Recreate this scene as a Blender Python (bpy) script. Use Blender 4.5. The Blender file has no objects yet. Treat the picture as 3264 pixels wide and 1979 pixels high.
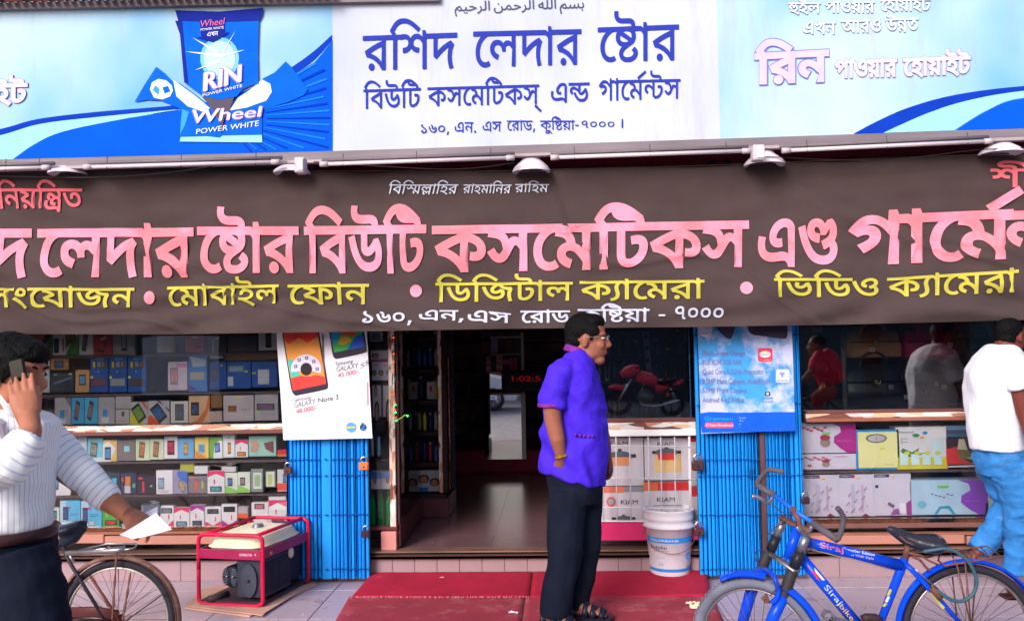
import bpy, math, random
from mathutils import Vector, Matrix, noise
from mathutils.geometry import delaunay_2d_cdt
R = random.Random(7)
SC = bpy.context.scene
COL = SC.collection

# ------------------------------------------------------------------ camera, sky, sun, exposure
FPX, CX, CY = 2827.0, 1632.0, 989.5
YAW, PITCH, ROLL, EYE = math.radians(2.8), math.radians(2.24), math.radians(1.08), 1.565
sy, cy_, sp, cp = math.sin(YAW), math.cos(YAW), math.sin(PITCH), math.cos(PITCH)
FW = Vector((-sy*cp, cy_*cp, sp)); R0 = Vector((cy_, sy, 0)); U0 = Vector((sy*sp, -cy_*sp, cp))
RT = R0*math.cos(ROLL) - U0*math.sin(ROLL); UP = U0*math.cos(ROLL) + R0*math.sin(ROLL)
EYEP = Vector((0, 0, EYE))
cam = bpy.data.cameras.new('camera'); cam.lens = FPX/3264*36; cam.sensor_width = 36
cam.clip_start = .05; cam.clip_end = 400
co = bpy.data.objects.new('camera', cam); COL.objects.link(co); SC.camera = co
m = Matrix.Identity(4)
for i, v in enumerate((RT, UP, -FW)):
    for k in range(3): m[k][i] = v[k]
m.translation = EYEP; co.matrix_world = m

world = bpy.data.worlds.new('World'); SC.world = world; world.use_nodes = True
wn = world.node_tree; wn.nodes.clear()
SUN_EL, SUN_AZ = math.radians(27), math.radians(207)     # azimuth measured from +Y clockwise: behind the camera
sky = wn.nodes.new('ShaderNodeTexSky'); sky.sky_type = 'NISHITA'; sky.sun_disc = False
sky.sun_elevation = SUN_EL; sky.sun_rotation = SUN_AZ; sky.air_density = 1.0; sky.dust_density = 3.5; sky.ozone_density = 1.4
bg = wn.nodes.new('ShaderNodeBackground'); bg.inputs[1].default_value = .145
ow = wn.nodes.new('ShaderNodeOutputWorld')
wn.links.new(sky.outputs[0], bg.inputs[0]); wn.links.new(bg.outputs[0], ow.inputs[0])
sl = bpy.data.lights.new('sun', 'SUN'); sl.energy = 2.7; sl.angle = math.radians(26); sl.color = (1, .93, .88)
so = bpy.data.objects.new('sun', sl); COL.objects.link(so)
sd = Vector((math.sin(SUN_AZ)*math.cos(SUN_EL), math.cos(SUN_AZ)*math.cos(SUN_EL), math.sin(SUN_EL)))
so.rotation_euler = sd.to_track_quat('Z', 'Y').to_euler()
SC.view_settings.view_transform = 'Standard'; SC.view_settings.look = 'None'
SC.view_settings.exposure = 0.34; SC.view_settings.gamma = 1
SC.view_settings.use_curve_mapping = False
SC.render.engine = 'CYCLES'
SC.cycles.max_bounces = 6; SC.cycles.transparent_max_bounces = 12; SC.cycles.use_denoising = True

# ------------------------------------------------------------------ where a thing stands
def P(px, py, Y):
    d = FW*FPX + RT*(px-CX) - UP*(py-CY)
    return EYEP + d*(Y/d.y)
def G(px, py, Z=0.0):
    d = FW*FPX + RT*(px-CX) - UP*(py-CY)
    return EYEP + d*((Z-EYE)/d.z)
def lerp(a, b, t): return a+(b-a)*t

# ------------------------------------------------------------------ materials
def s2l(c):
    c = c/255
    return c/12.92 if c <= .04045 else ((c+.055)/1.055)**2.4
MATS = {}
def mat(rgb, rough=.55, metal=0., var=.14, scale=7., bump=.0, bscale=120., emit=0., spec=.22, stretch=None, dirt=None, alpha=None):
    key = (rgb, rough, metal, var, scale, bump, bscale, emit, spec, stretch, dirt)
    if key in MATS: return MATS[key]
    m = bpy.data.materials.new('paint_%d_%d_%d' % rgb); m.use_nodes = True
    nt = m.node_tree; N = nt.nodes; L = nt.links; b = N['Principled BSDF']
    lin = [s2l(c)*.94 for c in rgb]
    tc = N.new('ShaderNodeTexCoord'); mp = N.new('ShaderNodeMapping'); L.new(tc.outputs['Object'], mp.inputs[0])
    if stretch: mp.inputs['Scale'].default_value = stretch
    nz = N.new('ShaderNodeTexNoise'); nz.inputs['Scale'].default_value = scale; nz.inputs['Detail'].default_value = 5
    L.new(mp.outputs[0], nz.inputs['Vector'])
    rp = N.new('ShaderNodeValToRGB'); e = rp.color_ramp.elements
    e[0].position = .3; e[1].position = .72
    e[0].color = [c*(1-var) for c in lin]+[1]; e[1].color = [min(1, c*(1+var*.6)) for c in lin]+[1]
    L.new(nz.outputs[0], rp.inputs[0]); src = rp.outputs[0]
    if dirt:
        n2 = N.new('ShaderNodeTexNoise'); n2.inputs['Scale'].default_value = dirt[1]; n2.inputs['Detail'].default_value = 8
        n2.inputs['Roughness'].default_value = .7
        L.new(mp.outputs[0], n2.inputs['Vector'])
        r2 = N.new('ShaderNodeValToRGB'); r2.color_ramp.elements[0].position = dirt[2]; r2.color_ramp.elements[1].position = dirt[2]+.12
        L.new(n2.outputs[0], r2.inputs[0])
        mx = N.new('ShaderNodeMix'); mx.data_type = 'RGBA'
        mx.inputs[7].default_value = [s2l(c) for c in dirt[0]]+[1]
        L.new(r2.outputs[0], mx.inputs[0]); L.new(src, mx.inputs[6]); src = mx.outputs[2]
    L.new(src, b.inputs['Base Color'])
    b.inputs['Roughness'].default_value = rough; b.inputs['Metallic'].default_value = metal
    b.inputs['Specular IOR Level'].default_value = spec
    if bump:
        nb = N.new('ShaderNodeTexNoise'); nb.inputs['Scale'].default_value = bscale; nb.inputs['Detail'].default_value = 4
        L.new(mp.outputs[0], nb.inputs['Vector'])
        bp = N.new('ShaderNodeBump'); bp.inputs['Strength'].default_value = bump; bp.inputs['Distance'].default_value = .01
        L.new(nb.outputs[0], bp.inputs['Height']); L.new(bp.outputs[0], b.inputs['Normal'])
    if emit:
        L.new(src, b.inputs['Emission Color']); b.inputs['Emission Strength'].default_value = emit
    MATS[key] = m
    return m
def glass_mat(name, ior=1.5, tint=(.97, .98, .99)):
    m = bpy.data.materials.new(name); m.use_nodes = True; nt = m.node_tree; N = nt.nodes; L = nt.links; N.clear()
    o = N.new('ShaderNodeOutputMaterial'); t = N.new('ShaderNodeBsdfTransparent'); t.inputs[0].default_value = tint+(1,)
    g = N.new('ShaderNodeBsdfGlossy'); g.inputs['Roughness'].default_value = .015
    f = N.new('ShaderNodeFresnel'); f.inputs[0].default_value = ior
    nz = N.new('ShaderNodeTexNoise'); nz.inputs['Scale'].default_value = 1.3; bp = N.new('ShaderNodeBump')
    bp.inputs['Strength'].default_value = .04; bp.inputs['Distance'].default_value = .05
    tc = N.new('ShaderNodeTexCoord'); L.new(tc.outputs['Object'], nz.inputs['Vector'])
    L.new(nz.outputs[0], bp.inputs['Height']); L.new(bp.outputs[0], g.inputs['Normal'])
    mx = N.new('ShaderNodeMixShader'); L.new(f.outputs[0], mx.inputs[0]); L.new(t.outputs[0], mx.inputs[1]); L.new(g.outputs[0], mx.inputs[2])
    L.new(mx.outputs[0], o.inputs[0]); return m
GLASS = glass_mat('window_glass')

def M_(*a, **k): return mat(tuple(a), **k)
WHITE = M_(236, 234, 242, rough=.45, var=.05)
BLACK = M_(24, 24, 32, rough=.4)
COPPER = M_(200, 130, 95, rough=.16, metal=1., var=.5, scale=30., bump=.25, bscale=14.)
CHROME = M_(215, 215, 220, rough=.2, metal=1.)

# ------------------------------------------------------------------ mesh builder
class MB:
    def __init__(s): s.v = []; s.f = []; s.m = []; s.mats = []; s.sm = []
    def mi(s, m):
        if m not in s.mats: s.mats.append(m)
        return s.mats.index(m)
    def add(s, vs, fs, m, smooth=False):
        o = len(s.v); s.v += [tuple(v) for v in vs]; k = s.mi(m)
        for f in fs: s.f.append(tuple(o+i for i in f)); s.m.append(k); s.sm.append(smooth)
        return s
    def box(s, x0, x1, y0, y1, z0, z1, m):
        vs = [(x, y, z) for z in (z0, z1) for y in (y0, y1) for x in (x0, x1)]
        return s.add(vs, [(0, 2, 3, 1), (4, 5, 7, 6), (0, 1, 5, 4), (2, 6, 7, 3), (0, 4, 6, 2), (1, 3, 7, 5)], m)
    def bbox(s, x0, x1, y0, y1, z0, z1, m, b=.004):     # box with a chamfered outline
        b = min(b, (x1-x0)/2.2, (z1-z0)/2.2, (y1-y0)/2.2)
        vs = []
        for (i, y) in ((b, y0), (0, y0+b), (0, y1-b), (b, y1)):
            for (x, z) in ((x0+i+b*.0, z0+i+b), (x0+i+b, z0+i), (x1-i-b, z0+i), (x1-i, z0+i+b), (x1-i, z1-i-b), (x1-i-b, z1-i), (x0+i+b, z1-i), (x0+i, z1-i-b)):
                vs.append((x, y, z))
        fs = [tuple(range(8))[::-1][::-1], tuple(range(31, 23, -1))]
        for r in range(3):
            for k in range(8): fs.append((r*8+k, r*8+8+k, r*8+8+(k+1) % 8, r*8+(k+1) % 8))
        fs[0] = tuple(range(8))
        return s.add(vs, fs, m)
    def tube(s, path, r, m, n=10, cap=True, flat=None):
        path = [Vector(p) for p in path]; k = len(path)
        rs = r if isinstance(r, (list, tuple)) else [r]*k
        vs = []; up = None
        for i, p in enumerate(path):
            t = (path[min(i+1, k-1)]-path[max(i-1, 0)])
            if t.length < 1e-9: t = Vector((0, 0, 1))
            t.normalize()
            if up is None:
                up = Vector((0, 0, 1)) if abs(t.z) < .9 else Vector((0, 1, 0))
                if flat: up = Vector(flat)
            a = t.cross(up)
            if a.length < 1e-6: a = t.cross(Vector((1, 0, 0)))
            a.normalize(); b = a.cross(t).normalized(); up = b
            ra, rb = rs[i] if isinstance(rs[i], tuple) else (rs[i], rs[i])
            for j in range(n):
                w = 2*math.pi*j/n; vs.append(p+a*math.cos(w)*ra+b*math.sin(w)*rb)
        fs = [(i*n+j, i*n+(j+1) % n, i*n+n+(j+1) % n, i*n+n+j) for i in range(k-1) for j in range(n)]
        if cap: fs += [tuple(range(n))[::-1], tuple((k-1)*n+j for j in range(n))]
        return s.add(vs, fs, m, True)
    def rings(s, rr, m, n=20, e=2.0):     # horizontal superellipse rings: (z, cx, cy, rx, ry[, turn])
        vs = []
        for q in rr:
            z, cx, cy, rx, ry = q[:5]; tw = q[5] if len(q) > 5 else 0
            for j in range(n):
                w = 2*math.pi*j/n; c, d = math.cos(w), math.sin(w)
                x = rx*math.copysign(abs(c)**(2/e), c); y = ry*math.copysign(abs(d)**(2/e), d)
                vs.append((cx+x*math.cos(tw)-y*math.sin(tw), cy+x*math.sin(tw)+y*math.cos(tw), z))
        k = len(rr)
        fs = [(i*n+j, i*n+(j+1) % n, i*n+n+(j+1) % n, i*n+n+j) for i in range(k-1) for j in range(n)]
        fs += [tuple(range(n))[::-1], tuple((k-1)*n+j for j in range(n))]
        return s.add(vs, fs, m, True)
    def ball(s, c, r, m, n=12, k=8):
        if not isinstance(r, tuple): r = (r, r, r)
        vs = []
        for i in range(k+1):
            a = math.pi*i/k
            for j in range(n):
                w = 2*math.pi*j/n
                vs.append((c[0]+r[0]*math.sin(a)*math.cos(w), c[1]+r[1]*math.sin(a)*math.sin(w), c[2]-r[2]*math.cos(a)))
        fs = [(i*n+j, i*n+(j+1) % n, i*n+n+(j+1) % n, i*n+n+j) for i in range(k) for j in range(n)]
        return s.add(vs, fs, m, True)
    def lathe(s, c, prof, m, n=20, axis='z', cap=True):   # prof: (radius, height)
        vs = []
        for r, h in prof:
            for j in range(n):
                w = 2*math.pi*j/n; a, b = r*math.cos(w), r*math.sin(w)
                vs.append((c[0]+a, c[1]+b, c[2]+h) if axis == 'z' else ((c[0]+a, c[1]+h, c[2]+b) if axis == 'y' else (c[0]+h, c[1]+a, c[2]+b)))
        k = len(prof)
        fs = [(i*n+j, i*n+(j+1) % n, i*n+n+(j+1) % n, i*n+n+j) for i in range(k-1) for j in range(n)]
        if cap: fs += [tuple(range(n))[::-1], tuple((k-1)*n+j for j in range(n))]
        return s.add(vs, fs, m, True)
    def poly(s, pts, m, th=.0):           # flat polygon, vertices in 3D, optional thickness towards +Y
        n = len(pts); pts = [Vector(p) for p in pts]
        if not th: return s.add(pts, [tuple(range(n))], m)
        b = [p+Vector((0, th, 0)) for p in pts]
        return s.add(pts+b, [tuple(range(n)), tuple(range(2*n-1, n-1, -1))]+[(i, i+n, (i+1) % n+n, (i+1) % n) for i in range(n)], m)
    def mesh(s, name):
        me = bpy.data.meshes.new(name); me.from_pydata(s.v, [], s.f)
        for m in s.mats: me.materials.append(m)
        me.polygons.foreach_set('material_index', s.m); me.polygons.foreach_set('use_smooth', s.sm)
        me.update(); return me
    def build(s, name, parent=None, **kw): return link(name, s.mesh(name), parent, **kw)
def link(name, me, parent=None, label=None, cat=None, group=None, kind=None):
    o = bpy.data.objects.new(name, me); COL.objects.link(o)
    if parent is not None:
        o.parent = parent; o.matrix_parent_inverse = wmat(parent).inverted()
    if label: o['label'] = label
    if cat: o['category'] = cat
    if group: o['group'] = group
    if kind: o['kind'] = kind
    return o
def wmat(o):
    mm = Matrix.LocRotScale(o.location, o.rotation_euler, o.scale)
    if o.parent: mm = wmat(o.parent) @ o.matrix_parent_inverse @ mm
    return mm
def thing(name, loc, label, cat, group=None):
    o = bpy.data.objects.new(name, None); COL.objects.link(o); o.location = loc; o.empty_display_size = .1
    o['label'] = label; o['category'] = cat
    if group: o['group'] = group
    return o
def copy_tree(o, parent=None):
    c = o.copy(); COL.objects.link(c)
    if parent is not None: c.parent = parent
    for ch in o.children: copy_tree(ch, c)
    return c
def solid(mb, name, parent=None, voxel=.01, smooth=3, disp=None, **kw):   # fuse overlapping shapes into one skin
    me = mb.mesh(name); o = bpy.data.objects.new('tmp', me); COL.objects.link(o)
    r = o.modifiers.new('r', 'REMESH'); r.mode = 'VOXEL'; r.voxel_size = voxel; r.use_smooth_shade = True
    if smooth: q = o.modifiers.new('s', 'SMOOTH'); q.factor = .5; q.iterations = smooth
    dg = bpy.context.evaluated_depsgraph_get(); ev = o.evaluated_get(dg)
    nm = bpy.data.meshes.new_from_object(ev); bpy.data.objects.remove(o)
    if disp:
        cn = [(v.co.copy(), v.normal.copy()) for v in nm.vertices]
        for v, (c, n) in zip(nm.vertices, cn): v.co = c+disp(c, n)
    nm.materials.clear(); nm.materials.append(mb.mats[0])
    for p in nm.polygons: p.use_smooth = True
    return link(name, nm, parent, **kw)

# ------------------------------------------------------------------ lettering
# outlines of the letters in font units: per letter, per contour, pairs of (2x + on-curve flag, y)
GLY = [
[[1213,622,1213,551,1003,551,1003,0,849,0,788,60,578,161,306,231,153,243,75,339,266,397,676,491,895,524,849,482,849,551,-19,551,-19,622],[849,474,891,446,738,421,402,348,261,304,368,292,612,234,820,146,877,88,859,88,854,111,848,157,849,189],[371,-6,320,-6,250,26,251,52,250,78,320,112,371,112,420,112,490,78,491,52,490,26,420,-6]],
[[553,622,553,551,343,551,343,0,189,0,189,551,-19,551,-19,622,165,622,132,641,66,683,41,704,108,763,264,860,476,917,627,917,732,917,926,891,1114,842,1306,773,1411,731,1327,677,1188,733,966,807,764,844,651,844,540,844,378,806,260,738,213,693,228,678,284,642,321,622]],
[[1375,622,1375,551,1165,551,1165,0,1011,0,1011,512,1021,532,1014,549,1010,585,1011,607,1011,688,1117,688,1165,622],[723,629,800,629,932,599,1036,545,1069,509,1061,404,998,476,830,556,727,556,648,556,552,513,553,471,552,431,682,380,827,377,813,300,680,304,510,350,430,425,431,474,430,527,514,596,648,629],[155,629,238,629,388,595,484,521,485,461,484,420,404,346,238,300,109,300,97,377,198,378,314,405,362,447,363,468,362,509,258,556,153,556,116,556,46,551,-1,545,-17,620,32,625,110,629]],
[[1227,622,1227,551,319,551,319,253,291,273,370,318,574,396,814,461,951,486,1081,422,1042,387,996,321,974,249,975,205,974,156,1006,66,1045,10,895,-7,858,51,818,162,819,222,818,263,842,335,884,392,907,410,931,405,816,382,600,316,392,230,283,175,165,215,165,551,-19,551,-19,622]],
[[713,622,713,551,673,551,610,544,466,497,338,422,256,322,257,262,256,190,342,105,470,69,535,69,584,69,652,79,697,92,767,31,714,11,590,-5,529,-5,402,-5,208,61,98,180,99,260,98,342,222,475,432,567,561,588,433,555,396,553,312,551,261,551,-19,551,-19,622]],
[[1483,622,1483,551,1273,551,1273,0,1119,0,1119,335,1131,309,1086,341,988,379,931,379,900,379,838,368,796,338,797,307,796,296,798,279,801,271,671,266,662,307,590,364,486,394,427,394,372,394,296,373,256,338,257,316,256,276,374,220,483,201,429,127,332,142,180,194,92,270,93,320,92,365,180,430,328,466,417,466,522,466,674,427,739,384,709,383,728,416,842,451,905,451,976,451,1080,423,1143,397,1125,382,1122,403,1118,445,1119,467,1119,551,-19,551,-19,622]],
[[553,622,553,551,343,551,343,0,189,0,189,469,164,503,70,551,-3,551,-19,551,-19,622,11,622,58,622,162,591,195,559,192,564,188,600,189,613,189,688,297,688,341,622]],
[[541,616,740,616,952,531,953,453,952,406,874,336,740,290,574,267,487,267,376,267,198,304,92,379,93,436,92,481,168,548,298,593,458,616],[549,554,462,554,324,526,244,474,245,436,244,390,376,335,497,335,578,335,716,365,800,420,801,457,800,504,672,554],[259,549,424,519,728,426,845,371,777,313,652,372,336,469,165,499],[1151,622,1151,551,809,551,551,569,351,555,282,554,144,551,75,551,-19,551,-19,622],[787,622,784,663,710,699,627,699,453,699,322,699,180,717,131,736,76,756,22,819,23,859,22,872,28,897,33,912,181,907,176,896,172,879,173,869,172,847,190,813,211,802,238,786,344,771,443,771,585,771,690,771,814,755,859,734,892,718,928,663,931,622],[603,-12,428,-12,238,69,239,139,238,176,324,239,482,292,591,315,775,303,640,267,470,214,392,166,393,136,392,105,452,71,552,59,611,59,694,59,816,82,882,119,883,139,882,155,846,177,807,190,905,246,984,223,1044,176,1045,147,1044,105,938,32,742,-12]],
[[1213,622,1213,551,1003,551,1003,0,849,0,788,60,578,161,306,231,153,243,75,339,266,397,676,491,895,524,849,482,849,551,-19,551,-19,622],[849,474,891,446,738,421,402,348,261,304,368,292,612,234,820,146,877,88,859,88,854,111,848,157,849,189]],
[[1017,622,1014,663,940,699,857,699,577,699,446,699,304,717,255,736,200,756,146,819,147,859,146,872,152,898,157,912,305,907,300,895,296,877,297,869,296,847,314,813,335,802,362,786,466,771,567,771,815,771,920,771,1044,755,1089,734,1122,718,1158,663,1161,622],[1445,622,1445,551,713,551,713,372,712,343,748,316,787,316,824,316,906,340,1002,392,1059,433,1179,442,1242,395,1312,295,1313,245,1312,182,1202,82,988,24,835,24,702,24,474,70,282,173,122,342,59,465,211,485,282,346,456,177,680,100,827,100,986,100,1160,180,1161,243,1160,288,1110,352,1071,373,1163,392,1102,341,976,275,850,242,789,242,742,242,662,255,635,268,602,282,558,333,559,393,559,551,-19,551,-19,622]],
[[1155,622,1155,551,345,551,345,205,344,161,364,125,379,117,414,96,489,96,566,96,706,134,759,162,816,193,878,263,879,299,878,331,814,364,741,364,716,364,660,360,635,357,613,428,650,433,732,439,779,439,852,439,968,411,1034,351,1035,303,1034,244,918,133,831,95,756,63,582,24,479,24,404,24,298,46,265,63,232,82,190,136,191,191,191,551,-19,551,-19,622],[791,622,788,663,714,699,631,699,443,699,312,699,170,717,121,736,66,756,12,819,13,859,12,872,18,897,23,912,171,907,166,896,162,879,163,869,162,847,180,813,201,802,228,786,334,771,433,771,589,771,694,771,818,755,863,734,896,718,932,663,935,622]],
[[1635,622,1635,551,985,551,985,489,985,473,985,0,831,0,772,59,564,163,298,234,153,243,75,339,268,395,656,483,875,517,831,475,831,551,-19,551,-19,622],[831,467,873,438,770,424,552,378,346,328,261,304,372,293,610,231,808,142,857,90,841,88,836,111,830,157,831,189],[1523,288,1522,255,1470,196,1350,158,1251,158,1218,158,1160,160,1133,163,1145,235,1156,234,1190,233,1213,233,1308,233,1366,270,1367,296,1366,349,1160,424,959,438,965,513,1118,505,1370,444,1522,349]],
[[1385,622,1385,551,1175,551,1175,0,1021,0,1021,353,1067,290,1004,331,914,375,873,375,844,375,796,359,736,314,687,268,632,219,544,156,446,127,377,127,322,127,224,149,126,200,71,244,193,281,246,233,318,203,361,203,394,203,456,224,530,276,579,321,625,354,676,408,772,449,831,449,896,449,1002,412,1073,374,1033,373,1024,396,1020,437,1021,458,1021,551,-19,551,-19,622],[543,271,522,339,480,419,429,441,378,464,206,487,77,495,107,571,215,551,328,542,480,514,574,469,622,403,631,356]],
[[1265,622,1265,551,1055,551,1055,0,901,0,901,135,937,82,866,135,724,225,566,281,473,281,398,281,296,243,297,205,296,172,392,127,487,111,437,34,328,53,194,107,132,172,133,208,132,256,226,320,372,353,447,353,566,353,748,309,886,235,943,189,909,186,904,209,900,256,901,281,901,551,-19,551,-19,622],[599,323,598,317,596,305,595,299,443,322,438,380,366,450,210,487,77,494,103,566,195,553,290,549,440,518,544,462,598,379]],
[[-267,-17,225,-214,139,-268,-371,-81]],
[[1023,628,1104,628,1214,611,1253,594,1290,578,1334,531,1335,490,1335,0,1185,0,1168,30,1108,68,1022,87,963,87,890,87,766,79,632,70,545,70,476,70,320,85,180,127,92,210,93,278,92,302,108,355,117,377,271,366,262,351,248,309,249,280,248,236,300,182,388,154,496,144,553,144,652,144,818,161,923,161,1008,161,1136,136,1181,106,1181,463,1180,500,1160,532,1139,542,1102,557,1029,557,956,557,826,525,724,475,666,418,667,393,666,383,682,361,734,345,785,345,806,345,846,347,869,348,883,278,862,274,796,270,753,270,654,270,508,330,509,392,508,432,590,515,734,585,920,628]],
[[1643,622,1643,551,911,551,911,373,910,343,946,316,985,316,1022,316,1104,340,1200,392,1257,433,1377,442,1440,395,1510,295,1511,245,1510,180,1396,80,1180,24,1031,24,908,24,676,73,468,191,379,294,519,325,578,253,718,153,902,100,1027,100,1182,100,1358,180,1359,243,1358,288,1308,352,1269,373,1361,392,1300,341,1174,275,1048,242,987,242,940,242,860,255,833,268,800,282,756,333,757,393,757,402,763,398,760,417,756,454,757,472,757,551,-19,551,-19,622],[363,500,446,500,600,473,744,422,811,386,831,286,722,353,484,428,379,428,330,428,250,404,251,375,250,360,286,330,331,318,227,258,158,281,86,341,87,375,86,417,166,472,292,500]],
[[969,0,969,425,1011,362,940,412,818,485,706,533,590,556,527,556,420,556,290,501,241,465,213,457,240,470,356,487,433,487,524,487,638,451,692,396,693,369,692,310,532,217,365,172,263,245,372,268,532,325,533,365,532,387,464,417,401,417,348,417,258,405,207,392,45,458,106,510,246,587,412,629,511,629,610,629,776,594,934,524,1015,472,979,483,974,497,968,555,969,585,969,688,1075,688,1121,622,1333,622,1333,551,1123,551,1123,0]],
[[-507,707,145,917,221,860,-417,644]],
[[385,471,474,471,618,442,742,391,801,358,799,268,714,323,510,399,415,399,348,399,256,365,257,331,256,304,330,266,405,250,331,179,218,203,92,283,93,334,92,381,180,441,314,471],[1717,622,1717,551,905,551,905,205,904,161,924,125,939,117,974,96,1049,96,1126,96,1266,134,1319,162,1376,193,1438,263,1439,299,1438,331,1374,364,1301,364,1276,364,1220,360,1195,357,1173,428,1210,433,1292,439,1339,439,1412,439,1528,411,1594,351,1595,303,1594,244,1478,133,1391,95,1316,63,1142,24,1039,24,964,24,858,46,825,63,792,82,750,136,751,191,751,337,759,363,754,383,750,422,751,444,751,551,-19,551,-19,622],[1351,622,1348,663,1274,699,1191,699,1003,699,872,699,730,717,681,736,626,756,572,819,573,859,572,872,578,897,583,912,731,907,726,896,722,879,723,869,722,847,740,813,761,802,788,786,894,771,993,771,1149,771,1254,771,1378,755,1423,734,1456,718,1492,663,1495,622]],
[[575,0,404,0,246,73,247,122,246,161,346,227,469,244,527,167,464,160,410,138,411,120,410,100,492,75,573,75,696,75,832,135,833,181,832,211,784,258,672,310,575,344,450,388,308,448,250,499,251,529,250,552,304,607,355,631,487,596,458,581,422,551,423,536,422,523,438,499,490,471,592,432,677,403,792,364,928,298,986,229,987,182,986,126,880,44,694,0]],
[[695,39,590,39,402,78,238,171,98,331,43,452,193,475,234,376,334,239,452,154,598,115,685,115,814,115,966,193,967,271,966,315,916,375,899,391,979,392,944,348,856,287,746,257,681,257,638,257,568,269,541,282,510,296,470,346,471,400,471,451,470,476,450,504,392,516,333,517,351,593,432,592,540,576,573,560,600,545,624,501,625,471,625,379,624,354,656,328,697,328,728,328,790,346,854,393,887,438,999,452,1036,427,1088,364,1118,298,1119,268,1118,203,1028,99,840,39]],
[[581,91,454,91,256,139,144,238,145,313,144,372,240,477,442,544,601,544,762,544,954,482,1040,381,1041,320,1040,261,942,156,740,91],[603,473,518,473,384,435,306,362,307,311,306,270,360,202,482,162,583,162,672,162,806,203,878,276,879,324,878,370,816,437,694,473]],
[[381,116,395,105,376,70,322,-6,260,-82,227,-119,93,-119,122,-60,172,64,187,116]],
[[1229,622,1229,551,1019,551,1019,0,865,0,865,243,897,187,830,233,674,307,510,351,433,351,358,351,256,312,257,274,256,244,340,201,429,184,353,113,230,138,92,223,93,277,92,326,186,391,332,423,409,423,512,423,684,387,834,325,903,284,875,280,868,303,864,348,865,371,865,551,-19,551,-19,622]],
[[145,54,144,91,216,121,267,121,318,121,392,91,393,54,392,18,318,-14,267,-14,216,-14,144,18]],
[[1445,622,1445,551,713,551,713,372,712,343,748,316,787,316,824,316,906,340,1002,392,1059,433,1179,442,1242,395,1312,295,1313,245,1312,182,1202,82,988,24,835,24,702,24,474,70,282,173,122,342,59,465,211,485,282,346,456,177,680,100,827,100,986,100,1160,180,1161,243,1160,288,1110,352,1071,373,1163,392,1102,341,976,275,850,242,789,242,742,242,662,255,635,268,602,282,558,333,559,393,559,551,-19,551,-19,622]],
[[-571,-266,-626,-266,-754,-243,-844,-193,-843,-151,-844,-100,-688,-39,-547,-39,-424,-39,-194,-84,44,-164,179,-217,89,-271,-46,-215,-266,-141,-462,-103,-557,-103,-630,-103,-702,-131,-701,-153,-702,-181,-624,-204,-571,-204,-498,-204,-408,-173,-360,-127,-344,-78,-343,-59,-343,8,-189,8,-189,-45,-190,-73,-216,-148,-294,-219,-446,-266]],
[[1273,622,1273,551,1063,551,1063,0,909,0,824,56,620,141,352,199,169,212,97,303,158,324,294,362,436,398,505,414,428,443,230,488,97,502,159,570,163,551,-19,551,-19,622],[909,551,271,551,229,560,312,550,482,506,628,455,673,432,683,376,610,360,452,322,306,284,251,265,227,280,398,268,656,212,856,132,941,83,915,79,912,100,908,149,909,171],[361,-6,310,-6,240,26,241,52,240,78,310,112,361,112,410,112,480,78,481,52,480,26,410,-6]],
[[99,338,583,338,583,256,99,256]],
[[765,301,865,286,784,267,614,248,537,248,340,248,140,335,141,411,140,456,216,532,346,590,508,622,595,622,666,622,786,604,831,584,870,565,918,511,919,455,919,143,918,118,938,90,998,78,1057,77,1041,0,934,2,812,28,764,81,765,122],[533,322,616,322,740,339,809,357,765,338,765,439,764,476,750,517,723,530,702,541,640,551,595,551,542,551,438,529,354,490,302,437,303,406,302,358,428,322]],
[[389,0,389,622,551,622,551,0]],
[[353,510,464,510,630,460,687,392,617,394,779,491,901,505,905,464,693,333,571,330,556,384,446,442,369,442,312,442,252,412,253,391,252,363,318,334,369,322,299,251,188,276,92,350,93,390,92,432,168,485,288,510],[1073,317,1072,258,968,174,778,126,649,118,637,128,726,115,926,67,1130,3,1225,-35,1133,-88,1002,-39,786,31,582,80,354,116,213,132,241,202,324,190,460,181,541,181,684,181,848,218,918,281,919,319,918,362,848,425,799,447,901,505,964,475,1072,380],[1225,622,1225,551,-19,551,-19,622]],
[[717,622,714,663,640,699,557,699,413,699,280,699,138,717,89,736,34,756,-20,819,-19,859,-20,872,-14,898,-9,912,139,907,134,895,130,877,131,869,130,847,148,813,169,802,196,786,302,771,401,771,515,771,620,771,744,755,789,734,822,718,858,663,861,622],[485,500,642,500,836,447,928,366,929,325,928,243,698,147,473,141,493,152,582,139,782,91,986,28,1081,-10,989,-63,864,-17,658,50,458,100,234,138,93,154,123,223,192,213,322,204,415,204,556,204,710,238,770,292,771,320,770,373,614,430,495,430,422,430,334,416,296,389,297,370,296,362,304,345,309,338,163,323,152,338,140,371,141,384,140,421,228,473,382,500],[351,465,340,497,240,546,147,556,195,601,287,589,398,567,500,511,509,468],[1081,622,1081,551,-19,551,-19,622]],
[[1453,622,1453,551,1243,551,1243,0,1089,0,1089,396,1133,332,1050,392,914,477,792,531,668,556,597,556,516,556,386,526,278,476,233,447,217,445,248,455,310,465,349,465,464,465,572,402,573,356,572,345,568,325,565,320,531,326,554,339,598,363,648,387,675,400,923,516,1021,463,453,195,335,250,499,328,427,285,367,262,396,279,438,318,439,343,438,368,378,398,321,398,288,398,228,390,197,380,45,452,124,505,292,584,476,629,583,629,694,629,874,587,1042,504,1135,441,1099,446,1092,470,1088,526,1089,558,1089,688,1195,688,1241,622]],
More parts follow.
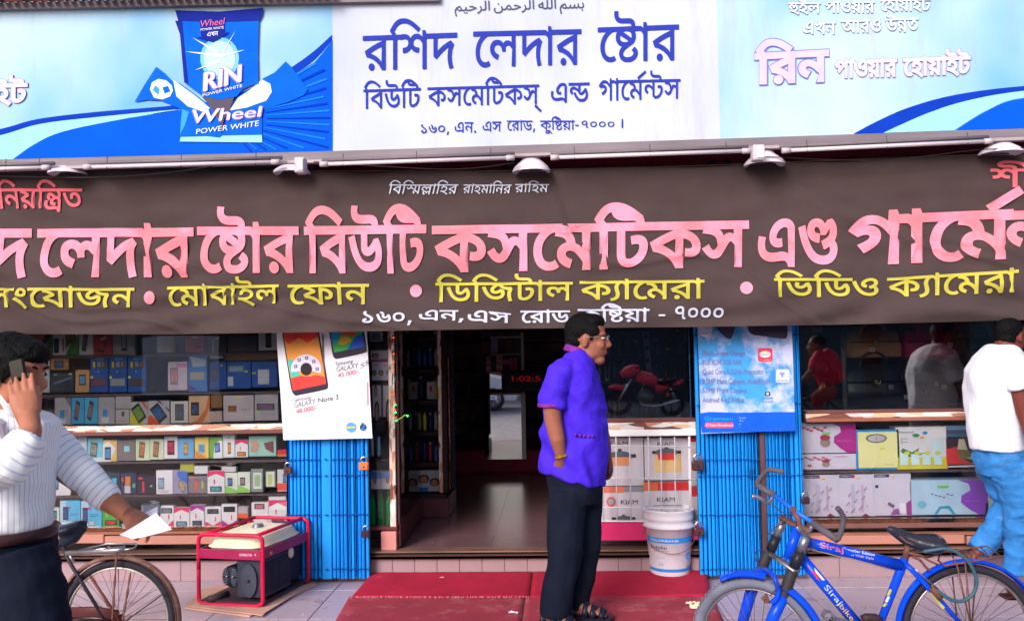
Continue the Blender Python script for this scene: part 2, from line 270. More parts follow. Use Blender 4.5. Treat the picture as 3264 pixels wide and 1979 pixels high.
[[1019,629,1172,629,1342,551,1343,483,1342,435,1244,359,1072,303,961,282,899,354,1032,376,1182,435,1183,482,1182,519,1098,558,1019,558,946,558,818,534,718,497,662,456,663,439,662,423,702,400,773,395,731,321,616,332,502,388,503,431,502,465,584,534,728,593,914,629],[1363,225,1362,142,1116,42,907,42,766,42,514,92,300,202,122,380,57,507,207,529,286,386,484,204,742,118,911,118,1036,118,1200,171,1201,228,1200,267,1098,321,1019,338,1179,373,1266,349,1362,273]],
[[485,500,642,500,836,447,928,366,929,325,928,243,698,147,473,141,493,152,582,139,782,91,986,28,1081,-10,989,-63,864,-17,658,50,458,100,234,138,93,154,123,223,192,213,322,204,415,204,556,204,710,238,770,292,771,320,770,373,614,430,495,430,422,430,334,416,296,389,297,370,296,362,304,345,309,338,163,323,152,338,140,371,141,384,140,421,228,473,382,500],[351,465,340,497,240,546,147,556,195,601,287,589,398,567,500,511,509,468],[1081,622,1081,551,-19,551,-19,622]],
[[1413,622,1413,551,1203,551,1203,0,1049,0,992,41,848,117,672,181,460,227,333,238,285,331,381,296,566,280,824,215,998,135,1053,97,1050,120,1048,166,1049,193,1049,688,1155,688,1201,622],[901,470,900,412,774,331,556,284,419,276,325,285,285,331,446,337,652,372,750,429,751,466,750,497,694,547,633,571,743,625,810,594,900,515],[365,430,242,430,98,493,99,548,98,571,124,613,143,628,295,607,280,597,260,568,261,552,260,526,318,501,365,501,404,501,492,517,586,565,633,612,743,625,747,575,706,531,594,466,452,430]],
[[1797,622,1797,551,1597,551,1597,0,1443,0,1384,59,1212,148,1115,180,1165,246,1240,224,1404,148,1449,109,1446,124,1444,150,1442,178,1443,194,1443,551,-19,551,-19,622],[753,91,616,91,368,155,150,308,59,442,205,466,276,362,434,229,630,167,757,167,866,167,1000,202,1060,262,1061,300,1060,358,934,430,841,430,774,430,706,401,707,372,706,365,714,341,723,331,571,316,556,337,542,372,543,388,542,425,624,475,754,500,827,500,944,500,1116,447,1212,355,1213,294,1212,240,1112,147,908,91],[689,465,678,497,580,546,487,556,535,601,625,589,738,567,838,511,847,468],[2337,622,2337,551,2127,551,2127,0,1973,0,1973,479,1938,518,1852,551,1795,551,1775,551,1775,622,1795,622,1850,622,1948,591,1981,559,1978,564,1972,600,1973,613,1973,688,2079,688,2125,622]],
[[1229,622,1229,551,1019,551,1019,193,865,193,865,313,891,253,810,302,646,377,484,421,401,421,332,421,256,389,257,361,256,339,318,300,397,285,323,214,218,237,92,315,93,366,92,405,166,462,296,493,379,493,488,493,670,454,830,386,907,343,871,344,868,362,864,406,865,428,865,551,-19,551,-19,622],[449,204,558,204,734,161,886,86,959,38,925,-42,858,5,712,84,554,133,469,133,408,133,346,108,347,86,346,66,408,39,475,27,405,-42,338,-30,240,9,184,59,185,87,184,125,260,177,380,204],[1019,203,1019,-43,865,-43,865,31,871,74,866,98,864,147,865,172,865,202]],
[[815,50,650,50,366,131,140,313,59,466,211,486,280,362,446,202,664,126,811,126,904,126,1032,149,1110,191,1146,246,1147,278,1146,320,1082,389,966,429,889,429,808,429,738,395,739,367,738,357,746,335,757,321,603,306,590,325,576,361,577,380,576,419,654,472,792,500,881,500,1004,500,1192,443,1300,341,1301,274,1300,211,1194,110,978,50],[1435,622,1435,551,-19,551,-19,622]],
[[647,627,744,627,894,585,945,537,1061,608,1183,622,1246,597,1342,522,1343,471,1342,418,1244,334,1072,272,961,250,899,323,1032,348,1190,415,1191,470,1190,495,1146,542,1095,559,1193,581,977,450,855,447,842,497,736,559,657,559,600,559,530,525,531,496,530,459,638,423,735,418,717,339,564,346,370,428,371,495,370,540,450,598,576,627],[907,32,766,32,514,82,296,193,120,375,57,507,207,529,284,380,482,194,742,108,911,108,1034,108,1200,161,1201,218,1200,257,1098,311,1019,328,1179,363,1266,339,1362,263,1363,215,1362,160,1250,77,1046,32]],
[[247,314,372,276,598,171,784,51,849,-8,719,-41,636,22,474,123,280,209,147,250],[157,486,156,527,230,588,358,622,439,622,518,622,646,588,720,527,721,486,720,445,646,383,518,349,439,349,358,349,230,383,156,444],[295,486,294,452,376,414,439,414,502,414,582,453,583,486,582,520,502,557,439,557,376,557,294,518]],
[[1273,622,1273,551,1063,551,1063,0,909,0,824,56,620,141,352,199,169,212,97,303,158,324,294,362,436,398,505,414,428,443,230,488,97,502,159,570,163,551,-19,551,-19,622],[909,551,271,551,229,560,312,550,482,506,628,455,673,432,683,376,610,360,452,322,306,284,251,265,227,280,398,268,656,212,856,132,941,83,915,79,912,100,908,149,909,171]],
[[803,63,684,63,468,105,278,198,120,353,59,465,211,485,278,362,446,209,666,139,809,139,956,139,1108,203,1109,268,1108,299,1076,343,1061,358,1181,358,1124,329,1002,283,864,257,783,257,704,257,584,287,516,344,517,384,516,428,640,519,789,553,748,552,646,551,597,551,-19,551,-19,622,1855,622,1855,551,1229,551,1180,551,1104,553,1071,554,902,516,730,454,670,403,671,380,670,352,734,328,775,328,850,328,970,363,1047,396,1219,365,1236,345,1260,286,1261,254,1260,204,1170,117,968,63],[1603,205,1602,156,1634,66,1673,10,1523,-7,1486,51,1446,162,1447,222,1446,275,1484,359,1511,388,1358,389,1144,426,1000,495,951,543,1103,559,1134,530,1232,485,1388,459,1503,459,1530,459,1582,461,1613,462,1691,392,1642,347,1602,261]],
[[1697,622,1697,551,261,551,229,560,312,550,482,506,628,455,673,432,683,376,610,360,452,322,306,284,251,265,229,282,384,266,620,216,808,146,895,99,892,116,890,152,891,171,891,510,917,510,1026,510,1232,492,1410,450,1479,414,1526,389,1584,326,1585,288,1584,255,1530,196,1410,158,1311,158,1280,158,1222,160,1195,163,1205,234,1216,233,1252,232,1273,232,1370,232,1428,270,1429,296,1428,347,1222,425,1045,434,1045,0,891,0,808,56,610,140,348,197,169,212,97,303,158,324,294,362,436,398,505,414,428,443,230,488,97,502,159,570,163,551,-19,551,-19,622]],
[[531,622,531,551,391,551,511,573,428,540,344,487,316,433,317,395,316,362,348,288,382,209,383,166,382,130,350,63,264,6,106,-38,-19,-52,-61,17,66,32,188,77,226,135,227,168,226,208,194,284,160,358,161,393,160,431,188,488,256,541,315,572,345,551,-19,551,-19,622]],
[[845,43,714,43,486,85,288,183,124,345,59,465,211,485,282,353,464,192,694,119,841,119,946,119,1096,157,1176,224,1177,267,1176,297,1152,345,1110,384,1085,398,1181,476,1256,421,1328,317,1329,266,1328,203,1216,102,1002,43],[769,284,642,284,498,347,499,402,498,425,526,470,543,486,703,462,688,452,664,422,665,406,664,379,724,355,773,355,814,355,898,371,996,418,1055,466,1181,476,1165,422,1110,377,992,316,854,284],[1463,622,1463,551,-19,551,-19,622]],
[[1001,300,860,300,674,375,625,437,649,439,634,407,572,343,470,300,395,300,336,300,234,321,132,372,75,417,197,453,254,404,328,376,373,376,420,376,494,408,538,484,543,551,681,551,696,514,748,449,826,399,932,371,1003,371,1072,371,1146,408,1147,442,1146,480,1064,549,1007,575,1167,591,1198,577,1260,532,1300,475,1301,442,1300,375,1140,300],[1979,622,1979,551,1769,551,1769,0,1615,0,1615,75,1619,117,1616,141,1614,190,1615,215,1615,551,-19,551,-19,622],[1161,231,1158,263,1096,300,1049,312,1191,347,1222,337,1276,305,1308,259,1309,227],[1207,235,1310,235,1480,195,1628,125,1697,79,1645,12,1582,55,1448,124,1304,165,1223,165,1178,165,1126,144,1127,127,1126,107,1182,84,1237,74,1167,5,1074,23,966,85,967,127,966,180,1110,235]],
[[1483,622,1483,551,1273,551,1273,212,1119,212,1119,365,1131,334,1086,366,988,404,931,404,900,404,838,393,796,363,797,332,796,321,798,304,801,296,671,292,658,352,512,419,421,419,340,419,256,382,257,352,256,313,362,273,451,256,397,182,310,196,172,241,92,309,93,358,92,396,174,456,316,491,403,491,522,491,674,452,741,408,709,408,728,441,842,476,905,476,976,476,1080,448,1143,422,1125,407,1122,427,1118,470,1119,492,1119,551,-19,551,-19,622],[573,198,654,198,792,165,831,134,852,157,926,178,977,178,1036,178,1140,149,1197,124,1121,139,1118,150,1118,175,1119,194,1119,238,1273,238,1273,-43,1119,-43,1119,134,1185,48,1134,76,1048,110,1001,110,958,110,902,85,903,56,902,49,904,31,907,24,785,21,770,73,664,130,587,130,526,130,466,100,467,79,466,51,544,16,635,-1,577,-69,456,-47,310,24,311,82,310,132,458,198]],
[[937,308,868,308,768,320,672,350,611,377,560,400,506,417,475,417,442,417,388,396,389,375,388,357,434,326,473,308,363,253,302,280,224,341,225,380,224,417,292,465,398,489,451,489,532,489,648,458,713,429,782,398,872,371,937,371,1000,371,1076,405,1077,442,1076,480,994,549,935,575,1095,591,1126,577,1188,532,1230,475,1231,442,1230,376,1076,308],[1407,622,1407,551,-19,551,-19,622],[913,370,982,370,1078,356,1113,343,1152,328,1196,283,1197,236,1197,-117,1043,-117,1024,-72,932,-30,863,-30,808,-30,692,-38,566,-47,491,-47,432,-47,296,-33,172,7,92,83,93,145,92,166,104,216,113,235,267,223,258,208,248,172,249,146,248,94,326,43,440,27,491,27,548,27,664,36,778,44,829,44,892,44,1004,19,1043,-11,1043,229,1042,255,1024,282,1005,290,988,297,938,304,903,304,850,304,756,284,682,253,638,218,639,202,638,189,674,168,737,168,762,168,796,170,817,171,831,102,810,99,750,94,705,94,648,94,546,115,482,158,483,192,482,222,550,285,670,338,826,370]],
[[553,551,343,551,343,0,189,0,189,551,-19,551,-19,622,189,622,180,687,62,775,-128,826,-370,848,-503,848,-622,848,-792,835,-884,811,-883,792,-884,773,-788,763,-729,763,-537,763,-432,763,-308,745,-269,725,-232,706,-200,654,-199,615,-333,615,-336,639,-356,670,-377,678,-398,686,-456,692,-507,692,-705,692,-788,692,-912,703,-951,713,-1002,727,-1042,767,-1041,789,-1042,847,-782,917,-515,917,-110,917,328,774,349,622,553,622]],
[[155,-393,112,-316,52,-169,20,-53,21,-25,20,49,116,171,268,264,444,329,610,362,669,362,718,362,794,340,866,276,907,214,944,157,1012,98,1092,77,1145,77,1186,77,1224,54,1225,38,1224,22,1168,-5,1125,-5,1046,-5,936,23,897,47,943,66,918,37,844,0,754,-18,705,-18,646,-18,522,3,402,44,296,104,257,142,277,140,220,101,184,10,185,-25,184,-53,208,-140,246,-238,292,-335,313,-374],[721,64,756,64,802,78,818,106,805,127,780,163,740,218,702,255,662,273,641,273,618,273,552,263,478,243,402,213,369,193,371,201,414,155,540,93,670,64]],
[[1,-5,21,77,120,77,232,92,290,135,326,217,353,283,509,268,500,250,480,206,466,163,467,147,466,132,474,106,526,88,650,77,767,77,808,77,846,54,847,38,846,22,790,-5,747,-5,624,-5,480,8,406,34,376,73,369,99,429,97,396,65,322,25,226,3,92,-5],[505,-194,462,-194,404,-165,405,-145,404,-125,462,-95,505,-95,544,-95,602,-125,603,-145,602,-165,544,-194],[231,-194,188,-194,130,-165,131,-145,130,-125,188,-95,231,-95,270,-95,328,-125,329,-145,328,-165,270,-194]],
[[1,-5,19,77,122,77,322,93,514,123,692,166,773,194,720,217,584,251,422,270,333,270,300,270,244,268,188,263,153,259,121,335,174,343,282,352,333,352,436,352,604,327,742,291,864,255,980,230,1043,230,1085,230,1099,158,1012,158,868,134,730,97,578,56,394,19,156,-5]],
[[9,-232,-49,-156,96,-132,290,-70,404,0,452,73,453,107,452,156,366,257,315,302,461,339,498,304,556,236,602,176,617,151,644,108,734,77,813,77,854,77,892,54,893,38,892,22,836,-5,793,-5,704,-5,594,26,538,77,529,105,593,87,592,21,474,-88,290,-169,90,-221]],
[[1,-5,19,77,132,77,224,99,238,155,235,205,197,714,359,714,399,214,402,161,380,79,298,23,136,-5]],
[[185,0,145,714,307,714,347,0]],
[[61,-1,60,35,100,123,145,176,289,148,256,106,224,36,225,6,224,-49,334,-118,520,-150,633,-150,768,-150,952,-121,1060,-71,1106,-8,1107,26,1106,70,1080,148,1038,223,1015,262,1177,284,1198,246,1222,199,1236,171,1243,160,1264,123,1336,88,1430,77,1481,77,1522,77,1560,54,1561,38,1560,22,1504,-5,1461,-5,1376,-5,1264,24,1202,68,1193,92,1275,41,1268,-10,1202,-107,1058,-186,812,-232,627,-232,512,-232,308,-204,150,-147,60,-60],[665,398,622,398,564,427,565,447,564,467,622,497,665,497,704,497,762,467,763,447,762,427,704,398]],
[[1,-5,21,77,76,77,142,101,204,157,253,204,300,252,398,313,492,348,576,362,613,362,678,362,782,333,874,264,923,204,968,149,1042,94,1124,77,1177,77,1218,77,1256,54,1257,38,1256,22,1200,-5,1157,-5,1078,-5,948,21,905,49,933,70,910,39,836,0,744,-19,693,-19,626,-19,488,9,360,61,313,96,260,50,166,7,66,-5],[389,172,422,144,500,102,580,75,658,62,691,62,760,62,826,112,791,157,772,180,734,224,690,261,634,282,601,282,570,282,504,262,430,214]],
[[973,-5,864,-5,698,26,600,101,595,168,563,516,725,516,757,186,762,139,818,92,920,77,993,77,1034,77,1072,54,1073,38,1072,22,1016,-5],[671,105,556,87,340,87,164,119,60,180,61,223,60,265,146,339,296,397,494,436,607,443,635,359,534,357,380,334,274,298,218,256,219,236,218,214,282,186,382,171,502,168,614,175,655,182]],
[[1,-5,19,77,132,77,224,99,238,155,235,205,201,714,367,714,399,207,402,156,460,99,560,77,621,77,662,77,700,54,701,38,700,22,644,-5,601,-5,516,-5,406,22,344,65,335,89,377,87,356,57,266,16,114,-5]],
[[1,-5,21,77,84,77,164,86,218,123,266,203,299,275,449,254,436,229,404,159,405,130,404,114,436,90,514,77,581,77,640,77,716,87,766,125,806,209,829,282,981,268,974,250,958,198,944,147,945,130,944,116,970,91,1048,77,1127,77,1226,77,1316,119,1317,162,1316,185,1312,236,1302,299,1293,340,1439,345,1450,264,1480,160,1538,101,1638,77,1721,77,1762,77,1800,54,1801,38,1800,22,1744,-5,1701,-5,1632,-5,1526,14,1448,47,1398,90,1389,114,1425,108,1402,63,1308,14,1180,-5,1109,-5,1020,-5,908,17,846,62,837,97,905,97,866,54,782,10,658,-5,557,-5,506,-5,392,11,308,58,301,105,361,111,326,60,228,11,92,-5]],
[[1,-5,21,77,118,77,234,89,286,126,287,163,286,188,254,257,202,335,173,373,335,403,360,371,406,289,438,209,439,179,438,139,404,78,336,35,230,8,90,-5],[215,-191,172,-191,114,-162,115,-142,114,-122,172,-92,215,-92,254,-92,312,-122,313,-142,312,-162,254,-191]],
]
# words: (letter, offset)
WRD = {
'রশিদ': [(0,0),(1,596),(2,862),(3,1539)],
'লেদার': [(4,0),(5,346),(3,1077),(6,1680),(0,1946)],
'ষ্টোর': [(4,0),(7,346),(6,911),(0,1177)],
'বিউটি': [(1,0),(8,266),(9,862),(1,1574),(10,1840)],
'কসমেটিকস্': [(11,0),(12,807),(4,1489),(13,1835),(1,2457),(10,2723),(11,3290),(12,4097),(14,4779)],
'এন্ড': [(15,0),(16,758)],
'গার্মেন্টস': [(17,0),(6,656),(4,922),(13,1268),(18,1890),(19,1890),(12,2738)],
'১৬০,': [(20,0),(21,592),(22,1184),(23,1776)],
'এন.': [(15,0),(24,758),(25,1362)],
'এস': [(15,0),(12,758)],
'রোড,': [(4,0),(0,346),(6,942),(26,1208),(23,1920)],
'কুষ্টিয়া-': [(11,0),(27,807),(1,807),(7,1073),(28,1638),(6,2264),(29,2530)],
'৭০০০': [(30,0),(22,592),(22,1184),(22,1776)],
'।': [(31,0)],
'হুইল': [(32,0),(33,602),(5,1132)],
'পাওয়ার': [(34,0),(6,716),(35,982),(28,1720),(6,2346),(0,2612)],
'হোয়াইট': [(4,0),(36,346),(6,876),(28,1142),(6,1768),(33,2034),(10,2564)],
'এখন': [(15,0),(37,758),(24,1454)],
'আরও': [(38,0),(0,1158),(35,1754)],
'উন্নত': [(9,0),(39,712),(40,1316)],
'রিন': [(1,0),(0,266),(24,862)],
'কসমেটিকস': [(11,0),(12,807),(4,1489),(13,1835),(1,2457),(10,2723),(11,3290),(12,4097)],
'এণ্ড': [(15,0),(41,758)],
'গার্মে': [(17,0),(6,656),(4,922),(13,1268),(18,1890)],
'ন্টস': [(19,0),(12,848)],
'সংযোজন': [(12,0),(42,682),(4,1120),(43,1466),(6,2092),(44,2358),(24,3275)],
'মোবাইল': [(4,0),(13,346),(6,968),(8,1234),(6,1830),(33,2096),(5,2626)],
'ফোন': [(4,0),(45,346),(6,1184),(24,1450)],
'ডিজিটাল': [(1,0),(26,266),(1,978),(44,1244),(10,2161),(6,2728),(5,2994)],
'ক্যামেরা': [(11,0),(46,807),(6,1062),(4,1328),(13,1674),(0,2296),(6,2892)],
'ভিডিও': [(1,0),(47,266),(1,987),(26,1253),(35,1965)],
'এন,': [(15,0),(24,758),(23,1362)],
'রোড': [(4,0),(0,346),(6,942),(26,1208)],
'কুষ্টিয়া': [(11,0),(27,807),(1,807),(7,1073),(28,1638),(6,2264)],
'বিস্মিল্লাহির': [(1,0),(8,266),(1,862),(48,1128),(49,2107),(6,2838),(1,3104),(36,3370),(0,3900)],
'রাহমানির': [(0,0),(6,596),(36,862),(13,1392),(6,2014),(1,2280),(24,2546),(0,3150)],
'রাহিম': [(0,0),(6,596),(1,862),(36,1128),(13,1658)],
'নিয়ন্ত্রিত': [(1,0),(24,266),(28,870),(1,1496),(50,1762),(40,2455)],
'শী': [(2,0),(51,677)],
'ইট': [(33,0),(10,530)],
'ARAB': [(52,0),(53,562),(54,935),(55,1524),(56,1920),(57,2180),(58,2598),(59,3328),(54,3906),(55,4495),(56,4891),(57,5151),(60,5569),(61,6055),(56,6355),(57,6615),(52,7033),(62,7595),(63,8445)],
}
GC = {}
def contours(i):
    if i in GC: return GC[i]
    C = []
    for c in GLY[i]:
        pp = [(c[k]//2, c[k+1], c[k] % 2 == 1) for k in range(0, len(c), 2)]
        Q = []; n = len(pp)
        for k in range(n):
            Q.append(pp[k]); a, b = pp[k], pp[(k+1) % n]
            if not a[2] and not b[2]: Q.append(((a[0]+b[0])/2, (a[1]+b[1])/2, True))
        k = next(z for z, p in enumerate(Q) if p[2]); Q = Q[k:]+Q[:k]+[Q[k]]; O = []; z = 0
        while z < len(Q)-1:
            O.append(Q[z][:2])
            if not Q[z+1][2]:
                a, b, d = Q[z], Q[z+1], Q[z+2]
                for t in (.33, .67): O.append(tuple((1-t)**2*a[j]+2*t*(1-t)*b[j]+t*t*d[j] for j in (0, 1)))
                z += 2
            else: z += 1
        C.append(O)
    GC[i] = C
    return C
def fatten(c, d):
    n = len(c); O = []
    for i in range(n):
        a, b, e = c[i-1], c[i], c[(i+1) % n]
        n1 = Vector((b[1]-a[1], a[0]-b[0])); n2 = Vector((e[1]-b[1], b[0]-e[0]))
        if n1.length < 1e-6: n1 = n2.copy()
        if n2.length < 1e-6: n2 = n1.copy()
        n1.normalize(); n2.normalize(); nn = n1+n2
        if nn.length < .3: nn = n2.copy()
        nn.normalize(); k = min(1.6, 1/max(.3, nn.dot(n2)))
        O.append((b[0]-nn.x*d*k, b[1]-nn.y*d*k))
    return O
def fill(cs, grid=0.):         # polygon set -> triangles, non-zero winding
    V = []; E = []
    for c in cs:
        o = len(V); V += [Vector(p) for p in c]; n = len(c); E += [(o+i, o+(i+1) % n) for i in range(n)]
    if grid:
        xs = [v.x for v in V]; ys = [v.y for v in V]
        x = min(xs)+grid*.37
        while x < max(xs):
            y = min(ys)+grid*.41
            while y < max(ys): V.append(Vector((x, y))); y += grid
            x += grid
    rv, re, rf = delaunay_2d_cdt(V, E, [], 0, 1e-5)[:3]
    seg = [(c[i-1], c[i]) for c in cs for i in range(len(c))]
    F = []
    for f in rf:
        mx = sum(rv[i].x for i in f)/len(f); my = sum(rv[i].y for i in f)/len(f); w = 0
        for (a, b) in seg:
            if (a[1] <= my) != (b[1] <= my):
                if a[0]+(my-a[1])/(b[1]-a[1])*(b[0]-a[0]) > mx: w += 1 if b[1] > a[1] else -1
        if w: F.append(tuple(f))
    return [(v.x, v.y) for v in rv], F
WC = {}
def word_tris(w, bold, grid):
    k = (w, bold, grid)
    if k not in WC:
        cs = []
        for gi, gx in WRD[w]:
            for c in contours(gi):
                c = fatten(c, bold) if bold else c
                cs.append([(x+gx, y) for x, y in c])
        V, F = fill(cs, grid); used = sorted({i for f in F for i in f}); mp = {a: b for b, a in enumerate(used)}
        WC[k] = ([V[i] for i in used], [tuple(mp[i] for i in f) for f in F])
    return WC[k]
def word(mb, w, x0, x1, top, base, Y, m, bold=0, grid=0, warp=None, H=622., shear=0.):
    V, F = word_tris(w, bold, grid)
    a = min(v[0] for v in V); b = max(v[0] for v in V)
    t0, t1 = top if isinstance(top, tuple) else (top, top); b0, b1 = base if isinstance(base, tuple) else (base, base)
    out = []
    for x, y in V:
        u = (x-a)/(b-a); v = y/H
        py = lerp(b0, b1, u); py += (lerp(t0, t1, u)-py)*v
        p = P(x0+u*(x1-x0)+shear*y/H*(x1-x0), py, Y)
        if warp: p = warp(p)
        out.append(p)
    mb.add(out, F, m)
LT = {}
def latin(s):
    if s not in LT:
        cu = bpy.data.curves.new('t', 'FONT'); cu.body = s; cu.size = 1; cu.resolution_u = 3
        o = bpy.data.objects.new('t', cu); COL.objects.link(o)
        me = o.to_mesh(); V = [(v.co.x, v.co.y) for v in me.vertices]; F = [tuple(p.vertices) for p in me.polygons]
        o.to_mesh_clear(); bpy.data.objects.remove(o); LT[s] = (V, F)
    return LT[s]
def text_px(mb, s, x0, x1, top, base, Y, m, slant=0., warp=None):    # text between two picture columns
    V, F = latin(s); a = min(v[0] for v in V); b = max(v[0] for v in V)
    t0, t1 = top if isinstance(top, tuple) else (top, top); b0, b1 = base if isinstance(base, tuple) else (base, base)
    out = []
    for x, y in V:
        u = (x-a)/(b-a); v = y/.71; py = lerp(b0, b1, u); h = py-lerp(t0, t1, u); p = P(x0+u*(x1-x0)+slant*v*h, py-h*v, Y)
        out.append(warp(p) if warp else p)
    mb.add(out, F, m)
def text_at(mb, s, o, ux, uz, m, slant=0.):   # o: lower left corner; ux: vector of the text's whole width; uz: vector of a capital's height
    V, F = latin(s); a = min(v[0] for v in V); b = max(v[0] for v in V); o = Vector(o); ux = Vector(ux); uz = Vector(uz)
    mb.add([o+ux*((x-a)/(b-a)+slant*y)+uz*(y/.71) for x, y in V], F, m)
def fpoly(mb, pts, Y, m, warp=None): # picture outline on the plane at depth Y, concave allowed
    V, F = fill([[(p[0], -p[1]) for p in pts]])
    out = [P(x, -y, Y) for x, y in V]
    if warp: out = [warp(p) for p in out]
    mb.add(out, F, m)
def smooth_px(pts, k=4):     # Catmull-Rom through open points
    O = []; n = len(pts)
    for i in range(n-1):
        p0, p1, p2, p3 = pts[max(i-1, 0)], pts[i], pts[i+1], pts[min(i+2, n-1)]
        for j in range(k):
            t = j/k
            O.append(tuple(.5*((2*p1[q])+(-p0[q]+p2[q])*t+(2*p0[q]-5*p1[q]+4*p2[q]-p3[q])*t*t+(-p0[q]+3*p1[q]-3*p2[q]+p3[q])*t**3) for q in range(len(p1))))
    O.append(tuple(pts[-1])); return O

# ------------------------------------------------------------------ setting
XL, XR = -5.2, 5.2
FY = 6.0
def struct(name, mb, parent=None): return mb.build(name, parent, kind=None if parent else 'structure')
ROADZ = -.2
struct('ground', MB().box(-60, 60, -60, 40, -.6, -.22, M_(120, 112, 108, rough=.9, var=.25, scale=2.)))
road = struct('road', MB().box(-30, 30, -9.5, 4.82, -.3, ROADZ, M_(158, 150, 152, rough=.9, var=.3, scale=5., bump=.4, bscale=90.)))
struct('far_pavement', MB().box(-30, 30, -12.4, -9.5, -.3, -.05, M_(150, 140, 140, rough=.85, var=.2)))
pav = struct('pavement', MB().box(XL, XR, 4.97, 6.3, -.3, -.012, M_(120, 100, 110, rough=.8)))
struct('kerb', MB().bbox(XL, XR, 4.82, 4.968, -.3, -.004, M_(150, 140, 145, rough=.8, var=.25), .012))
TILE = M_(188, 170, 186, rough=.33, var=.10, scale=2.2, dirt=((138, 112, 122), 4., .56))
tw = .6
proto = None
for r in range(2):
    for i in range(17):
        x0 = XL+.13+i*tw*1.0+ (0.0 if r == 0 else 0.0); y0 = 5.16+.61*(r-0)-.0
        if x0+tw > XR: continue
        if proto is None:
            tm = MB().bbox(.0025, tw-.0025, .0025, .605, -.012, 0, TILE, .002).mesh('tile')
            proto = 1
        o = link('tile', tm, pav); o.location = (x0, 5.15 if r == 0 else 5.15+.61, 0)
        o.matrix_parent_inverse = Matrix.Identity(4)
tm2 = MB().bbox(.0025, tw-.0025, .0025, .176, -.012, 0, TILE, .002).mesh('tile')
for i in range(17):
    o = link('tile', tm2, pav); o.location = (XL+.13+i*tw, 4.972, 0); o.matrix_parent_inverse = Matrix.Identity(4)

# front step: tiled riser, dark nosing, shop floor
FZ = .19
RISER = M_(166, 138, 148, rough=.35, var=.14, scale=3., dirt=((120, 92, 100), 7., .6))
plinth = struct('step', MB().box(XL, XR, 6.012, 6.3, 0, FZ-.03, M_(110, 90, 95)))
xd0, xd1 = P(1178, 1700, FY).x, P(2262, 1700, FY).x
def riser_run(x0, x1, w):
    n = max(1, round((x1-x0)/w)); w = (x1-x0)/n
    me = MB().bbox(.0015, w-.0015, 6.0, 6.012, .001, FZ-.047, RISER, .0015).mesh('tile')
    for i in range(n):
        o = link('tile', me, plinth); o.location = (x0+i*w, 0, 0); o.matrix_parent_inverse = Matrix.Identity(4)
riser_run(XL, xd0, .42); riser_run(xd0, xd1, .15); riser_run(xd1, XR, .42)
struct('step_nosing', MB().bbox(XL, XR, 5.965, 6.1, FZ-.046, FZ-.022, M_(92, 62, 60, rough=.35, var=.3, scale=20., stretch=(.2, 1, 1)), .01)
       .bbox(XL, XR, 5.98, 6.12, FZ-.0215, FZ+.002, M_(132, 100, 90, rough=.3, var=.3, scale=20., stretch=(.2, 1, 1)), .008))
sf = struct('shop_floor', MB().box(XL, XR, 6.12, 11.2, FZ-.05, FZ-.008, M_(70, 50, 58, rough=.3)))
fx0, fx1 = P(1262, 1700, 6.1).x, P(1900, 1700, 6.1).x
FT = M_(124, 92, 100, rough=.24, metal=.0, var=.12, scale=3., spec=.6)
fm = MB().bbox(.0006, .3994, .0006, .3994, -.008, 0, FT, .0006).mesh('tile')
for i in range(8):
    for j in range(12):
        o = link('tile', fm, sf); o.location = (fx0-.55+i*.4, 6.12+j*.4, FZ); o.matrix_parent_inverse = Matrix.Identity(4)
DARK = M_(132, 108, 120, rough=.7, var=.3, scale=3.)
struct('shop_back_wall', MB().box(XL, XR, 11.2, 11.35, 0, 3.6, DARK))
struct('shop_side_wall', MB().box(XL-.15, XL, 6.3, 11.35, 0, 3.6, DARK).box(XR, XR+.15, 6.3, 11.35, 0, 3.6, DARK))
struct('shop_ceiling', MB().box(XL-.15, XR+.15, 6.1, 11.35, 3.0, 3.15, M_(190, 176, 184)))
struct('upper_wall', MB().box(XL-.15, XR+.15, 6.1, 6.4, 3.15, 6.5, M_(170, 150, 150, var=.3, dirt=((90, 75, 75), 2., .55))))
struct('flat_roof', MB().box(XL-.15, XR+.15, 6.401, 11.35, 6.2, 6.4, M_(140, 130, 130)))

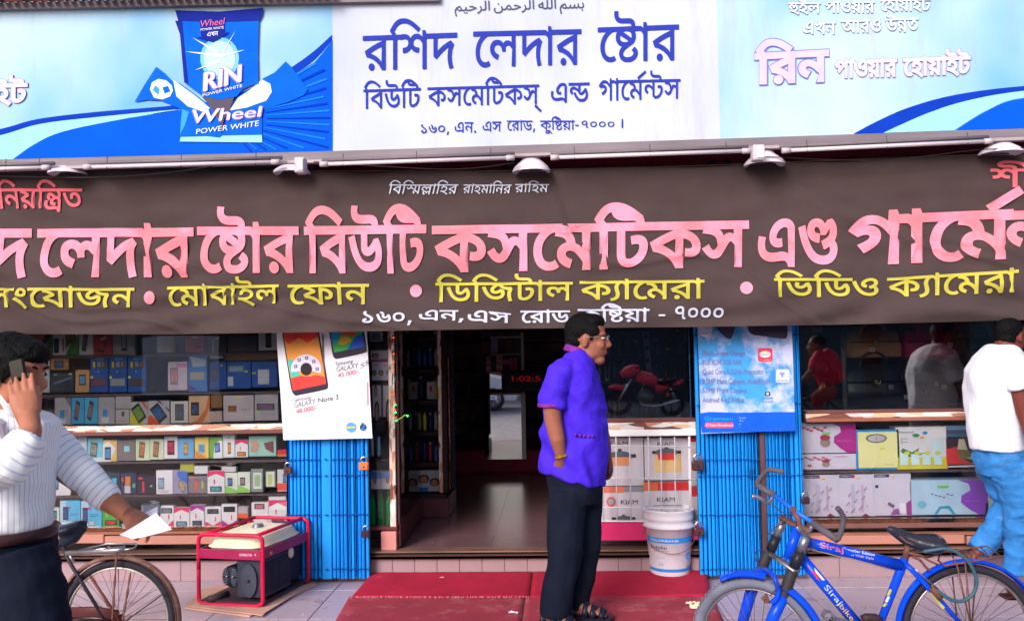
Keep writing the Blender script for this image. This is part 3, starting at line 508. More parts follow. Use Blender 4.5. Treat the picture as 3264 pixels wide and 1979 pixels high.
# ------------------------------------------------------------------ advertising sign board
SY = 5.45
def sz(px, py): return P(px, py, SY)
signs = thing('sign_board', (0, SY, 2.8), 'long printed shop sign board running across the top of the shop front', 'sign')
SB = M_(128, 118, 130, rough=.5, var=.25, scale=9., stretch=(.2, 1, 1))
zt = 4.15
bl, br = P(-300, 509, SY), P(3560, 404, SY)
def zb(x):
    pts = [(-300, 517), (0, 509), (1058, 482), (2200, 446), (3264, 410), (3560, 400)]
    q = [P(a, b, SY) for a, b in pts]
    for a, b in zip(q, q[1:]):
        if x <= b.x: return lerp(a.z, b.z, (x-a.x)/(b.x-a.x))
    return q[-1].z
def panel_mat(name, c0, c1, c2):
    m = bpy.data.materials.new(name); m.use_nodes = True; N = m.node_tree.nodes; L = m.node_tree.links; b = N['Principled BSDF']
    tc = N.new('ShaderNodeTexCoord'); mp = N.new('ShaderNodeMapping'); L.new(tc.outputs['Object'], mp.inputs[0])
    mp.inputs['Scale'].default_value = (1., 1, .8)
    n = N.new('ShaderNodeTexNoise'); n.inputs['Scale'].default_value = .9; n.inputs['Detail'].default_value = 3; L.new(mp.outputs[0], n.inputs['Vector'])
    r = N.new('ShaderNodeValToRGB'); e = r.color_ramp.elements
    e[0].position = .3; e[0].color = [s2l(c) for c in c0]+[1]; e[1].position = .7; e[1].color = [s2l(c) for c in c2]+[1]
    k = r.color_ramp.elements.new(.5); k.color = [s2l(c) for c in c1]+[1]
    L.new(n.outputs[0], r.inputs[0])
    n2 = N.new('ShaderNodeTexNoise'); n2.inputs['Scale'].default_value = 3; n2.inputs['Detail'].default_value = 8; n2.inputs['Roughness'].default_value = .75
    mp2 = N.new('ShaderNodeMapping'); mp2.inputs['Scale'].default_value = (2.5, 1, .35); L.new(tc.outputs['Object'], mp2.inputs[0]); L.new(mp2.outputs[0], n2.inputs['Vector'])
    r2 = N.new('ShaderNodeValToRGB'); r2.color_ramp.elements[0].position = .52; r2.color_ramp.elements[1].position = .8
    r2.color_ramp.elements[1].color = (.5, .5, .5, 1)
    mx = N.new('ShaderNodeMix'); mx.data_type = 'RGBA'; mx.inputs[7].default_value = (.36, .30, .38, 1)
    L.new(n2.outputs[0], r2.inputs[0]); L.new(r2.outputs[0], mx.inputs[0]); L.new(r.outputs[0], mx.inputs[6]); L.new(mx.outputs[2], b.inputs['Base Color'])
    b.inputs['Roughness'].default_value = .6; b.inputs['Specular IOR Level'].default_value = .04
    bp = N.new('ShaderNodeBump'); bp.inputs['Strength'].default_value = .25; bp.inputs['Distance'].default_value = .05
    n3 = N.new('ShaderNodeTexNoise'); n3.inputs['Scale'].default_value = 2.; L.new(tc.outputs['Object'], n3.inputs['Vector']); L.new(n3.outputs[0], bp.inputs['Height']); L.new(bp.outputs[0], b.inputs['Normal'])
    return m
PMID = panel_mat('white_flex', (168, 178, 208), (186, 194, 216), (196, 204, 222))
PSKY = panel_mat('pale_blue_flex', (104, 166, 222), (158, 194, 226), (190, 206, 226))
xs = [bl.x, sz(1062, 300).x, sz(2292, 300).x, br.x]
for k, (a, b, mm) in enumerate(((xs[0], xs[1], PSKY), (xs[1], xs[2], PMID), (xs[2], xs[3], PSKY))):
    n = 6; pts = [(lerp(a, b, i/n), SY, zb(lerp(a, b, i/n))) for i in range(n+1)]+[(b, SY, zt), (a, SY, zt)]
    MB().poly(pts, mm, .02).build('printed_panel', signs)
# steel edge under the printed panels
eb = MB(); n = 20
for i in range(n):
    xa, xb = lerp(xs[0], xs[3], i/n), lerp(xs[0], xs[3], (i+1)/n)
    for (h0, h1, y0, y1, mm) in ((-.055, -.003, SY-.012, SY+.05, SB), (-.075, -.058, SY-.03, SY+.02, M_(170, 155, 165, rough=.4))):
        v = [(xa, y0, zb(xa)+h0), (xb, y0, zb(xb)+h0), (xb, y0, zb(xb)+h1), (xa, y0, zb(xa)+h1), (xa, y1, zb(xa)+h0), (xb, y1, zb(xb)+h0), (xb, y1, zb(xb)+h1), (xa, y1, zb(xa)+h1)]
        eb.add(v, [(0, 1, 2, 3), (7, 6, 5, 4), (0, 4, 5, 1), (3, 2, 6, 7)], mm)
eb.build('bottom_edge', signs)
BLU = M_(48, 62, 170, rough=.8, spec=.03, var=.06); NAVY = M_(18, 60, 184, rough=.8, spec=.03, var=.12); CYN = M_(150, 212, 248, rough=.8, spec=.03, var=.06)
DEEP = M_(10, 88, 232, rough=.8, spec=.03, var=.12, scale=3.); PNK = M_(240, 205, 235, rough=.8, spec=.03); OUTL = M_(120, 130, 225, rough=.8, spec=.03)
t = MB(); y1 = SY-.006
for a in (('রশিদ', 1156, 1457, (117, 106), (224, 217)), ('লেদার', 1508, 1853, (103, 95), (214, 205)), ('ষ্টোর', 1905, 2164, (90, 80), (197, 191))):
    word(t, *a, y1, BLU, bold=8)
for a in (('বিউটি', 1158, 1341, (287, 281), (347, 343)), ('কসমেটিকস্', 1362, 1726, (280, 270), (339, 331)), ('এন্ড', 1756, 1879, (267, 264), (328, 326)), ('গার্মেন্টস', 1908, 2169, (258, 253), (322, 314))):
    word(t, *a, y1, BLU, bold=6)
for a in (('১৬০,', 1342, 1431, 397, 425), ('এন.', 1449, 1517, 390, 423), ('এস', 1538, 1598, 388, 419), ('রোড,', 1615, 1705, 385, 416), ('কুষ্টিয়া-', 1721, 1844, 385, 414), ('৭০০০', 1853, 1958, 385, 408), ('।', 1981, 1986, 380, 408)):
    word(t, *a, y1, BLU, bold=3)
word(t, 'ARAB', 1449, 1861, (6, -4), (36, 26), y1, M_(70, 70, 110), bold=2, H=700)
t.build('lettering', signs)
# right advert
t = MB()
def outlined(w, x0, x1, top, base, face, edge, bo, bi):
    word(t, w, x0-1.5, x1+1.5, top, base, y1, edge, bold=bo); word(t, w, x0, x1, top, base, y1-.004, face, bold=bi)
LW = M_(242, 242, 250, rough=.8, spec=.03, var=.03); LE = M_(120, 165, 232, rough=.8, spec=.03)
for a in (('হুইল', 2513, 2615, 10, 43), ('পাওয়ার', 2630, 2787, 6, 41), ('হোয়াইট', 2807, 2966, (1, -3), 35), ('এখন', 2559, 2664, 71, 109), ('আরও', 2681, 2807, (67, 63), 104), ('উন্নত', 2822, 2928, (62, 58), 99)):
    outlined(*a, LW, LE, 26, 8)
outlined('রিন', 2405, 2643, (176, 164), (266, 256), M_(236, 190, 228), OUTL, 60, 36)
outlined('পাওয়ার', 2660, 2860, (196, 190), (248, 243), PNK, OUTL, 48, 34)
outlined('হোয়াইট', 2878, 3095, (189, 182), (242, 234), PNK, OUTL, 48, 34)
outlined('ইট', -25, 88, (272, 268), (330, 327), PNK, OUTL, 48, 34)
t.build('lettering', signs)
t = MB()
def arc(pts): return smooth_px(pts, 5)
# right swoosh
fpoly(t, arc([(2720, 427), (2800, 385), (2900, 342), (3050, 302), (3264, 275), (3560, 262)])+arc([(3560, 272), (3264, 290), (3080, 322), (2950, 364), (2815, 424)]), y1+.002, NAVY)
fpoly(t, arc([(2815, 424), (2950, 364), (3080, 322), (3264, 290), (3560, 272)])+arc([(3560, 300), (3264, 312), (3150, 350), (3040, 416)]), y1+.003, CYN)
fpoly(t, arc([(3046, 415), (3150, 352), (3264, 314), (3560, 300)])+[(3560, 402), (3264, 409)], y1+.002, DEEP)
# left swoosh
fpoly(t, arc([(-200, 450), (0, 412), (120, 380), (300, 358), (520, 340), (700, 318), (860, 255), (980, 180), (1058, 112)])+arc([(1058, 128), (985, 205), (860, 275), (700, 335), (520, 352), (330, 370), (130, 395), (0, 432), (-200, 478)]), y1+.002, NAVY)
fpoly(t, arc([(-200, 478), (0, 432), (130, 395), (330, 372), (560, 350)])+arc([(560, 354), (380, 382), (200, 420), (110, 460), (42, 508)])+[(-200, 513)], y1+.003, CYN)
fpoly(t, arc([(42, 507), (110, 460), (200, 420), (380, 382), (560, 352), (700, 345), (860, 290), (985, 215), (1060, 128)])+[(1060, 481)], y1+.003, DEEP)
RAY = M_(30, 120, 245, rough=.8, spec=.03, var=.1); RAYD = M_(8, 58, 190, rough=.8, spec=.03, var=.1)
cx, cyy = 700, 380
for i in range(26):     # printed sun rays
    a = math.radians(-50+i*6.0); b = a+math.radians(1.7)
    r0 = 150; r1 = 420
    q = [(cx+r0*math.cos(a), cyy+r0*math.sin(a)*.62), (cx+r1*math.cos(a), cyy+r1*math.sin(a)*.62), (cx+r1*math.cos(b), cyy+r1*math.sin(b)*.62), (cx+r0*math.cos(b), cyy+r0*math.sin(b)*.62)]
    def inside(p):
        x, y = p
        top = 352 if x < 560 else lerp(345, 135, max(0, (x-700)/360)**1.15)
        if x < 560: top = lerp(505, 352, max(0, (x-42)/518)**.6)
        return x < 1056 and y < 506-x*.0255 and y > top+6
    q = [p for p in q]
    pts = []
    for k in range(13):
        u = k/12; pa = (lerp(q[0][0], q[1][0], u), lerp(q[0][1], q[1][1], u)); pb = (lerp(q[3][0], q[2][0], u), lerp(q[3][1], q[2][1], u))
        if inside(pa) and inside(pb): pts.append((pa, pb))
    if len(pts) > 2: fpoly(t, [p[0] for p in pts]+[p[1] for p in pts[::-1]], y1-.001, RAY if i % 2 else RAYD)
t.build('printed_swoosh', signs)
# packet artwork on the left advert
t = MB(); ya = y1-.004
LB = M_(60, 150, 250, rough=.8, spec=.03, var=.15, scale=5.); PB = M_(16, 98, 236, rough=.8, spec=.03, var=.15); PD = M_(30, 44, 150, rough=.8, spec=.03); PW = M_(205, 232, 255, rough=.8, spec=.03, var=.08)
def c1(*q): return [(a/2.24, b/2.24) for a, b in q]
fpoly(t, c1((960, 730), (1030, 610), (1115, 478), (1170, 520), (1230, 580), (1290, 600), (1400, 680), (1500, 760), (1560, 860), (1585, 960), (1640, 790), (1700, 690), (1790, 640), (1880, 560), (1960, 520), (2040, 440), (2080, 480), (2200, 640), (2170, 680), (2060, 730), (1940, 765), (1870, 780), (1870, 1020), (1283, 1010), (1300, 850), (1290, 780), (1150, 720), (1050, 715)), ya, PB)
fpoly(t, c1((1235, 570), (1290, 610), (1400, 690), (1500, 775), (1450, 800), (1340, 760), (1260, 690)), ya-.002, PW)
fpoly(t, c1((1640, 790), (1700, 700), (1790, 640), (1870, 570), (1930, 600), (1940, 660), (1900, 720), (1760, 770)), ya-.002, PW)
fpoly(t, c1((1290, 980), (1480, 975), (1570, 985), (1590, 970), (1870, 965), (1872, 1018), (1283, 1012)), ya-.002, CYN)
fpoly(t, c1((1300, 780), (1350, 800), (1320, 900), (1285, 965), (1290, 880)), ya-.002, LB)
fpoly(t, c1((1070, 640), (1085, 590), (1130, 565), (1185, 575), (1225, 610), (1235, 650), (1215, 690), (1160, 712), (1100, 700)), ya-.003, PW)
fpoly(t, c1((1090, 645), (1110, 610), (1140, 640), (1130, 680)), ya-.004, LB); fpoly(t, c1((1160, 625), (1200, 615), (1215, 655), (1175, 670)), ya-.004, PB)
# torn notch, then the upper packet
fpoly(t, c1((1440, 690), (1680, 670), (1640, 790), (1600, 850), (1583, 925), (1560, 860), (1500, 760)), ya-.004, M_(66, 58, 84))
fpoly(t, c1((1250, 75), (1560, 85), (1880, 58), (1870, 110), (1848, 150), (1840, 400), (1845, 600), (1790, 610), (1730, 640), (1690, 690), (1560, 712), (1450, 690), (1380, 640), (1315, 590), (1300, 420), (1285, 250), (1270, 130)), ya-.006, PB)
fpoly(t, c1((1250, 75), (1560, 85), (1880, 58), (1870, 110), (1848, 150), (1560, 160), (1272, 150)), ya-.008, PD)
fpoly(t, c1((1250, 150), (1300, 150), (1325, 420), (1345, 600), (1315, 590), (1300, 420), (1285, 250)), ya-.008, PD)
fpoly(t, [(700+62*math.cos(i*.3), 187+68*math.sin(i*.3)) for i in range(21)], ya-.008, M_(120, 190, 255, rough=.8, spec=.03))
fpoly(t, [(700+50*math.cos(i*.3), 187+56*math.sin(i*.3)) for i in range(21)], ya-.010, M_(176, 218, 255, rough=.8, spec=.03))
for (ax, ay, bx, by) in ((590, 165, 700, 178), (612, 120, 690, 165), (620, 225, 700, 195), (780, 160, 700, 180), (750, 100, 708, 172)):
    fpoly(t, [(ax, ay), (bx, by-5), (bx, by+5)], ya-.012, M_(225, 240, 255))
fpoly(t, c1((1425, 140), (1600, 110), (1600, 235), (1640, 232), (1525, 305), (1395, 268), (1437, 265)), ya-.012, PD)
RED = M_(225, 110, 150, rough=.8, spec=.03); WH = M_(235, 235, 250, rough=.8, spec=.03, var=.02)
text_px(t, 'Wheel', 636, 714, (66, 56), (88, 78), ya-.014, RED, .15)
text_px(t, 'POWER WHITE', 640, 713, (92, 84), (99, 92), ya-.014, WH)
word(t, 'এখন', 660, 695, (104, 101), (117, 114), ya-.014, WH, bold=8)
for dx_, dy_ in ((-5, 0), (5, 0), (0, -5), (0, 5), (-4, 4), (4, -4)): text_px(t, 'RIN', 650+dx_, 766+dx_, (232+dy_, 206+dy_), (292+dy_, 262+dy_), ya-.013-.0003*dx_, OUTL, .04)
for dx_ in (-3, 0, 3): text_px(t, 'RIN', 650+dx_, 766+dx_, (230, 205), (292, 261), ya-.016-.0002*dx_, PNK, .04)
text_px(t, 'POWER WHITE', 646, 772, (300, 268), (309, 278), ya-.014, WH)
for dx_, dy_ in ((-3, 0), (3, 0), (0, -3), (0, 3)): text_px(t, 'Wheel', 604+dx_, 830+dx_, (350+dy_, 339+dy_), (396+dy_, 373+dy_), ya-.006-.0003*dx_, OUTL, .2)
for dx_ in (-1.5, 1.5): text_px(t, 'Wheel', 606+dx_, 828+dx_, (349, 338), (395, 372), ya-.009-.0002*dx_, PNK, .2)
text_px(t, 'POWER WHITE', 625, 824, (412, 384), (428, 402), ya-.007, WH, .1)
t.build('printed_packet', signs)
# rust-red roof tin above the left end of the board
rb = MB(); xa = bl.x
for i in range(44):
    x = P(-60+i*26, 10, SY-.05).x
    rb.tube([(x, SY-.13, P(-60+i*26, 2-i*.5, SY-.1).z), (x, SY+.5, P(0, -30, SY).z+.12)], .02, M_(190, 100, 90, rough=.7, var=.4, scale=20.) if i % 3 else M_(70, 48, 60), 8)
rb.build('tin_roof', None, label='rusty red corrugated tin roof edge above the left advert of the sign board', cat='roof')
eb = MB(); a = P(-300, 26, SY-.04); b = P(1400, -8, SY-.04)
eb.add([(a.x, a.y, a.z-.02), (b.x, b.y, b.z-.02), (b.x, b.y, b.z+.02), (a.x, a.y, a.z+.02), (a.x, a.y+.06, a.z-.02), (b.x, b.y+.06, b.z-.02), (b.x, b.y+.06, b.z+.02), (a.x, a.y+.06, a.z+.02)], [(0, 1, 2, 3), (7, 6, 5, 4), (0, 4, 5, 1), (3, 2, 6, 7)], SB)
eb.build('top_edge', signs)

# ------------------------------------------------------------------ older red sign hidden between banner and board
old = thing('old_red_sign', (0, 5.72, 2.6), 'old dark red sign strip showing between the brown banner and the sign board', 'sign')
MB().box(P(1000, 540, 5.72).x, P(3400, 540, 5.72).x, 5.72, 5.75, P(1600, 590, 5.72).z, P(1600, 480, 5.72).z, M_(120, 24, 48, rough=.5, var=.2)).build('panel', old)
t = MB()
for a in (('কসমেটিকস', 1280, 1900), ('গার্মেন্টস', 1990, 2500)): word(t, *a, (548, 536), (620, 606), 5.712, M_(40, 34, 66), bold=14)
for a in (('লেদার', 2560, 3050), ('ষ্টোর', 3080, 3300)): word(t, *a, (512, 505), (600, 590), 5.712, M_(150, 26, 60), bold=14)
t.build('lettering', old)
struct('soffit_wall', MB().box(XL, XR, 5.78, 5.9, 2.45, 3.1, M_(120, 108, 118, rough=.7, var=.2)))

# ------------------------------------------------------------------ tube lights, white lamp shades, junction boxes
LAMPY = 5.33
TUBE = M_(206, 196, 208, rough=.3, var=.05)
names = ['white fluorescent tube light at the far left end under the sign board', 'white fluorescent tube light under the packet advert, left of the first junction box',
         'white fluorescent tube light under the shop name, left of the middle lamp shade', 'white fluorescent tube light between the middle lamp shade and the second junction box',
         'white fluorescent tube light under the right advert of the sign board']
for k, (xa, ya_, xb, yb) in enumerate(((-120, 541, 160, 534), (268, 533, 892, 516), (1020, 524, 1640, 503), (1755, 503, 2392, 481), (2492, 481, 3165, 450))):
    a, b = P(xa, ya_, LAMPY), P(xb, yb, LAMPY); d = (b-a).normalized()
    o = thing('tube_light', a, names[k], 'tube light', 'tube lights under the sign board')
    MB().tube([a+d*.03, b-d*.03], .012, TUBE, 12).build('tube', o)
    for e in (a, b-d*.05): MB().tube([e, e+d*.05], .017, M_(190, 180, 190), 10).build('end_cap', o)
    MB().tube([a+Vector((0, .05, .035)), b+Vector((0, .05, .035))], .012, M_(120, 108, 118), 4).build('batten', o)
    mb = MB()
    for u in (.12, .5, .88):
        p = a+(b-a)*u; mb.tube([p+Vector((0, -.01, -.02)), p+Vector((.0, .0, .06))], .0025, M_(80, 70, 80), 6)
    mb.build('clip', o)
for k, (x, ytop, ybot, w, lab) in enumerate(((215, 520, 555, 120, 'white bell lamp shade at the left end under the sign board'), (930, 512, 552, 118, 'white bell lamp shade behind the left junction box'),
        (1694, 495, 548, 122, 'white bell lamp shade hanging in the middle between two tube lights'), (2437, 478, 526, 128, 'white bell lamp shade behind the right junction box'), (3190, 448, 490, 130, 'white bell lamp shade at the right end under the sign board'))):
    c = P(x, ybot+2, 5.5); r = w/2*5.5/FPX; h = P(x, ytop+6, 5.5).z-c.z
    o = thing('lamp_shade', c, lab, 'lamp', 'white lamp shades under the sign board')
    SH = M_(226, 214, 230, rough=.4, var=.08)
    MB().lathe(c, [(r, 0), (r*.99, .012), (r*.88, h*.35), (r*.66, h*.62), (r*.5, h*.8), (r*.45, h), (r*.40, h), (r*.8, h*.3), (r*.93, .005)], SH, 28, cap=False).build('shade', o)
    MB().lathe(c+Vector((0, 0, h)), [(r*.40, 0), (r*.38, .01), (r*.3, .02)], M_(90, 82, 92), 16).build('holder', o)
for k, (x0, y0, x1, y1_, lab) in enumerate(((938, 500, 968, 550, 'white junction box on the lamp rail left of the shop name'), (2402, 460, 2438, 510, 'white junction box on the lamp rail under the right advert'))):
    a, b = P(x0, y1_, 5.26), P(x1, y0, 5.26)
    o = thing('junction_box', a, lab, 'junction box', 'junction boxes on the lamp rail')
    MB().bbox(a.x, b.x, 5.26, 5.34, a.z, b.z, M_(196, 186, 200), .006).build('case', o)
    MB().bbox(a.x+.022, b.x-.004, 5.252, 5.2595, a.z+.012, b.z-.012, M_(232, 228, 240), .003).build('cover', o)

# ------------------------------------------------------------------ cloth banner
BY = 5.56
def wr(x, z):
    t = max(0, min(1, (2.66-z)/1.05))
    f = noise.noise(Vector((x*1.1+z*1.0, z*2.6-x*.5, 3.1)))*1.25
    g = noise.noise(Vector((x*3.2+z*2.5, z*7.5-x*1.2, 9.1)))
    h = math.sin((z*1.0+.22*math.sin(x*1.7+.4)+x*.08)*34+noise.noise(Vector((x*.9, z*1.2, 2)))*7)
    k = max(0, noise.noise(Vector((x*.55+4, z*1.1, 7)))+.15)
    low = t**1.6
    d = (x*.8+z*1.9) + noise.noise(Vector((x*1.4, z*1.7, 5)))*.5
    cre = 0.
    for c0 in (2.2, 4.55, 5.9, 1.1): cre += math.exp(-((d-c0)/.05)**2)-.6*math.exp(-((d-c0-.11)/.06)**2)
    return -.022*f-.020*g*(.45+low)-.022*h*k*(.15+low)-.020*cre*(.35+.65*t)
def bw(p): return Vector((p.x, BY+wr(p.x, p.z)-.009, p.z))
def topy(px): return lerp(550, 497, max(-.1, px/3264)**1.0) if px < 3264 else 497
tp = [(-500, 560), (0, 549), (560, 549), (1050, 549), (1600, 547), (2200, 532), (2700, 515), (3264, 490), (3800, 470)]
bt = [(-500, 1075), (0, 1064), (500, 1066), (1050, 1058), (1600, 1048), (2200, 1042), (2700, 1034), (3264, 1020), (3800, 1012)]
def itp(tb, x):
    for a, b in zip(tb, tb[1:]):
        if x <= b[0]: return lerp(a[1], b[1], (x-a[0])/(b[0]-a[0]))
    return tb[-1][1]
NX, NZ = 420, 76
vs = []
for j in range(NZ+1):
    for i in range(NX+1):
        px = -480+i*(4230/NX); v = j/NZ
        p = P(px, lerp(itp(bt, px), itp(tp, px)+3*math.sin(px*.012), v), BY)
        vs.append((p.x, BY+wr(p.x, p.z), p.z))
fs = [(j*(NX+1)+i, j*(NX+1)+i+1, (j+1)*(NX+1)+i+1, (j+1)*(NX+1)+i) for j in range(NZ) for i in range(NX)]
ban = thing('banner', (0, BY, 2.1), 'long brown cloth banner with big pink Bengali lettering hung across the shop front', 'banner')
MB().add(vs, fs, M_(74, 60, 62, rough=.9, var=.14, scale=4., bump=.3, bscale=220., spec=.25), True).build('cloth', ban)
PINK = M_(232, 132, 148, rough=.9, spec=.05, var=.08, scale=5., dirt=((230, 146, 176), 2.4, .46)); YEL = M_(192, 184, 80, rough=.9, spec=.05, var=.14, scale=8.)
SIL = M_(196, 200, 225, rough=.7, var=.12, scale=10.); CORAL = M_(220, 104, 120, rough=.8, var=.1)
t = MB()
KW = dict(grid=55., warp=bw, Y=BY)
for a in (('রশিদ', -330, 101, 735, 880), ('লেদার', 119, 619, (736, 732), 878), ('ষ্টোর', 630, 955, 729, 865), ('বিউটি', 972, 1360, (729, 723), 866), ('কসমেটিকস', 1378, 2387, (727, 709), (864, 845)),
          ('এণ্ড', 2415, 2669, 704, 845), ('গার্মে', 2702, 3262, (698, 671), (842, 818)), ('ন্টস', 3196, 3560, (680, 668), (824, 812))):
    word(t, a[0], a[1], a[2], a[3], a[4], m=PINK, bold=26, **KW)
for (x, y, rx, ry) in ((545, 865, 21, 21), (889, 864, 20, 20)): pass
t.build('lettering', ban)
t = MB()
for a in (('সংযোজন', -42, 431, 919, 979), ('মোবাইল', 534, 890, (915, 908), (976, 966)), ('ফোন', 918, 1176, (909, 906), 969), ('ডিজিটাল', 1387, 1826, (902, 900), (962, 957)), ('ক্যামেরা', 1847, 2244, (897, 894), (955, 951)),
          ('ভিডিও', 2465, 2800, 888, 946), ('ক্যামেরা', 2829, 3244, (887, 861), (946, 930))):
    word(t, a[0], a[1], a[2], a[3], a[4], m=YEL, bold=13, **KW)
t.build('lettering', ban)
t = MB()
for a in (('১৬০,', 1157, 1314, 992, 1029), ('এন,', 1337, 1478, 989, 1021), ('এস', 1491, 1629, (986, 1000), (1026, 1029)), ('রোড,', 1659, 1832, 991, 1028), ('কুষ্টিয়া', 1841, 2069, 986, 1025), ('৭০০০', 2151, 2307, 977, 1017)):
    if a[0] in WRD: word(t, a[0], a[1], a[2], a[3], a[4], m=SIL, bold=14, **KW)
for a in (('বিস্মিল্লাহির', 1236, 1456, 590, 619), ('রাহমানির', 1474, 1627, 590, 617), ('রাহিম', 1640, 1747, 589, 614)):
    word(t, a[0], a[1], a[2], a[3], a[4], m=SIL, bold=3, shear=.03, **KW)
fpoly(t, [(2098, 1002), (2119, 1002), (2119, 1008), (2098, 1008)], BY, SIL, bw)
t.build('lettering', ban)
t = MB()
word(t, 'নিয়ন্ত্রিত', -8, 266, 604, 664, m=CORAL, bold=16, **KW); word(t, 'শী', 3153, 3290, 541, 597, m=CORAL, bold=18, **KW)
for (x, y, rx, ry) in ((480, 949, 17, 21), (1325, 927, 19, 20), (2378, 918, 20, 20)):
    fpoly(t, [(x+rx*math.cos(i*.4), y+ry*math.sin(i*.4)) for i in range(16)], BY, PINK, bw)
t.build('lettering', ban)
MB().tube([P(-500, 556, BY+.01), P(0, 547, BY+.01), P(1600, 545, BY+.01), P(2200, 530, BY+.01), P(3264, 488, BY+.01), P(3700, 470, BY+.01)], .004, M_(90, 80, 70), 6).build('rope', ban)

for k, (l, lab) in enumerate(((((-100, 560, 5.4), (300, 566, 5.42), (560, 548, 5.4), (720, 520, 5.4)), 'thin black wire drooping under the tube light at the left'), (((1000, 516, 5.4), (1420, 540, 5.42), (1640, 520, 5.4)), 'thin grey wire sagging left of the middle lamp shade'), (((2440, 500, 5.38), (2800, 512, 5.42), (3100, 480, 5.4), (3300, 470, 5.4)), 'thin black wire sagging under the right tube light'))):
    MB().tube([tuple(P(*q)) for q in smooth_px(list(l), 6)], .003, M_(50, 44, 52), 5).build('wire', None, label=lab, cat='wire', group='loose wires under the sign board')

# ------------------------------------------------------------------ folding steel gates
GB = M_(24, 152, 250, rough=.5, var=.16, scale=6., stretch=(1, 1, .25), dirt=((18, 70, 130), 9., .62))
GD = M_(8, 26, 66, rough=.6, var=.3)
def gate(xs, label, ybase, post=None, wide=()):
    Y = 5.9; a = P(xs[0], ybase, Y); z0 = a.z+.006; z1 = 2.72
    o = thing('folding_gate', (a.x, Y, 0), label, 'folding gate', 'blue folding gates beside the doorway')
    n = len(xs)-1
    for i in range(n):
        if post and post[0] < (xs[i]+xs[i+1])/2 < post[1]: continue
        xa, xb = P(xs[i], ybase, Y).x+.003, P(xs[i+1], ybase, Y).x-.0045
        d = R.uniform(-.012, .012); mb = MB(); w = xb-xa
        if i in wide: mb.bbox(xa, xb, Y+d, Y+d+.02, z0, z1, GB, .003)
        else:      # a U channel
            mb.bbox(xa, xb, Y+d, Y+d+.035, z0+R.uniform(0, .006), z1, GB, .005)
        mb.build('slat', o)
    if post:
        xa, xb = P(post[0], ybase, Y).x, P(post[1], ybase, Y).x
        MB().bbox(xa+.002, xb-.002, Y-.02, Y+.03, z0, z1, M_(92, 62, 70, rough=.6, var=.35, scale=12., stretch=(1, 1, .3), dirt=((20, 80, 130), 12., .6)), .005).build('post', o)
    xa, xb = P(xs[0]+2, ybase, Y).x, P(xs[-1]-2, ybase, Y).x
    for py in (1072, 1290, 1465, 1516, 1640, 1812):
        z = P(xs[0], py, Y).z; mb = MB()
        for i in range(n):
            xm = P((xs[i]+xs[i+1])/2, ybase, Y).x
            mb.tube([(xm-.009, Y-.014, z+R.uniform(-.003, .003)), (xm+.009, Y-.014, z)], .0045, M_(14, 78, 150, rough=.5), 6)
        mb.build('rivet_row', o)
    MB().box(xa, xb, Y+.045, Y+.055, z0, z1, GD).build('gap_shade_sheet', o)  # added dark sheet, paints the shade in the gaps between slats
    return o
lx = [913, 922, 935, 948, 961, 974, 987, 1000, 1012, 1024, 1058, 1072, 1084, 1096, 1108, 1119, 1130, 1140, 1152, 1164, 1177]
lx = [x+2 for x in lx]
gate(lx, 'blue folding steel gate packed beside the generator, left of the doorway', 1849, wide=(9, 15))
rx = [2232, 2246, 2260, 2273, 2286, 2298, 2311, 2324, 2337, 2350, 2362, 2374, 2386, 2398, 2410, 2421, 2432, 2450, 2462, 2474, 2486, 2498, 2510, 2521, 2532, 2545, 2560, 2572]
gate(rx, 'blue folding steel gate packed behind the blue bicycle, right of the doorway', 1840, post=(2432, 2451))

def padlock(px, py, s, label, body, Y=5.84, ang=0):
    c = P(px, py, Y); o = thing('padlock', c, label, 'padlock', 'padlocks on the gates')
    k = s*Y/FPX
    MB().bbox(c.x-k*.5, c.x+k*.5, Y-.012, Y+.012, c.z-k*.45, c.z+k*.4, body, k*.12).build('body', o)
    pts = [(c.x+k*.33*math.cos(a), Y, c.z+k*.55+k*.36*math.sin(a)) for a in [math.pi*i/8 for i in range(9)]]
    MB().tube([(c.x+k*.33, Y, c.z+k*.35)]+pts+[(c.x-k*.33, Y, c.z+k*.35)], k*.085, CHROME, 8).build('shackle', o)
    MB().tube([(c.x, Y-.0125, c.z-k*.1), (c.x, Y-.0145, c.z-k*.1)], k*.09, BLACK, 8).build('keyhole', o)
BR = M_(98, 66, 72, rough=.4, metal=.5, var=.3, scale=30.); ORG = M_(226, 120, 70, rough=.4, var=.15, scale=30.)
padlock(918, 1498, 27, 'dark brown padlock on the left edge of the left gate', BR)
padlock(1160, 1484, 31, 'orange brass padlock on the right edge of the left gate', ORG)
padlock(1166, 1700, 27, 'dark padlock with bright shackle low on the right edge of the left gate', M_(70, 52, 64, rough=.4, metal=.4))
padlock(2224, 1482, 38, 'large bronze padlock above the white bucket on the right gate', BR)
padlock(2228, 1692, 32, 'bronze padlock just right of the rim of the white bucket', BR)
padlock(2567, 1594, 26, 'small dark padlock on the right edge of the right gate above the handlebar', M_(70, 54, 66, rough=.4, metal=.4))

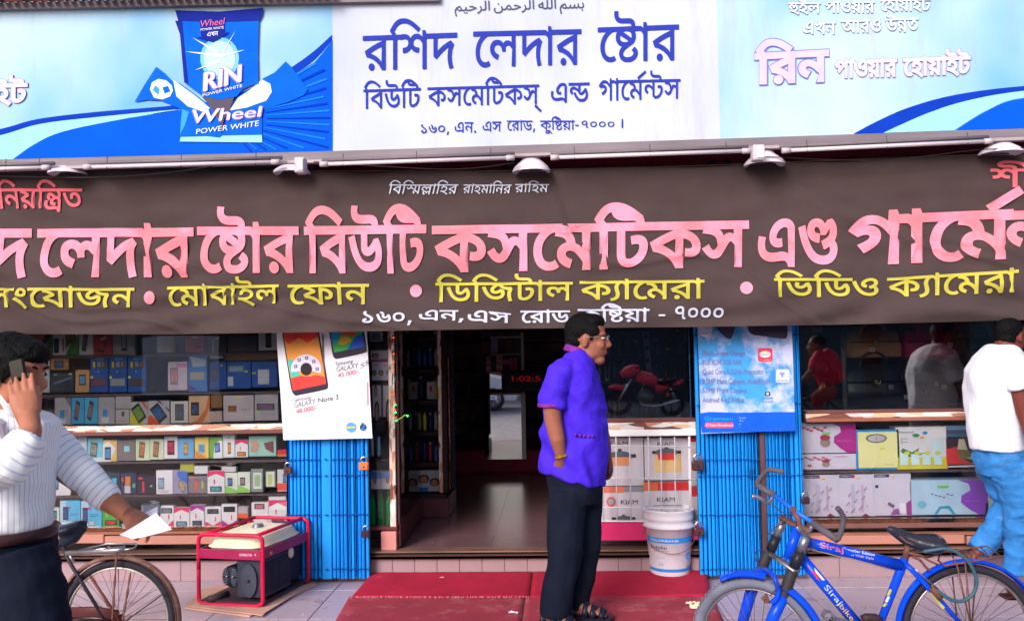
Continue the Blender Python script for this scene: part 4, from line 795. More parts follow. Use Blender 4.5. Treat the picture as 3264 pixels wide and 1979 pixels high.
# ------------------------------------------------------------------ posters
o = thing('poster', P(890, 1400, 5.83), 'white phone poster with prices hanging on the left gate under the banner', 'poster', 'posters on the gates')
def pz(Y, amp=.006, f=1.):
    return lambda p: Vector((p.x, Y+amp*noise.noise(Vector((p.x*3*f, p.z*2*f, 1.7)))*2, p.z))
def sheet(o, quad, Y, m, name='sheet', amp=.006, n=24, th=.0):
    (ax, ay), (bx, by), (cx_, cy2), (dx, dy) = quad; w = pz(Y, amp); vs = []
    for j in range(n+1):
        for i in range(n+1):
            u, v = i/n, j/n
            x = lerp(lerp(ax, bx, u), lerp(dx, cx_, u), v); y = lerp(lerp(ay, by, u), lerp(dy, cy2, u), v)
            p = w(P(x, y, Y)); vs.append(p)
    fs = [(j*(n+1)+i, (j+1)*(n+1)+i, (j+1)*(n+1)+i+1, j*(n+1)+i+1) for j in range(n) for i in range(n)]
    return MB().add(vs, fs, m, True).build(name, o)
PY = 5.83
sheet(o, ((880, 1052), (1168, 1052), (1187, 1396), (903, 1402)), PY, M_(232, 230, 246, rough=.35, var=.05))
def L7(cx, cy): return (860+cx/4.15, 1040+cy/4.15)
w1 = lambda p: Vector((p.x, p.y+2*.006*noise.noise(Vector((p.x*3, p.z*2, 1.7))), p.z))
t = MB(); PK = M_(52, 48, 66, rough=.3); q = PY-.003
fpoly(t, smooth_px([L7(*a) for a in ((150, 20), (210, 400), (270, 780), (300, 880), (340, 915), (400, 905), (730, 835), (765, 800), (765, 740), (700, 350), (640, 20))], 3), q, PK, w1)
OR1 = M_(236, 150, 66, rough=.4, var=.2); RD1 = M_(232, 62, 60, rough=.4, var=.15); TEAL = M_(70, 190, 170, rough=.4)
fpoly(t, [L7(*a) for a in ((170, 20), (620, 20), (745, 760), (305, 850), (240, 500))], q-.001, OR1, w1)
fpoly(t, [L7(*a) for a in ((170, 20), (620, 20), (640, 130), (500, 220), (380, 150), (250, 240), (205, 200))], q-.002, RD1, w1)
fpoly(t, [L7(*a) for a in ((235, 430), (300, 440), (330, 560), (420, 640), (290, 690), (262, 600))], q-.002, TEAL, w1)
fpoly(t, [L7(*a) for a in ((278, 685), (400, 650), (560, 630), (725, 665), (745, 760), (305, 850))], q-.002, RD1, w1)
cx0, cy0 = 480, 565
fpoly(t, [L7(cx0+200*math.cos(a), cy0+195*math.sin(a)) for a in [math.radians(168+i*13) for i in range(17)]]+[L7(560, 590), L7(400, 590)], q-.003, M_(214, 208, 240, rough=.4), w1)
fpoly(t, [L7(cx0+78*math.cos(i*.42), cy0+85*math.sin(i*.42)) for i in range(15)], q-.004, M_(36, 30, 44), w1)
for (a, b) in ((340, 530), (385, 445), (485, 418), (580, 465), (625, 565)):
    fpoly(t, [L7(a-22, b-18), L7(a+20, b-22), L7(a+24, b+16), L7(a-18, b+22)], q-.004, PK, w1); fpoly(t, [L7(a-10, b-8), L7(a+9, b-10), L7(a+11, b+7), L7(a-8, b+10)], q-.005, M_(214, 208, 240, rough=.4), w1)
fpoly(t, [L7(*a) for a in ((690, 80), (712, 120), (725, 640), (700, 600))], q-.001, M_(96, 84, 100), w1)
fpoly(t, smooth_px([L7(*a) for a in ((775, 20), (800, 180), (830, 370), (860, 420), (910, 425), (1250, 350), (1280, 300), (1270, 220), (1235, 20))], 3), q, PK, w1)
fpoly(t, [L7(*a) for a in ((795, 20), (1215, 20), (1245, 270), (850, 345))], q-.001, M_(60, 170, 90, rough=.4), w1)
fpoly(t, [L7(*a) for a in ((795, 20), (960, 20), (930, 120), (880, 200), (830, 250))], q-.002, M_(30, 150, 200), w1)
fpoly(t, [L7(*a) for a in ((960, 20), (1150, 20), (1120, 130), (1000, 110), (930, 120))], q-.002, M_(220, 70, 60), w1)
fpoly(t, [L7(*a) for a in ((1120, 150), (1225, 90), (1245, 270), (1020, 308), (1080, 220))], q-.002, M_(40, 90, 220), w1)
fpoly(t, [L7(*a) for a in ((940, 140), (1040, 130), (1080, 190), (980, 250), (900, 240))], q-.002, M_(210, 170, 60), w1)
GRY = M_(120, 112, 130, rough=.5)
def tx(s, x0, y0, x1, y1, h, m, lift=.004, sl=.0):
    a, b = L7(x0, y0), L7(x1, y1); text_px(t, s, a[0], b[0], (a[1]-h, b[1]-h), (a[1], b[1]), PY-lift, m, sl, w1)
tx('Samsung', 868, 520, 1095, 480, 12, GRY); tx('GALAXY', 880, 600, 1165, 548, 17, GRY); tx('S5', 1190, 560, 1300, 500, 16, GRY, sl=.2)
tx('45,000/-', 900, 680, 1180, 620, 15, M_(235, 70, 100)); tx('Samsung', 310, 998, 540, 955, 12, GRY)
tx('GALAXY', 320, 1075, 600, 1020, 17, GRY); tx('Note 3', 640, 1010, 905, 960, 16, M_(70, 60, 76)); tx('48,000/-', 345, 1155, 625, 1100, 15, M_(235, 70, 100))
fpoly(t, [L7(1283, 740), L7(1300, 740), L7(1306, 1040), L7(1290, 1045)], PY-.004, M_(236, 120, 140), w1)
fpoly(t, [L7(1075+68*math.cos(i*.42), 1335+68*math.sin(i*.42)) for i in range(15)], PY-.003, M_(90, 160, 220), w1)
fpoly(t, [L7(1235+46*math.cos(i*.42), 1335+48*math.sin(i*.42)) for i in range(15)], PY-.003, M_(50, 60, 110), w1)
tx('2', 1205, 1370, 1265, 1366, 24, M_(60, 150, 220), .005)
fpoly(t, [L7(1010, 1325), L7(1130, 1320), L7(1120, 1345), L7(1020, 1350)], PY-.004, M_(200, 196, 120), w1)
t.build('printed_picture', o)
BLU2 = mat((70, 160, 238), rough=.35, var=.35, scale=3., dirt=((190, 196, 238), 3.2, .46))
o = thing('poster', P(2340, 1370, 5.83), 'blue phone poster listing camera and memory specifications hanging on the right gate', 'poster', 'posters on the gates')
sheet(o, ((2222, 1036), (2523, 1036), (2535, 1372), (2235, 1382)), PY, BLU2)
def R6(cx, cy): return (2200+cx/4.0375, 1030+cy/4.0375)
t = MB()
fpoly(t, [R6(*a) for a in ((115, 1160), (250, 1140), (600, 1150), (1350, 1140), (1352, 1385), (150, 1405))], PY-.003, M_(22, 96, 236, rough=.35), w1)
DP = M_(66, 58, 84, rough=.3)
fpoly(t, smooth_px([R6(*a) for a in ((290, 10), (340, 70), (450, 175), (495, 200), (540, 180), (575, 60), (590, 10))], 3), PY-.003, DP, w1)
fpoly(t, smooth_px([R6(*a) for a in ((740, 10), (750, 90), (800, 145), (900, 160), (1190, 200), (1240, 180), (1252, 110), (1250, 10))], 3), PY-.003, DP, w1)
TG = M_(112, 108, 160, rough=.5)
def tr(s, x0, x1, y, h, m, lift=.004):
    a, b = R6(x0, y), R6(x1, y); text_px(t, s, a[0], b[0], a[1]-h, a[1], PY-lift, m, 0, w1)
for s, x1, y in (('Blade Shape Design', 705, 415), ('8GB ROM, 1GB RAM', 655, 535), ('Quad Core 1.3GHz Processor', 945, 655), ('8.0MP Main Camera, AutoFocus', 1030, 780), ('5.0MP Front Camera', 725, 895), ('Android 4.4.2 KitKat', 700, 1020)):
    tr(s, 158, x1, y, 17, TG)
tr('Grameen', 185, 550, 1250, 13, M_(40, 170, 160)); 
def rr(x0, y0, x1, y1, m, lift=.004, Rf=R6):
    k = min(18, (y1-y0)/4); pts = [(x0+k, y0), (x1-k, y0), (x1, y0+k), (x1, y1-k), (x1-k, y1), (x0+k, y1), (x0, y1-k), (x0, y0+k)]
    fpoly(t, [Rf(*a) for a in pts], PY-lift, m, w1)
rr(190, 1275, 560, 1345, M_(220, 80, 120)); tr('Distribution', 205, 548, 1325, 9, WHITE, .006)
rr(870, 318, 1055, 492, M_(225, 70, 100)); fpoly(t, [R6(963+72*math.cos(i*.4), 400+42*math.sin(i*.4)) for i in range(16)], PY-.006, WHITE, w1)
tr('SYMPHONY', 895, 1035, 412, 5, M_(225, 70, 100), .008); tr('www', 950, 1030, 478, 4, WHITE, .006)
rr(1100, 592, 1275, 765, M_(196, 206, 246)); tr('3G/Wi-Fi', 1110, 1255, 748, 5, TG, .006)
for r in (48, 33, 18):
    fpoly(t, [R6(1182+r*math.cos(a), 680+r*math.sin(a)) for a in [math.radians(-140+i*10) for i in range(11)]]+[R6(1182+(r-8)*math.cos(a), 680+(r-8)*math.sin(a)) for a in [math.radians(-40-i*10) for i in range(11)]], PY-.006, M_(70, 110, 220), w1)
rr(1174, 676, 1192, 692, M_(70, 110, 220), .006)
rr(962, 882, 1032, 934, DP); rr(980, 895, 1012, 922, WHITE, .006); tr('F: 5.0MP', 925, 1070, 972, 5, TG); tr('R: 8.0MP', 925, 1070, 1020, 5, TG)
for k, s in enumerate(('Grameen Bank Complex, Mirpur, Dhaka 1216', 'Tel: 9005257, Fax: 8035598', 'e-mail: info@grameendistribution', 'www.grameendistribution')):
    tr(s, 628, 1288, 1225+k*38, 4.2, M_(180, 205, 250))
fpoly(t, [R6(195+88*math.cos(a), 85+95*math.sin(a)) for a in [i*.33 for i in range(19)] ], PY-.002, M_(215, 212, 240), w1)
tr('4.5" IPS', 185, 280, 72, 4, DP); tr('QUAD CORE', 150, 230, 132, 3, DP)
t.build('printed_picture', o)

# ------------------------------------------------------------------ display windows
GY = 6.03
def rail(mb, x0, x1, y0, y1, Y, m, d=.05, b=.004):   # horizontal bar between two picture rows
    a, c = P(x0, y1, Y), P(x1, y0, Y); zc = (P(x0, y1, Y).z+P(x1, y1, Y).z)/2; zt_ = (P(x0, y0, Y).z+P(x1, y0, Y).z)/2
    mb.bbox(a.x, c.x, Y, Y+d, zc, zt_, m, b); return mb
SHM = M_(96, 78, 86, rough=.5, var=.2); PLN = mat((186, 128, 116), rough=.4, var=.14, scale=5., stretch=(.3, 1, 1)); 
BACKW = mat((128, 106, 116), rough=.35, var=.35, scale=2.5)
def painted_reflections(sc=(9, 1, 45)):  # bright and dark reflections painted into the trim as colour cells
    m = bpy.data.materials.new('trim_painted_reflections'); m.use_nodes = True; N = m.node_tree.nodes; L_ = m.node_tree.links; b_ = N['Principled BSDF']
    tc = N.new('ShaderNodeTexCoord'); mp = N.new('ShaderNodeMapping'); mp.inputs['Scale'].default_value = sc; v = N.new('ShaderNodeTexVoronoi'); v.inputs['Scale'].default_value = 1.
    L_.new(tc.outputs['Object'], mp.inputs[0]); L_.new(mp.outputs[0], v.inputs['Vector']); sp_ = N.new('ShaderNodeSeparateColor'); L_.new(v.outputs['Color'], sp_.inputs[0])
    r = N.new('ShaderNodeValToRGB'); r.color_ramp.interpolation = 'CONSTANT'; e = r.color_ramp.elements; e[0].color = (.95, .93, .92, 1); e[1].position = .85; e[1].color = (.25, .1, .08, 1)
    for p_, c_ in ((.3, (.95, .62, .4, 1)), (.5, (.95, .72, .7, 1)), (.68, (.62, .3, .22, 1))): k = e.new(p_); k.color = c_
    L_.new(sp_.outputs[0], r.inputs[0]); L_.new(r.outputs[0], b_.inputs['Base Color']); b_.inputs['Roughness'].default_value = .25; b_.inputs['Metallic'].default_value = .35; return m
RAIL_REFL = painted_reflections(); POSTM = painted_reflections((50, 1, 12)); GLASS_R = glass_mat('reflective_glass', 2.3); GLASS_M = glass_mat('mirror_like_glass', 3.4); GLASS_L = glass_mat('haze_reflecting_glass', 1.85)  # GLASS_L: raised index adds a reflected haze, no dust
def window(name, x0, x1, label, plinths, rails, shelves):
    a = P(x0, 1700, GY)
    o = thing('display_window', (a.x, GY, FZ), label, 'display window', 'glazed display windows of the shop')
    xw0, xw1 = a.x, P(x1, 1700, GY).x
    ym = {'left': 1366, 'mid': 1340, 'right': 1306}[name]; zm = (P(x0, ym, GY).z+P(x1, ym, GY).z)/2
    MB().box(xw0, xw1, GY, GY+.006, zm, 2.7, {'left': GLASS_L, 'mid': GLASS_M, 'right': GLASS_R}[name]).build('glass_pane', o)
    if name != 'mid': MB().box(xw0, xw1, GY, GY+.006, P(x0, 1690, GY).z, zm-.004, GLASS).build('glass_pane', o)
    for (p0, p1) in plinths: rail(MB(), p0, p1, 1706, 1734, 6.0, PLN, .06, .004).build('plinth_panel', o)
    mb = MB(); rail(mb, x0, x1, 1695, 1705, 6.005, M_(150, 100, 84, rough=.35), .05).build('sill', o)
    for (y0, y1, m) in rails: rail(MB(), x0, x1, y0, y1, 6.0, m, .05).build('frame_rail', o)
    for (y1, dep) in shelves:
        zc = P((x0+x1)/2, y1, 6.1).z
        MB().box(xw0, xw1, 6.08, 6.08+dep, zc-.014, zc-.001, SHM).build('shelf', o)
    MB().box(xw0, xw1, 6.62, 6.64, FZ, 2.9, BACKW).box(xw0-.02, xw0, 6.1, 6.64, FZ, 2.9, BACKW).box(xw1, xw1+.02, 6.1, 6.64, FZ, 2.9, BACKW).build('case_back', o)
    return o
lw = window('left', -420, 926, 'left display window crowded with phone boxes behind glass', [(-420, 330), (333, 920)],
       [(1360, 1378, RAIL_REFL), (1378, 1390, M_(112, 72, 72, rough=.4)), (1683, 1694, COPPER)], [(1134, .4), (1256, .4), (1357, .4), (1472, .34), (1577, .3), (1680, .26)])
rwd = window('mid', 1880, 2236, 'narrow display window between the doorway and the right gate', [],
       [(1334, 1346, M_(112, 66, 64, rough=.4)), (1346, 1369, RAIL_REFL), (1369, 1390, M_(250, 248, 252, rough=.2))], [(1338, .4)])
rw2 = window('right', 2570, 3700, 'right display window with handbags above kitchenware boxes', [(2570, 3075), (3085, 3700)],
       [(1300, 1311, M_(112, 72, 72, rough=.4)), (1311, 1326, RAIL_REFL), (1326, 1338, M_(150, 96, 82, rough=.4)), (1650, 1664, COPPER), (1664, 1680, M_(120, 84, 80, rough=.4))], [(1494, .36), (1648, .3), (1302, .4)])
# pink board under the grille of the narrow window
a, b = P(1895, 1722, 6.0), P(2238, 1660, 6.0)
MB().bbox(a.x, b.x, 5.99, 6.02, a.z, b.z, M_(214, 50, 112, rough=.5, var=.1), .004).build('plinth_panel', rwd)
mb = MB()
GW = M_(230, 222, 234, rough=.4)
for px in (1920, 1963, 2007, 2066, 2106, 2150, 2195): mb.tube([P(px, 1392, 5.985), P(px+4, 1662, 5.985)], .0042, GW, 6)
for py in (1421, 1524, 1618): mb.tube([P(1908, py-3, 5.975), P(2232, py+4, 5.975)], .0042, GW, 6)
o = thing('wire_grille', P(2000, 1660, 5.98), 'white wire grille in front of the cookware cartons, left of the right gate', 'grille')
mb.build('wires', o); MB().tube([P(1908, 1660, 5.985), P(2232, 1661, 5.985)], .006, GW, 6).build('bottom_bar', o)
MB().tube([P(2198, 1390, 5.98), P(2204, 1662, 5.98)], .006, GW, 6).build('frame_post', o)

# ------------------------------------------------------------------ cartons
SCREENS = [(90, 140, 210), (70, 170, 220), (200, 120, 80), (120, 170, 90), (180, 90, 120), (90, 90, 140), (210, 180, 90), (60, 130, 120)]
def carton(x0, y0, x1, y1, Y, th, base, decos, label, cat='phone box', name='phone_box', group=None, lean=0., lid=None):
    A = P(x0, y1, Y); B = P(x1, y0, Y); yy = (P(x1, y1, Y).z+A.z)/2
    zb_ = min(A.z, yy); w = B.x-A.x; h = B.z-zb_
    o = thing(name, (A.x, Y, zb_), label, cat, group)
    MB().bbox(A.x, B.x, Y, Y+th, zb_, zb_+h, base, .0025).build('carton', o)
    t = MB(); n = 0
    def q(u, v, k): return (A.x+u*w, Y-.0012-.0009*k, zb_+v*h)
    for k, d in enumerate(decos):
        kind = d[0]
        if kind == 'p':      # polygon in unit coordinates
            V, F = fill([d[2]]); t.add([q(x, y, k) for x, y in V], F, d[1])
        elif kind == 't':    # text: (t, colour, string, u0, u1, v, height)
            text_at(t, d[2], q(d[3], d[5], k), (w*(d[4]-d[3]), 0, 0), (0, 0, h*d[6]), d[1])
    if t.f: t.build('printed_front', o)
    if lean: o.rotation_euler = (-lean, 0, 0)
    return o
def rect(u0, v0, u1, v1): return [(u0, v0), (u1, v0), (u1, v1), (u0, v1)]
def rot(c, hw, hh, a):
    ca, sa = math.cos(a), math.sin(a); return [(c[0]+x*ca-y*sa, c[1]+x*sa+y*ca) for x, y in ((-hw, -hh), (hw, -hh), (hw, hh), (-hw, hh))]
def phone(c, hw, hh, a, scr, body=(52, 50, 62)):
    return [('p', M_(*body), rot(c, hw, hh, a)), ('p', M_(*scr, rough=.3, var=.4, scale=60.), rot(c, hw*.78, hh*.7, a))]
def lines(u0, v, u1, col, n=3, dv=.06, h=.018): return [('p', M_(*col), rect(u0, v-i*dv, u1-(i % 2)*.12, v-i*dv+h)) for i in range(n)]
MAG = (225, 50, 110); PUR = (170, 50, 160)
def chev(up, col=MAG, scr=(90, 140, 190)):
    if up: return [('p', M_(*col), [(0.02, 1), (.02, .72), (.5, .93-.05), (.98, .72), (.98, 1)]), ('p', M_(*MAG), rect(.38, .42, .44, .62))]+phone((.5, .2), .33, .12, 0, scr)
    return [('p', M_(*col), [(0.02, 0.02), (.02, .3), (.5, .08), (.98, .3), (.98, .02)]), ('p', M_(*MAG), rect(.62, .3, .68, .52))]+phone((.5, .78), .36, .12, 0, scr)
W0 = M_(226, 222, 232, rough=.4, var=.05); G0 = M_(178, 172, 182, rough=.4, var=.08); B0 = M_(30, 84, 170, rough=.35, var=.2)
GRP = 'phone boxes in the left display window'
Yb = 6.1
TAGY = M_(206, 222, 60, rough=.5); TAGG = M_(110, 210, 90, rough=.5)
def tag(c, m=TAGY): return [('p', m, rect(c[0]-.07, c[1]-.03, c[0]+.07, c[1]+.03))]
def C1(cx, cy): return (cx/4.15, 1040+cy/4.15)
L = []
# top row
def A1(x0, x1, y0=1066, y1=1131): return (x0, y0, x1, y1)
L += [(A1(100, 166), M_(60, 130, 70), [('p', M_(210, 110, 80), [(0, 1), (.5, 1), (.9, .5), (.6, .45)])]+phone((.7, .75), .12, .3, -.6, (80, 60, 60)), 'green and orange phone box at the left end of the top row'),
      (A1(168, 208), W0, phone((.3, .45), .2, .36, 0, (40, 90, 90))+[('p', M_(170, 60, 60), rect(.8, .15, .9, .8))], 'narrow white phone box with dark teal phone picture, top row'),
      (A1(209, 251), M_(56, 136, 66), [('p', M_(214, 206, 214), [(0, 0), (0, .3), (1, 1), (.75, 1)]), ('p', M_(200, 110, 80), [(0, .4), (0, 1), (.4, 1)])]+phone((.62, .75), .12, .25, -.7, (90, 60, 60)), 'green phone box crossed by a white diagonal, top row'),
      (A1(252, 297), W0, phone((.42, .6), .16, .42, -.2, (120, 90, 130)), 'white phone box with tilted purple phone picture beside the red box, top row'),
      (A1(298, 358), M_(204, 30, 56, rough=.4), [('p', M_(60, 20, 30), rot((.42, .42), .2, .28, -.2)), ('p', M_(220, 50, 70), rot((.42, .48), .16, .2, -.2)), ('p', M_(236, 200, 205), [(.35, .8), (.7, .92), (.66, .8), (.38, .7)])], 'bright red phone box in the middle of the top row'),
      (A1(359, 431), G0, phone((.5, .7), .13, .5, 0.05, (170, 165, 175)), 'wide grey white phone box right of the red box, top row'),
      (A1(500, 552, 1072, 1124), M_(226, 220, 214), [('p', M_(236, 200, 150), rect(.8, 0, 1, 1))], 'cream box behind the glass left of the pink box, top row'),
      (A1(590, 650, 1068, 1122), M_(220, 70, 96), [('p', M_(226, 40, 50), rect(0, .72, 1, 1)), ('p', M_(120, 50, 66), rect(.45, .2, .85, .38)), ('p', M_(240, 210, 215), rect(.4, .82, .65, .92))], 'pink and red phone box right of centre, top row'),
      (A1(655, 720, 1070, 1135), M_(96, 72, 66, rough=.4), [('p', M_(200, 180, 160), rect(.35, .1, .4, .8)), ('p', M_(200, 180, 160), [(.35, .8), (.7, .95), (.7, .9), (.4, .76)])], 'dark brown box with pale line drawing, top row'),
      (A1(726, 818, 1070, 1120), M_(92, 84, 92, rough=.4), [('p', M_(120, 80, 80), rect(.1, .1, .5, .3))], 'dark grey box behind glass near the white poster, top row'),
      (A1(824, 882, 1060, 1116), W0, phone((.55, .6), .16, .45, 0, (90, 70, 80)), 'white phone box touching the poster, top row')]
# second row
L += [((128, 1139, 158, 1251), M_(190, 196, 200), [], 'pale grey box standing beside the walking man, second row'),
      ((162, 1143, 219, 1178), M_(186, 130, 80), phone((.45, .5), .26, .34, 0, (70, 100, 140))+tag((.9, .5)), 'kraft brown phone box lying sideways, second row'),
      ((240, 1178, 285, 1250), M_(196, 146, 100), phone((.5, .55), .24, .24, 0, (100, 160, 210)), 'upright kraft brown phone box with blue screen picture, second row'),
      ((162, 1188, 236, 1250), M_(60, 66, 84, rough=.3), [('p', M_(110, 120, 140), [(.1, .5), (.9, .8), (.9, .72), (.2, .42)])]+tag((.2, .92), TAGG)+tag((.85, .94)), 'dark shiny flat box under the sideways brown box, second row')]
for k in range(3):
    x = 288+k*60
    L += [((x, 1134, x+57, 1250), B0, [('p', M_(60, 130, 190), rect(.3, .88, .75, .99)), ('p', M_(90, 80, 70), rect(.1, .66, .92, .86)), ('p', M_(200, 196, 80), rect(.16, .68, .28, .84)), ('p', M_(120, 150, 190), rect(.4, .7, .6, .84)), ('p', M_(170, 100, 120), rect(.68, .7, .8, .84)),
          ('p', M_((110, 150, 84)[k], (66, 150, 60)[k], (80, 150, 60)[k]), rect(.1, .18, .9, .38))]+tag((.1, .42))+lines(.45, .55, .5, (190, 200, 220), 1, .05, .04), ['tall blue phone box with red phone picture, first of three in the second row', 'tall blue phone box with grey white phone picture, middle of three in the second row', 'tall blue phone box with brown phone picture, last of three in the second row'][k])]
L += [((535, 1152, 597, 1244), M_(222, 206, 222), [('p', M_(230, 140, 190), rect(.45, .8, .98, .95))]+phone((.32, .5), .2, .3, 0, (220, 150, 160), (150, 140, 150)), 'white and pink phone box behind the glass reflection, second row'),
      ((600, 1128, 660, 1248), M_(70, 130, 210), [('p', M_(190, 200, 220), [(.1, .95), (.95, .85), (.9, .68), (.25, .66)]), ('p', M_(180, 170, 150), rect(.1, .32, .85, .52)), ('p', M_(110, 60, 160), [(.02, .05), (.02, .2), (.5, .05)])], 'bright blue phone box with silver phone picture, second row'),
      ((670, 1150, 722, 1240), B0, phone((.28, .52), .16, .24, 0, (90, 70, 80))+tag((.7, .84)), 'blue phone box with dark slab phone, left of three by the poster'),
      ((724, 1150, 800, 1238), B0, phone((.38, .72), .34, .12, 0, (140, 170, 200), (110, 120, 140))+[('p', M_(196, 202, 220), rect(.04, .1, .26, .44))]+tag((.8, .62)), 'blue phone box with a phone lying sideways, middle of three by the poster'),
      ((802, 1150, 884, 1234), B0, [('p', M_(190, 196, 206), rect(.25, .12, .68, .68))]+tag((.1, .55)), 'blue phone box with white tablet picture, right of three by the poster'),
      ((668, 1124, 712, 1142), M_(170, 170, 160), [], 'small flat white packet on top of the blue boxes by the poster'),
      ((716, 1122, 882, 1148), M_(120, 90, 66), [], 'row of brown cartons stacked above the blue boxes by the poster')]
# third row
L += [((174, 1266, 226, 1354), G0, [('p', M_(120, 116, 126), [(.6, 1), (1, 1), (1, .6)]), ('p', M_(215, 212, 220), rect(.2, .05, .7, .3))]+phone((.47, .4), .18, .2, 0, (60, 150, 210), (180, 180, 190))+tag((.5, .78), TAGG), 'grey phone box with blue screen at the left of the third row'),
      ((227, 1266, 268, 1351), M_(70, 170, 226), phone((.45, .5), .16, .36, -.3, (150, 110, 100)), 'sky blue phone box with tilted phone, left of a pair in the third row'),
      ((269, 1266, 312, 1351), M_(80, 180, 226), phone((.45, .5), .16, .36, -.3, (150, 120, 110)), 'sky blue phone box with tilted phone, right of a pair in the third row'),
      ((313, 1264, 366, 1352), G0, [('p', M_(216, 214, 222), rect(.2, .05, .65, .3))]+phone((.42, .42), .17, .18, 0, (60, 150, 220), (180, 180, 190))+tag((.4, .76), TAGG), 'grey phone box with blue screen right of the sky blue pair, third row'),
      ((368, 1256, 418, 1302), M_(190, 184, 190), lines(.2, .25, .7, (210, 120, 120), 1), 'small white box stacked on top of another, third row'),
      ((368, 1304, 412, 1352), M_(196, 190, 196), [('p', M_(70, 90, 90), rect(.45, .55, .65, .85))]+lines(.2, .2, .7, (210, 120, 120), 1), 'small white box with a tiny green phone, under another, third row'),
      ((414, 1280, 471, 1352), M_(204, 200, 206), [('p', M_(220, 212, 50), [(0, .0), (.85, .0), (.2, .5), (.0, .4)]), ('p', M_(230, 110, 90), [(.6, 1), (.98, .62), (1, .75), (.8, 1)])]+phone((.5, .5), .26, .4, .6, (130, 170, 70)), 'white phone box with yellow corner and big green phone, third row'),
      ((472, 1276, 540, 1352), M_(198, 196, 202), [('p', M_(230, 90, 40), [(0, 0), (.65, 0), (.1, .42), (0, .3)]), ('p', M_(66, 70, 76), [(.4, 1), (.55, 1), (1, .5), (1, .62)])]+phone((.5, .48), .24, .38, .65, (70, 110, 170)), 'white phone box with orange corner and colourful phone, third row'),
      ((544, 1278, 600, 1348), W0, phone((.5, .5), .25, .38, 0, (110, 120, 140), (110, 100, 90)), 'white phone box with big framed phone, third row'),
      ((602, 1260, 668, 1348), M_(236, 196, 160), [('p', M_(240, 130, 70), [(0, 0), (.4, .1), (.8, .5), (.95, 1), (1, 1), (1, .6), (.7, .05), (.4, 0)])]+phone((.3, .52), .19, .24, 0, (80, 100, 140)), 'peach phone box with an orange swoosh, third row'),
      ((712, 1258, 808, 1342), M_(206, 196, 204), [('p', M_(150, 96, 60), rect(.16, .36, .44, .6))]+lines(.6, .45, .9, (120, 150, 190), 2)+tag((.48, .86)), 'wide pale box with a small brown picture, third row'),
      ((812, 1252, 886, 1340), M_(190, 186, 196), phone((.47, .5), .38, .12, 0, (150, 110, 150), (90, 80, 96))+tag((.15, .34)), 'wide grey box with a sideways phone touching the poster, third row'),
      ((604, 1310, 708, 1345), M_(206, 184, 180), [], 'low pale box lying in front of the peach box, third row'),
      ((672, 1256, 708, 1300), M_(140, 104, 64, rough=.5), [], 'small brown box between two pale boxes, third row')]
# fourth row (crop 3 and 4)
def C3(x): return 100+x/4.15
def Y3(y): return 1350+y/4.15
D = lambda x0, x1, y0, y1: (C3(x0), Y3(y0), C3(x1), Y3(y1))
L += [(D(420, 735, 140, 480), M_(196, 200, 222), phone((.5, .6), .12, .28, 0, (80, 110, 140)), 'wide pale blue phone box beside the white sleeve, fourth row'),
      (D(742, 945, 190, 505), M_(120, 196, 226), [('p', M_(214, 220, 230), [(0, 0), (1, 0), (1, .2), (0, .12)])]+phone((.42, .52), .22, .3, -.15, (150, 150, 140), (90, 90, 80))+tag((.45, .88)), 'light blue phone box with a rugged grey phone, fourth row'),
      (D(948, 1132, 215, 500), M_(226, 190, 120), [('p', M_(230, 226, 230), [(0, 0), (.5, 0), (.9, .6), (.4, .95), (0, .8)])]+phone((.35, .38), .22, .3, 0, (90, 150, 210)), 'yellow and white phone box with blue phone, fourth row'),
      (D(1135, 1370, 215, 490), M_(128, 116, 122), [('p', M_(150, 210, 226), rect(.4, .45, .7, .72))], 'plain grey brown box with a small blue square, fourth row'),
      (D(1378, 1565, 205, 485), M_(206, 216, 190), phone((.45, .5), .2, .38, -.1, (190, 130, 90), (130, 90, 70)), 'pale green phone box with orange phone, left of a pair, fourth row'),
      (D(1568, 1750, 200, 475), M_(200, 212, 186), phone((.45, .5), .2, .38, -.12, (180, 130, 100), (120, 90, 80)), 'pale green phone box with brown phone, right of a pair, fourth row'),
      (D(1756, 1936, 165, 465), W0, phone((.5, .5), .26, .32, 0, (200, 60, 90), (66, 50, 60)), 'tall white phone box with a red phone, fourth row'),
      (D(1940, 2150, 195, 465), M_(110, 170, 226), phone((.5, .5), .14, .32, 0, (220, 170, 80), (130, 120, 110)), 'blue phone box with a slim orange phone, fourth row'),
      ((621, 1393, 665, 1461), M_(236, 206, 110), [('p', M_(232, 150, 70), [(0, 0), (1, 0), (0, .4)])]+phone((.5, .48), .24, .24, 0, (100, 160, 200), (190, 190, 200)), 'yellow and orange phone box, fourth row'),
      ((667, 1392, 709, 1460), M_(120, 176, 90), [('p', M_(220, 224, 230), [(.3, 0), (1, 0), (1, .8), (.8, .85), (.4, .6)])]+phone((.62, .5), .2, .22, .1, (120, 150, 220), (80, 80, 110)), 'green and white round motif phone box, fourth row'),
      ((710, 1383, 748, 1458), M_(220, 220, 230), phone((.55, .4), .13, .24, 0, (226, 160, 70), (90, 80, 90))+tag((.5, .85), TAGG), 'tall white phone box with a slim phone, fourth row'),
      ((750, 1401, 790, 1457), W0, chev(True, scr=(220, 150, 60)), 'white box with magenta roof shape, fourth row'),
      ((793, 1388, 880, 1454), M_(150, 200, 190), [('p', M_(190, 150, 140), [(.08, .2), (.3, .2), (.42, .5), (.3, .8), (.08, .8)]), ('p', M_(120, 60, 76), [(.55, .65), (.9, .75), (.92, .15), (.62, .35)])], 'wide mint green phone box with two brown phones, fourth row'),
      ((884, 1432, 916, 1454), M_(200, 40, 60), [('p', M_(220, 120, 50), rect(0, 0, 1, .3))], 'small red and orange packet beside the gate, fourth row')]
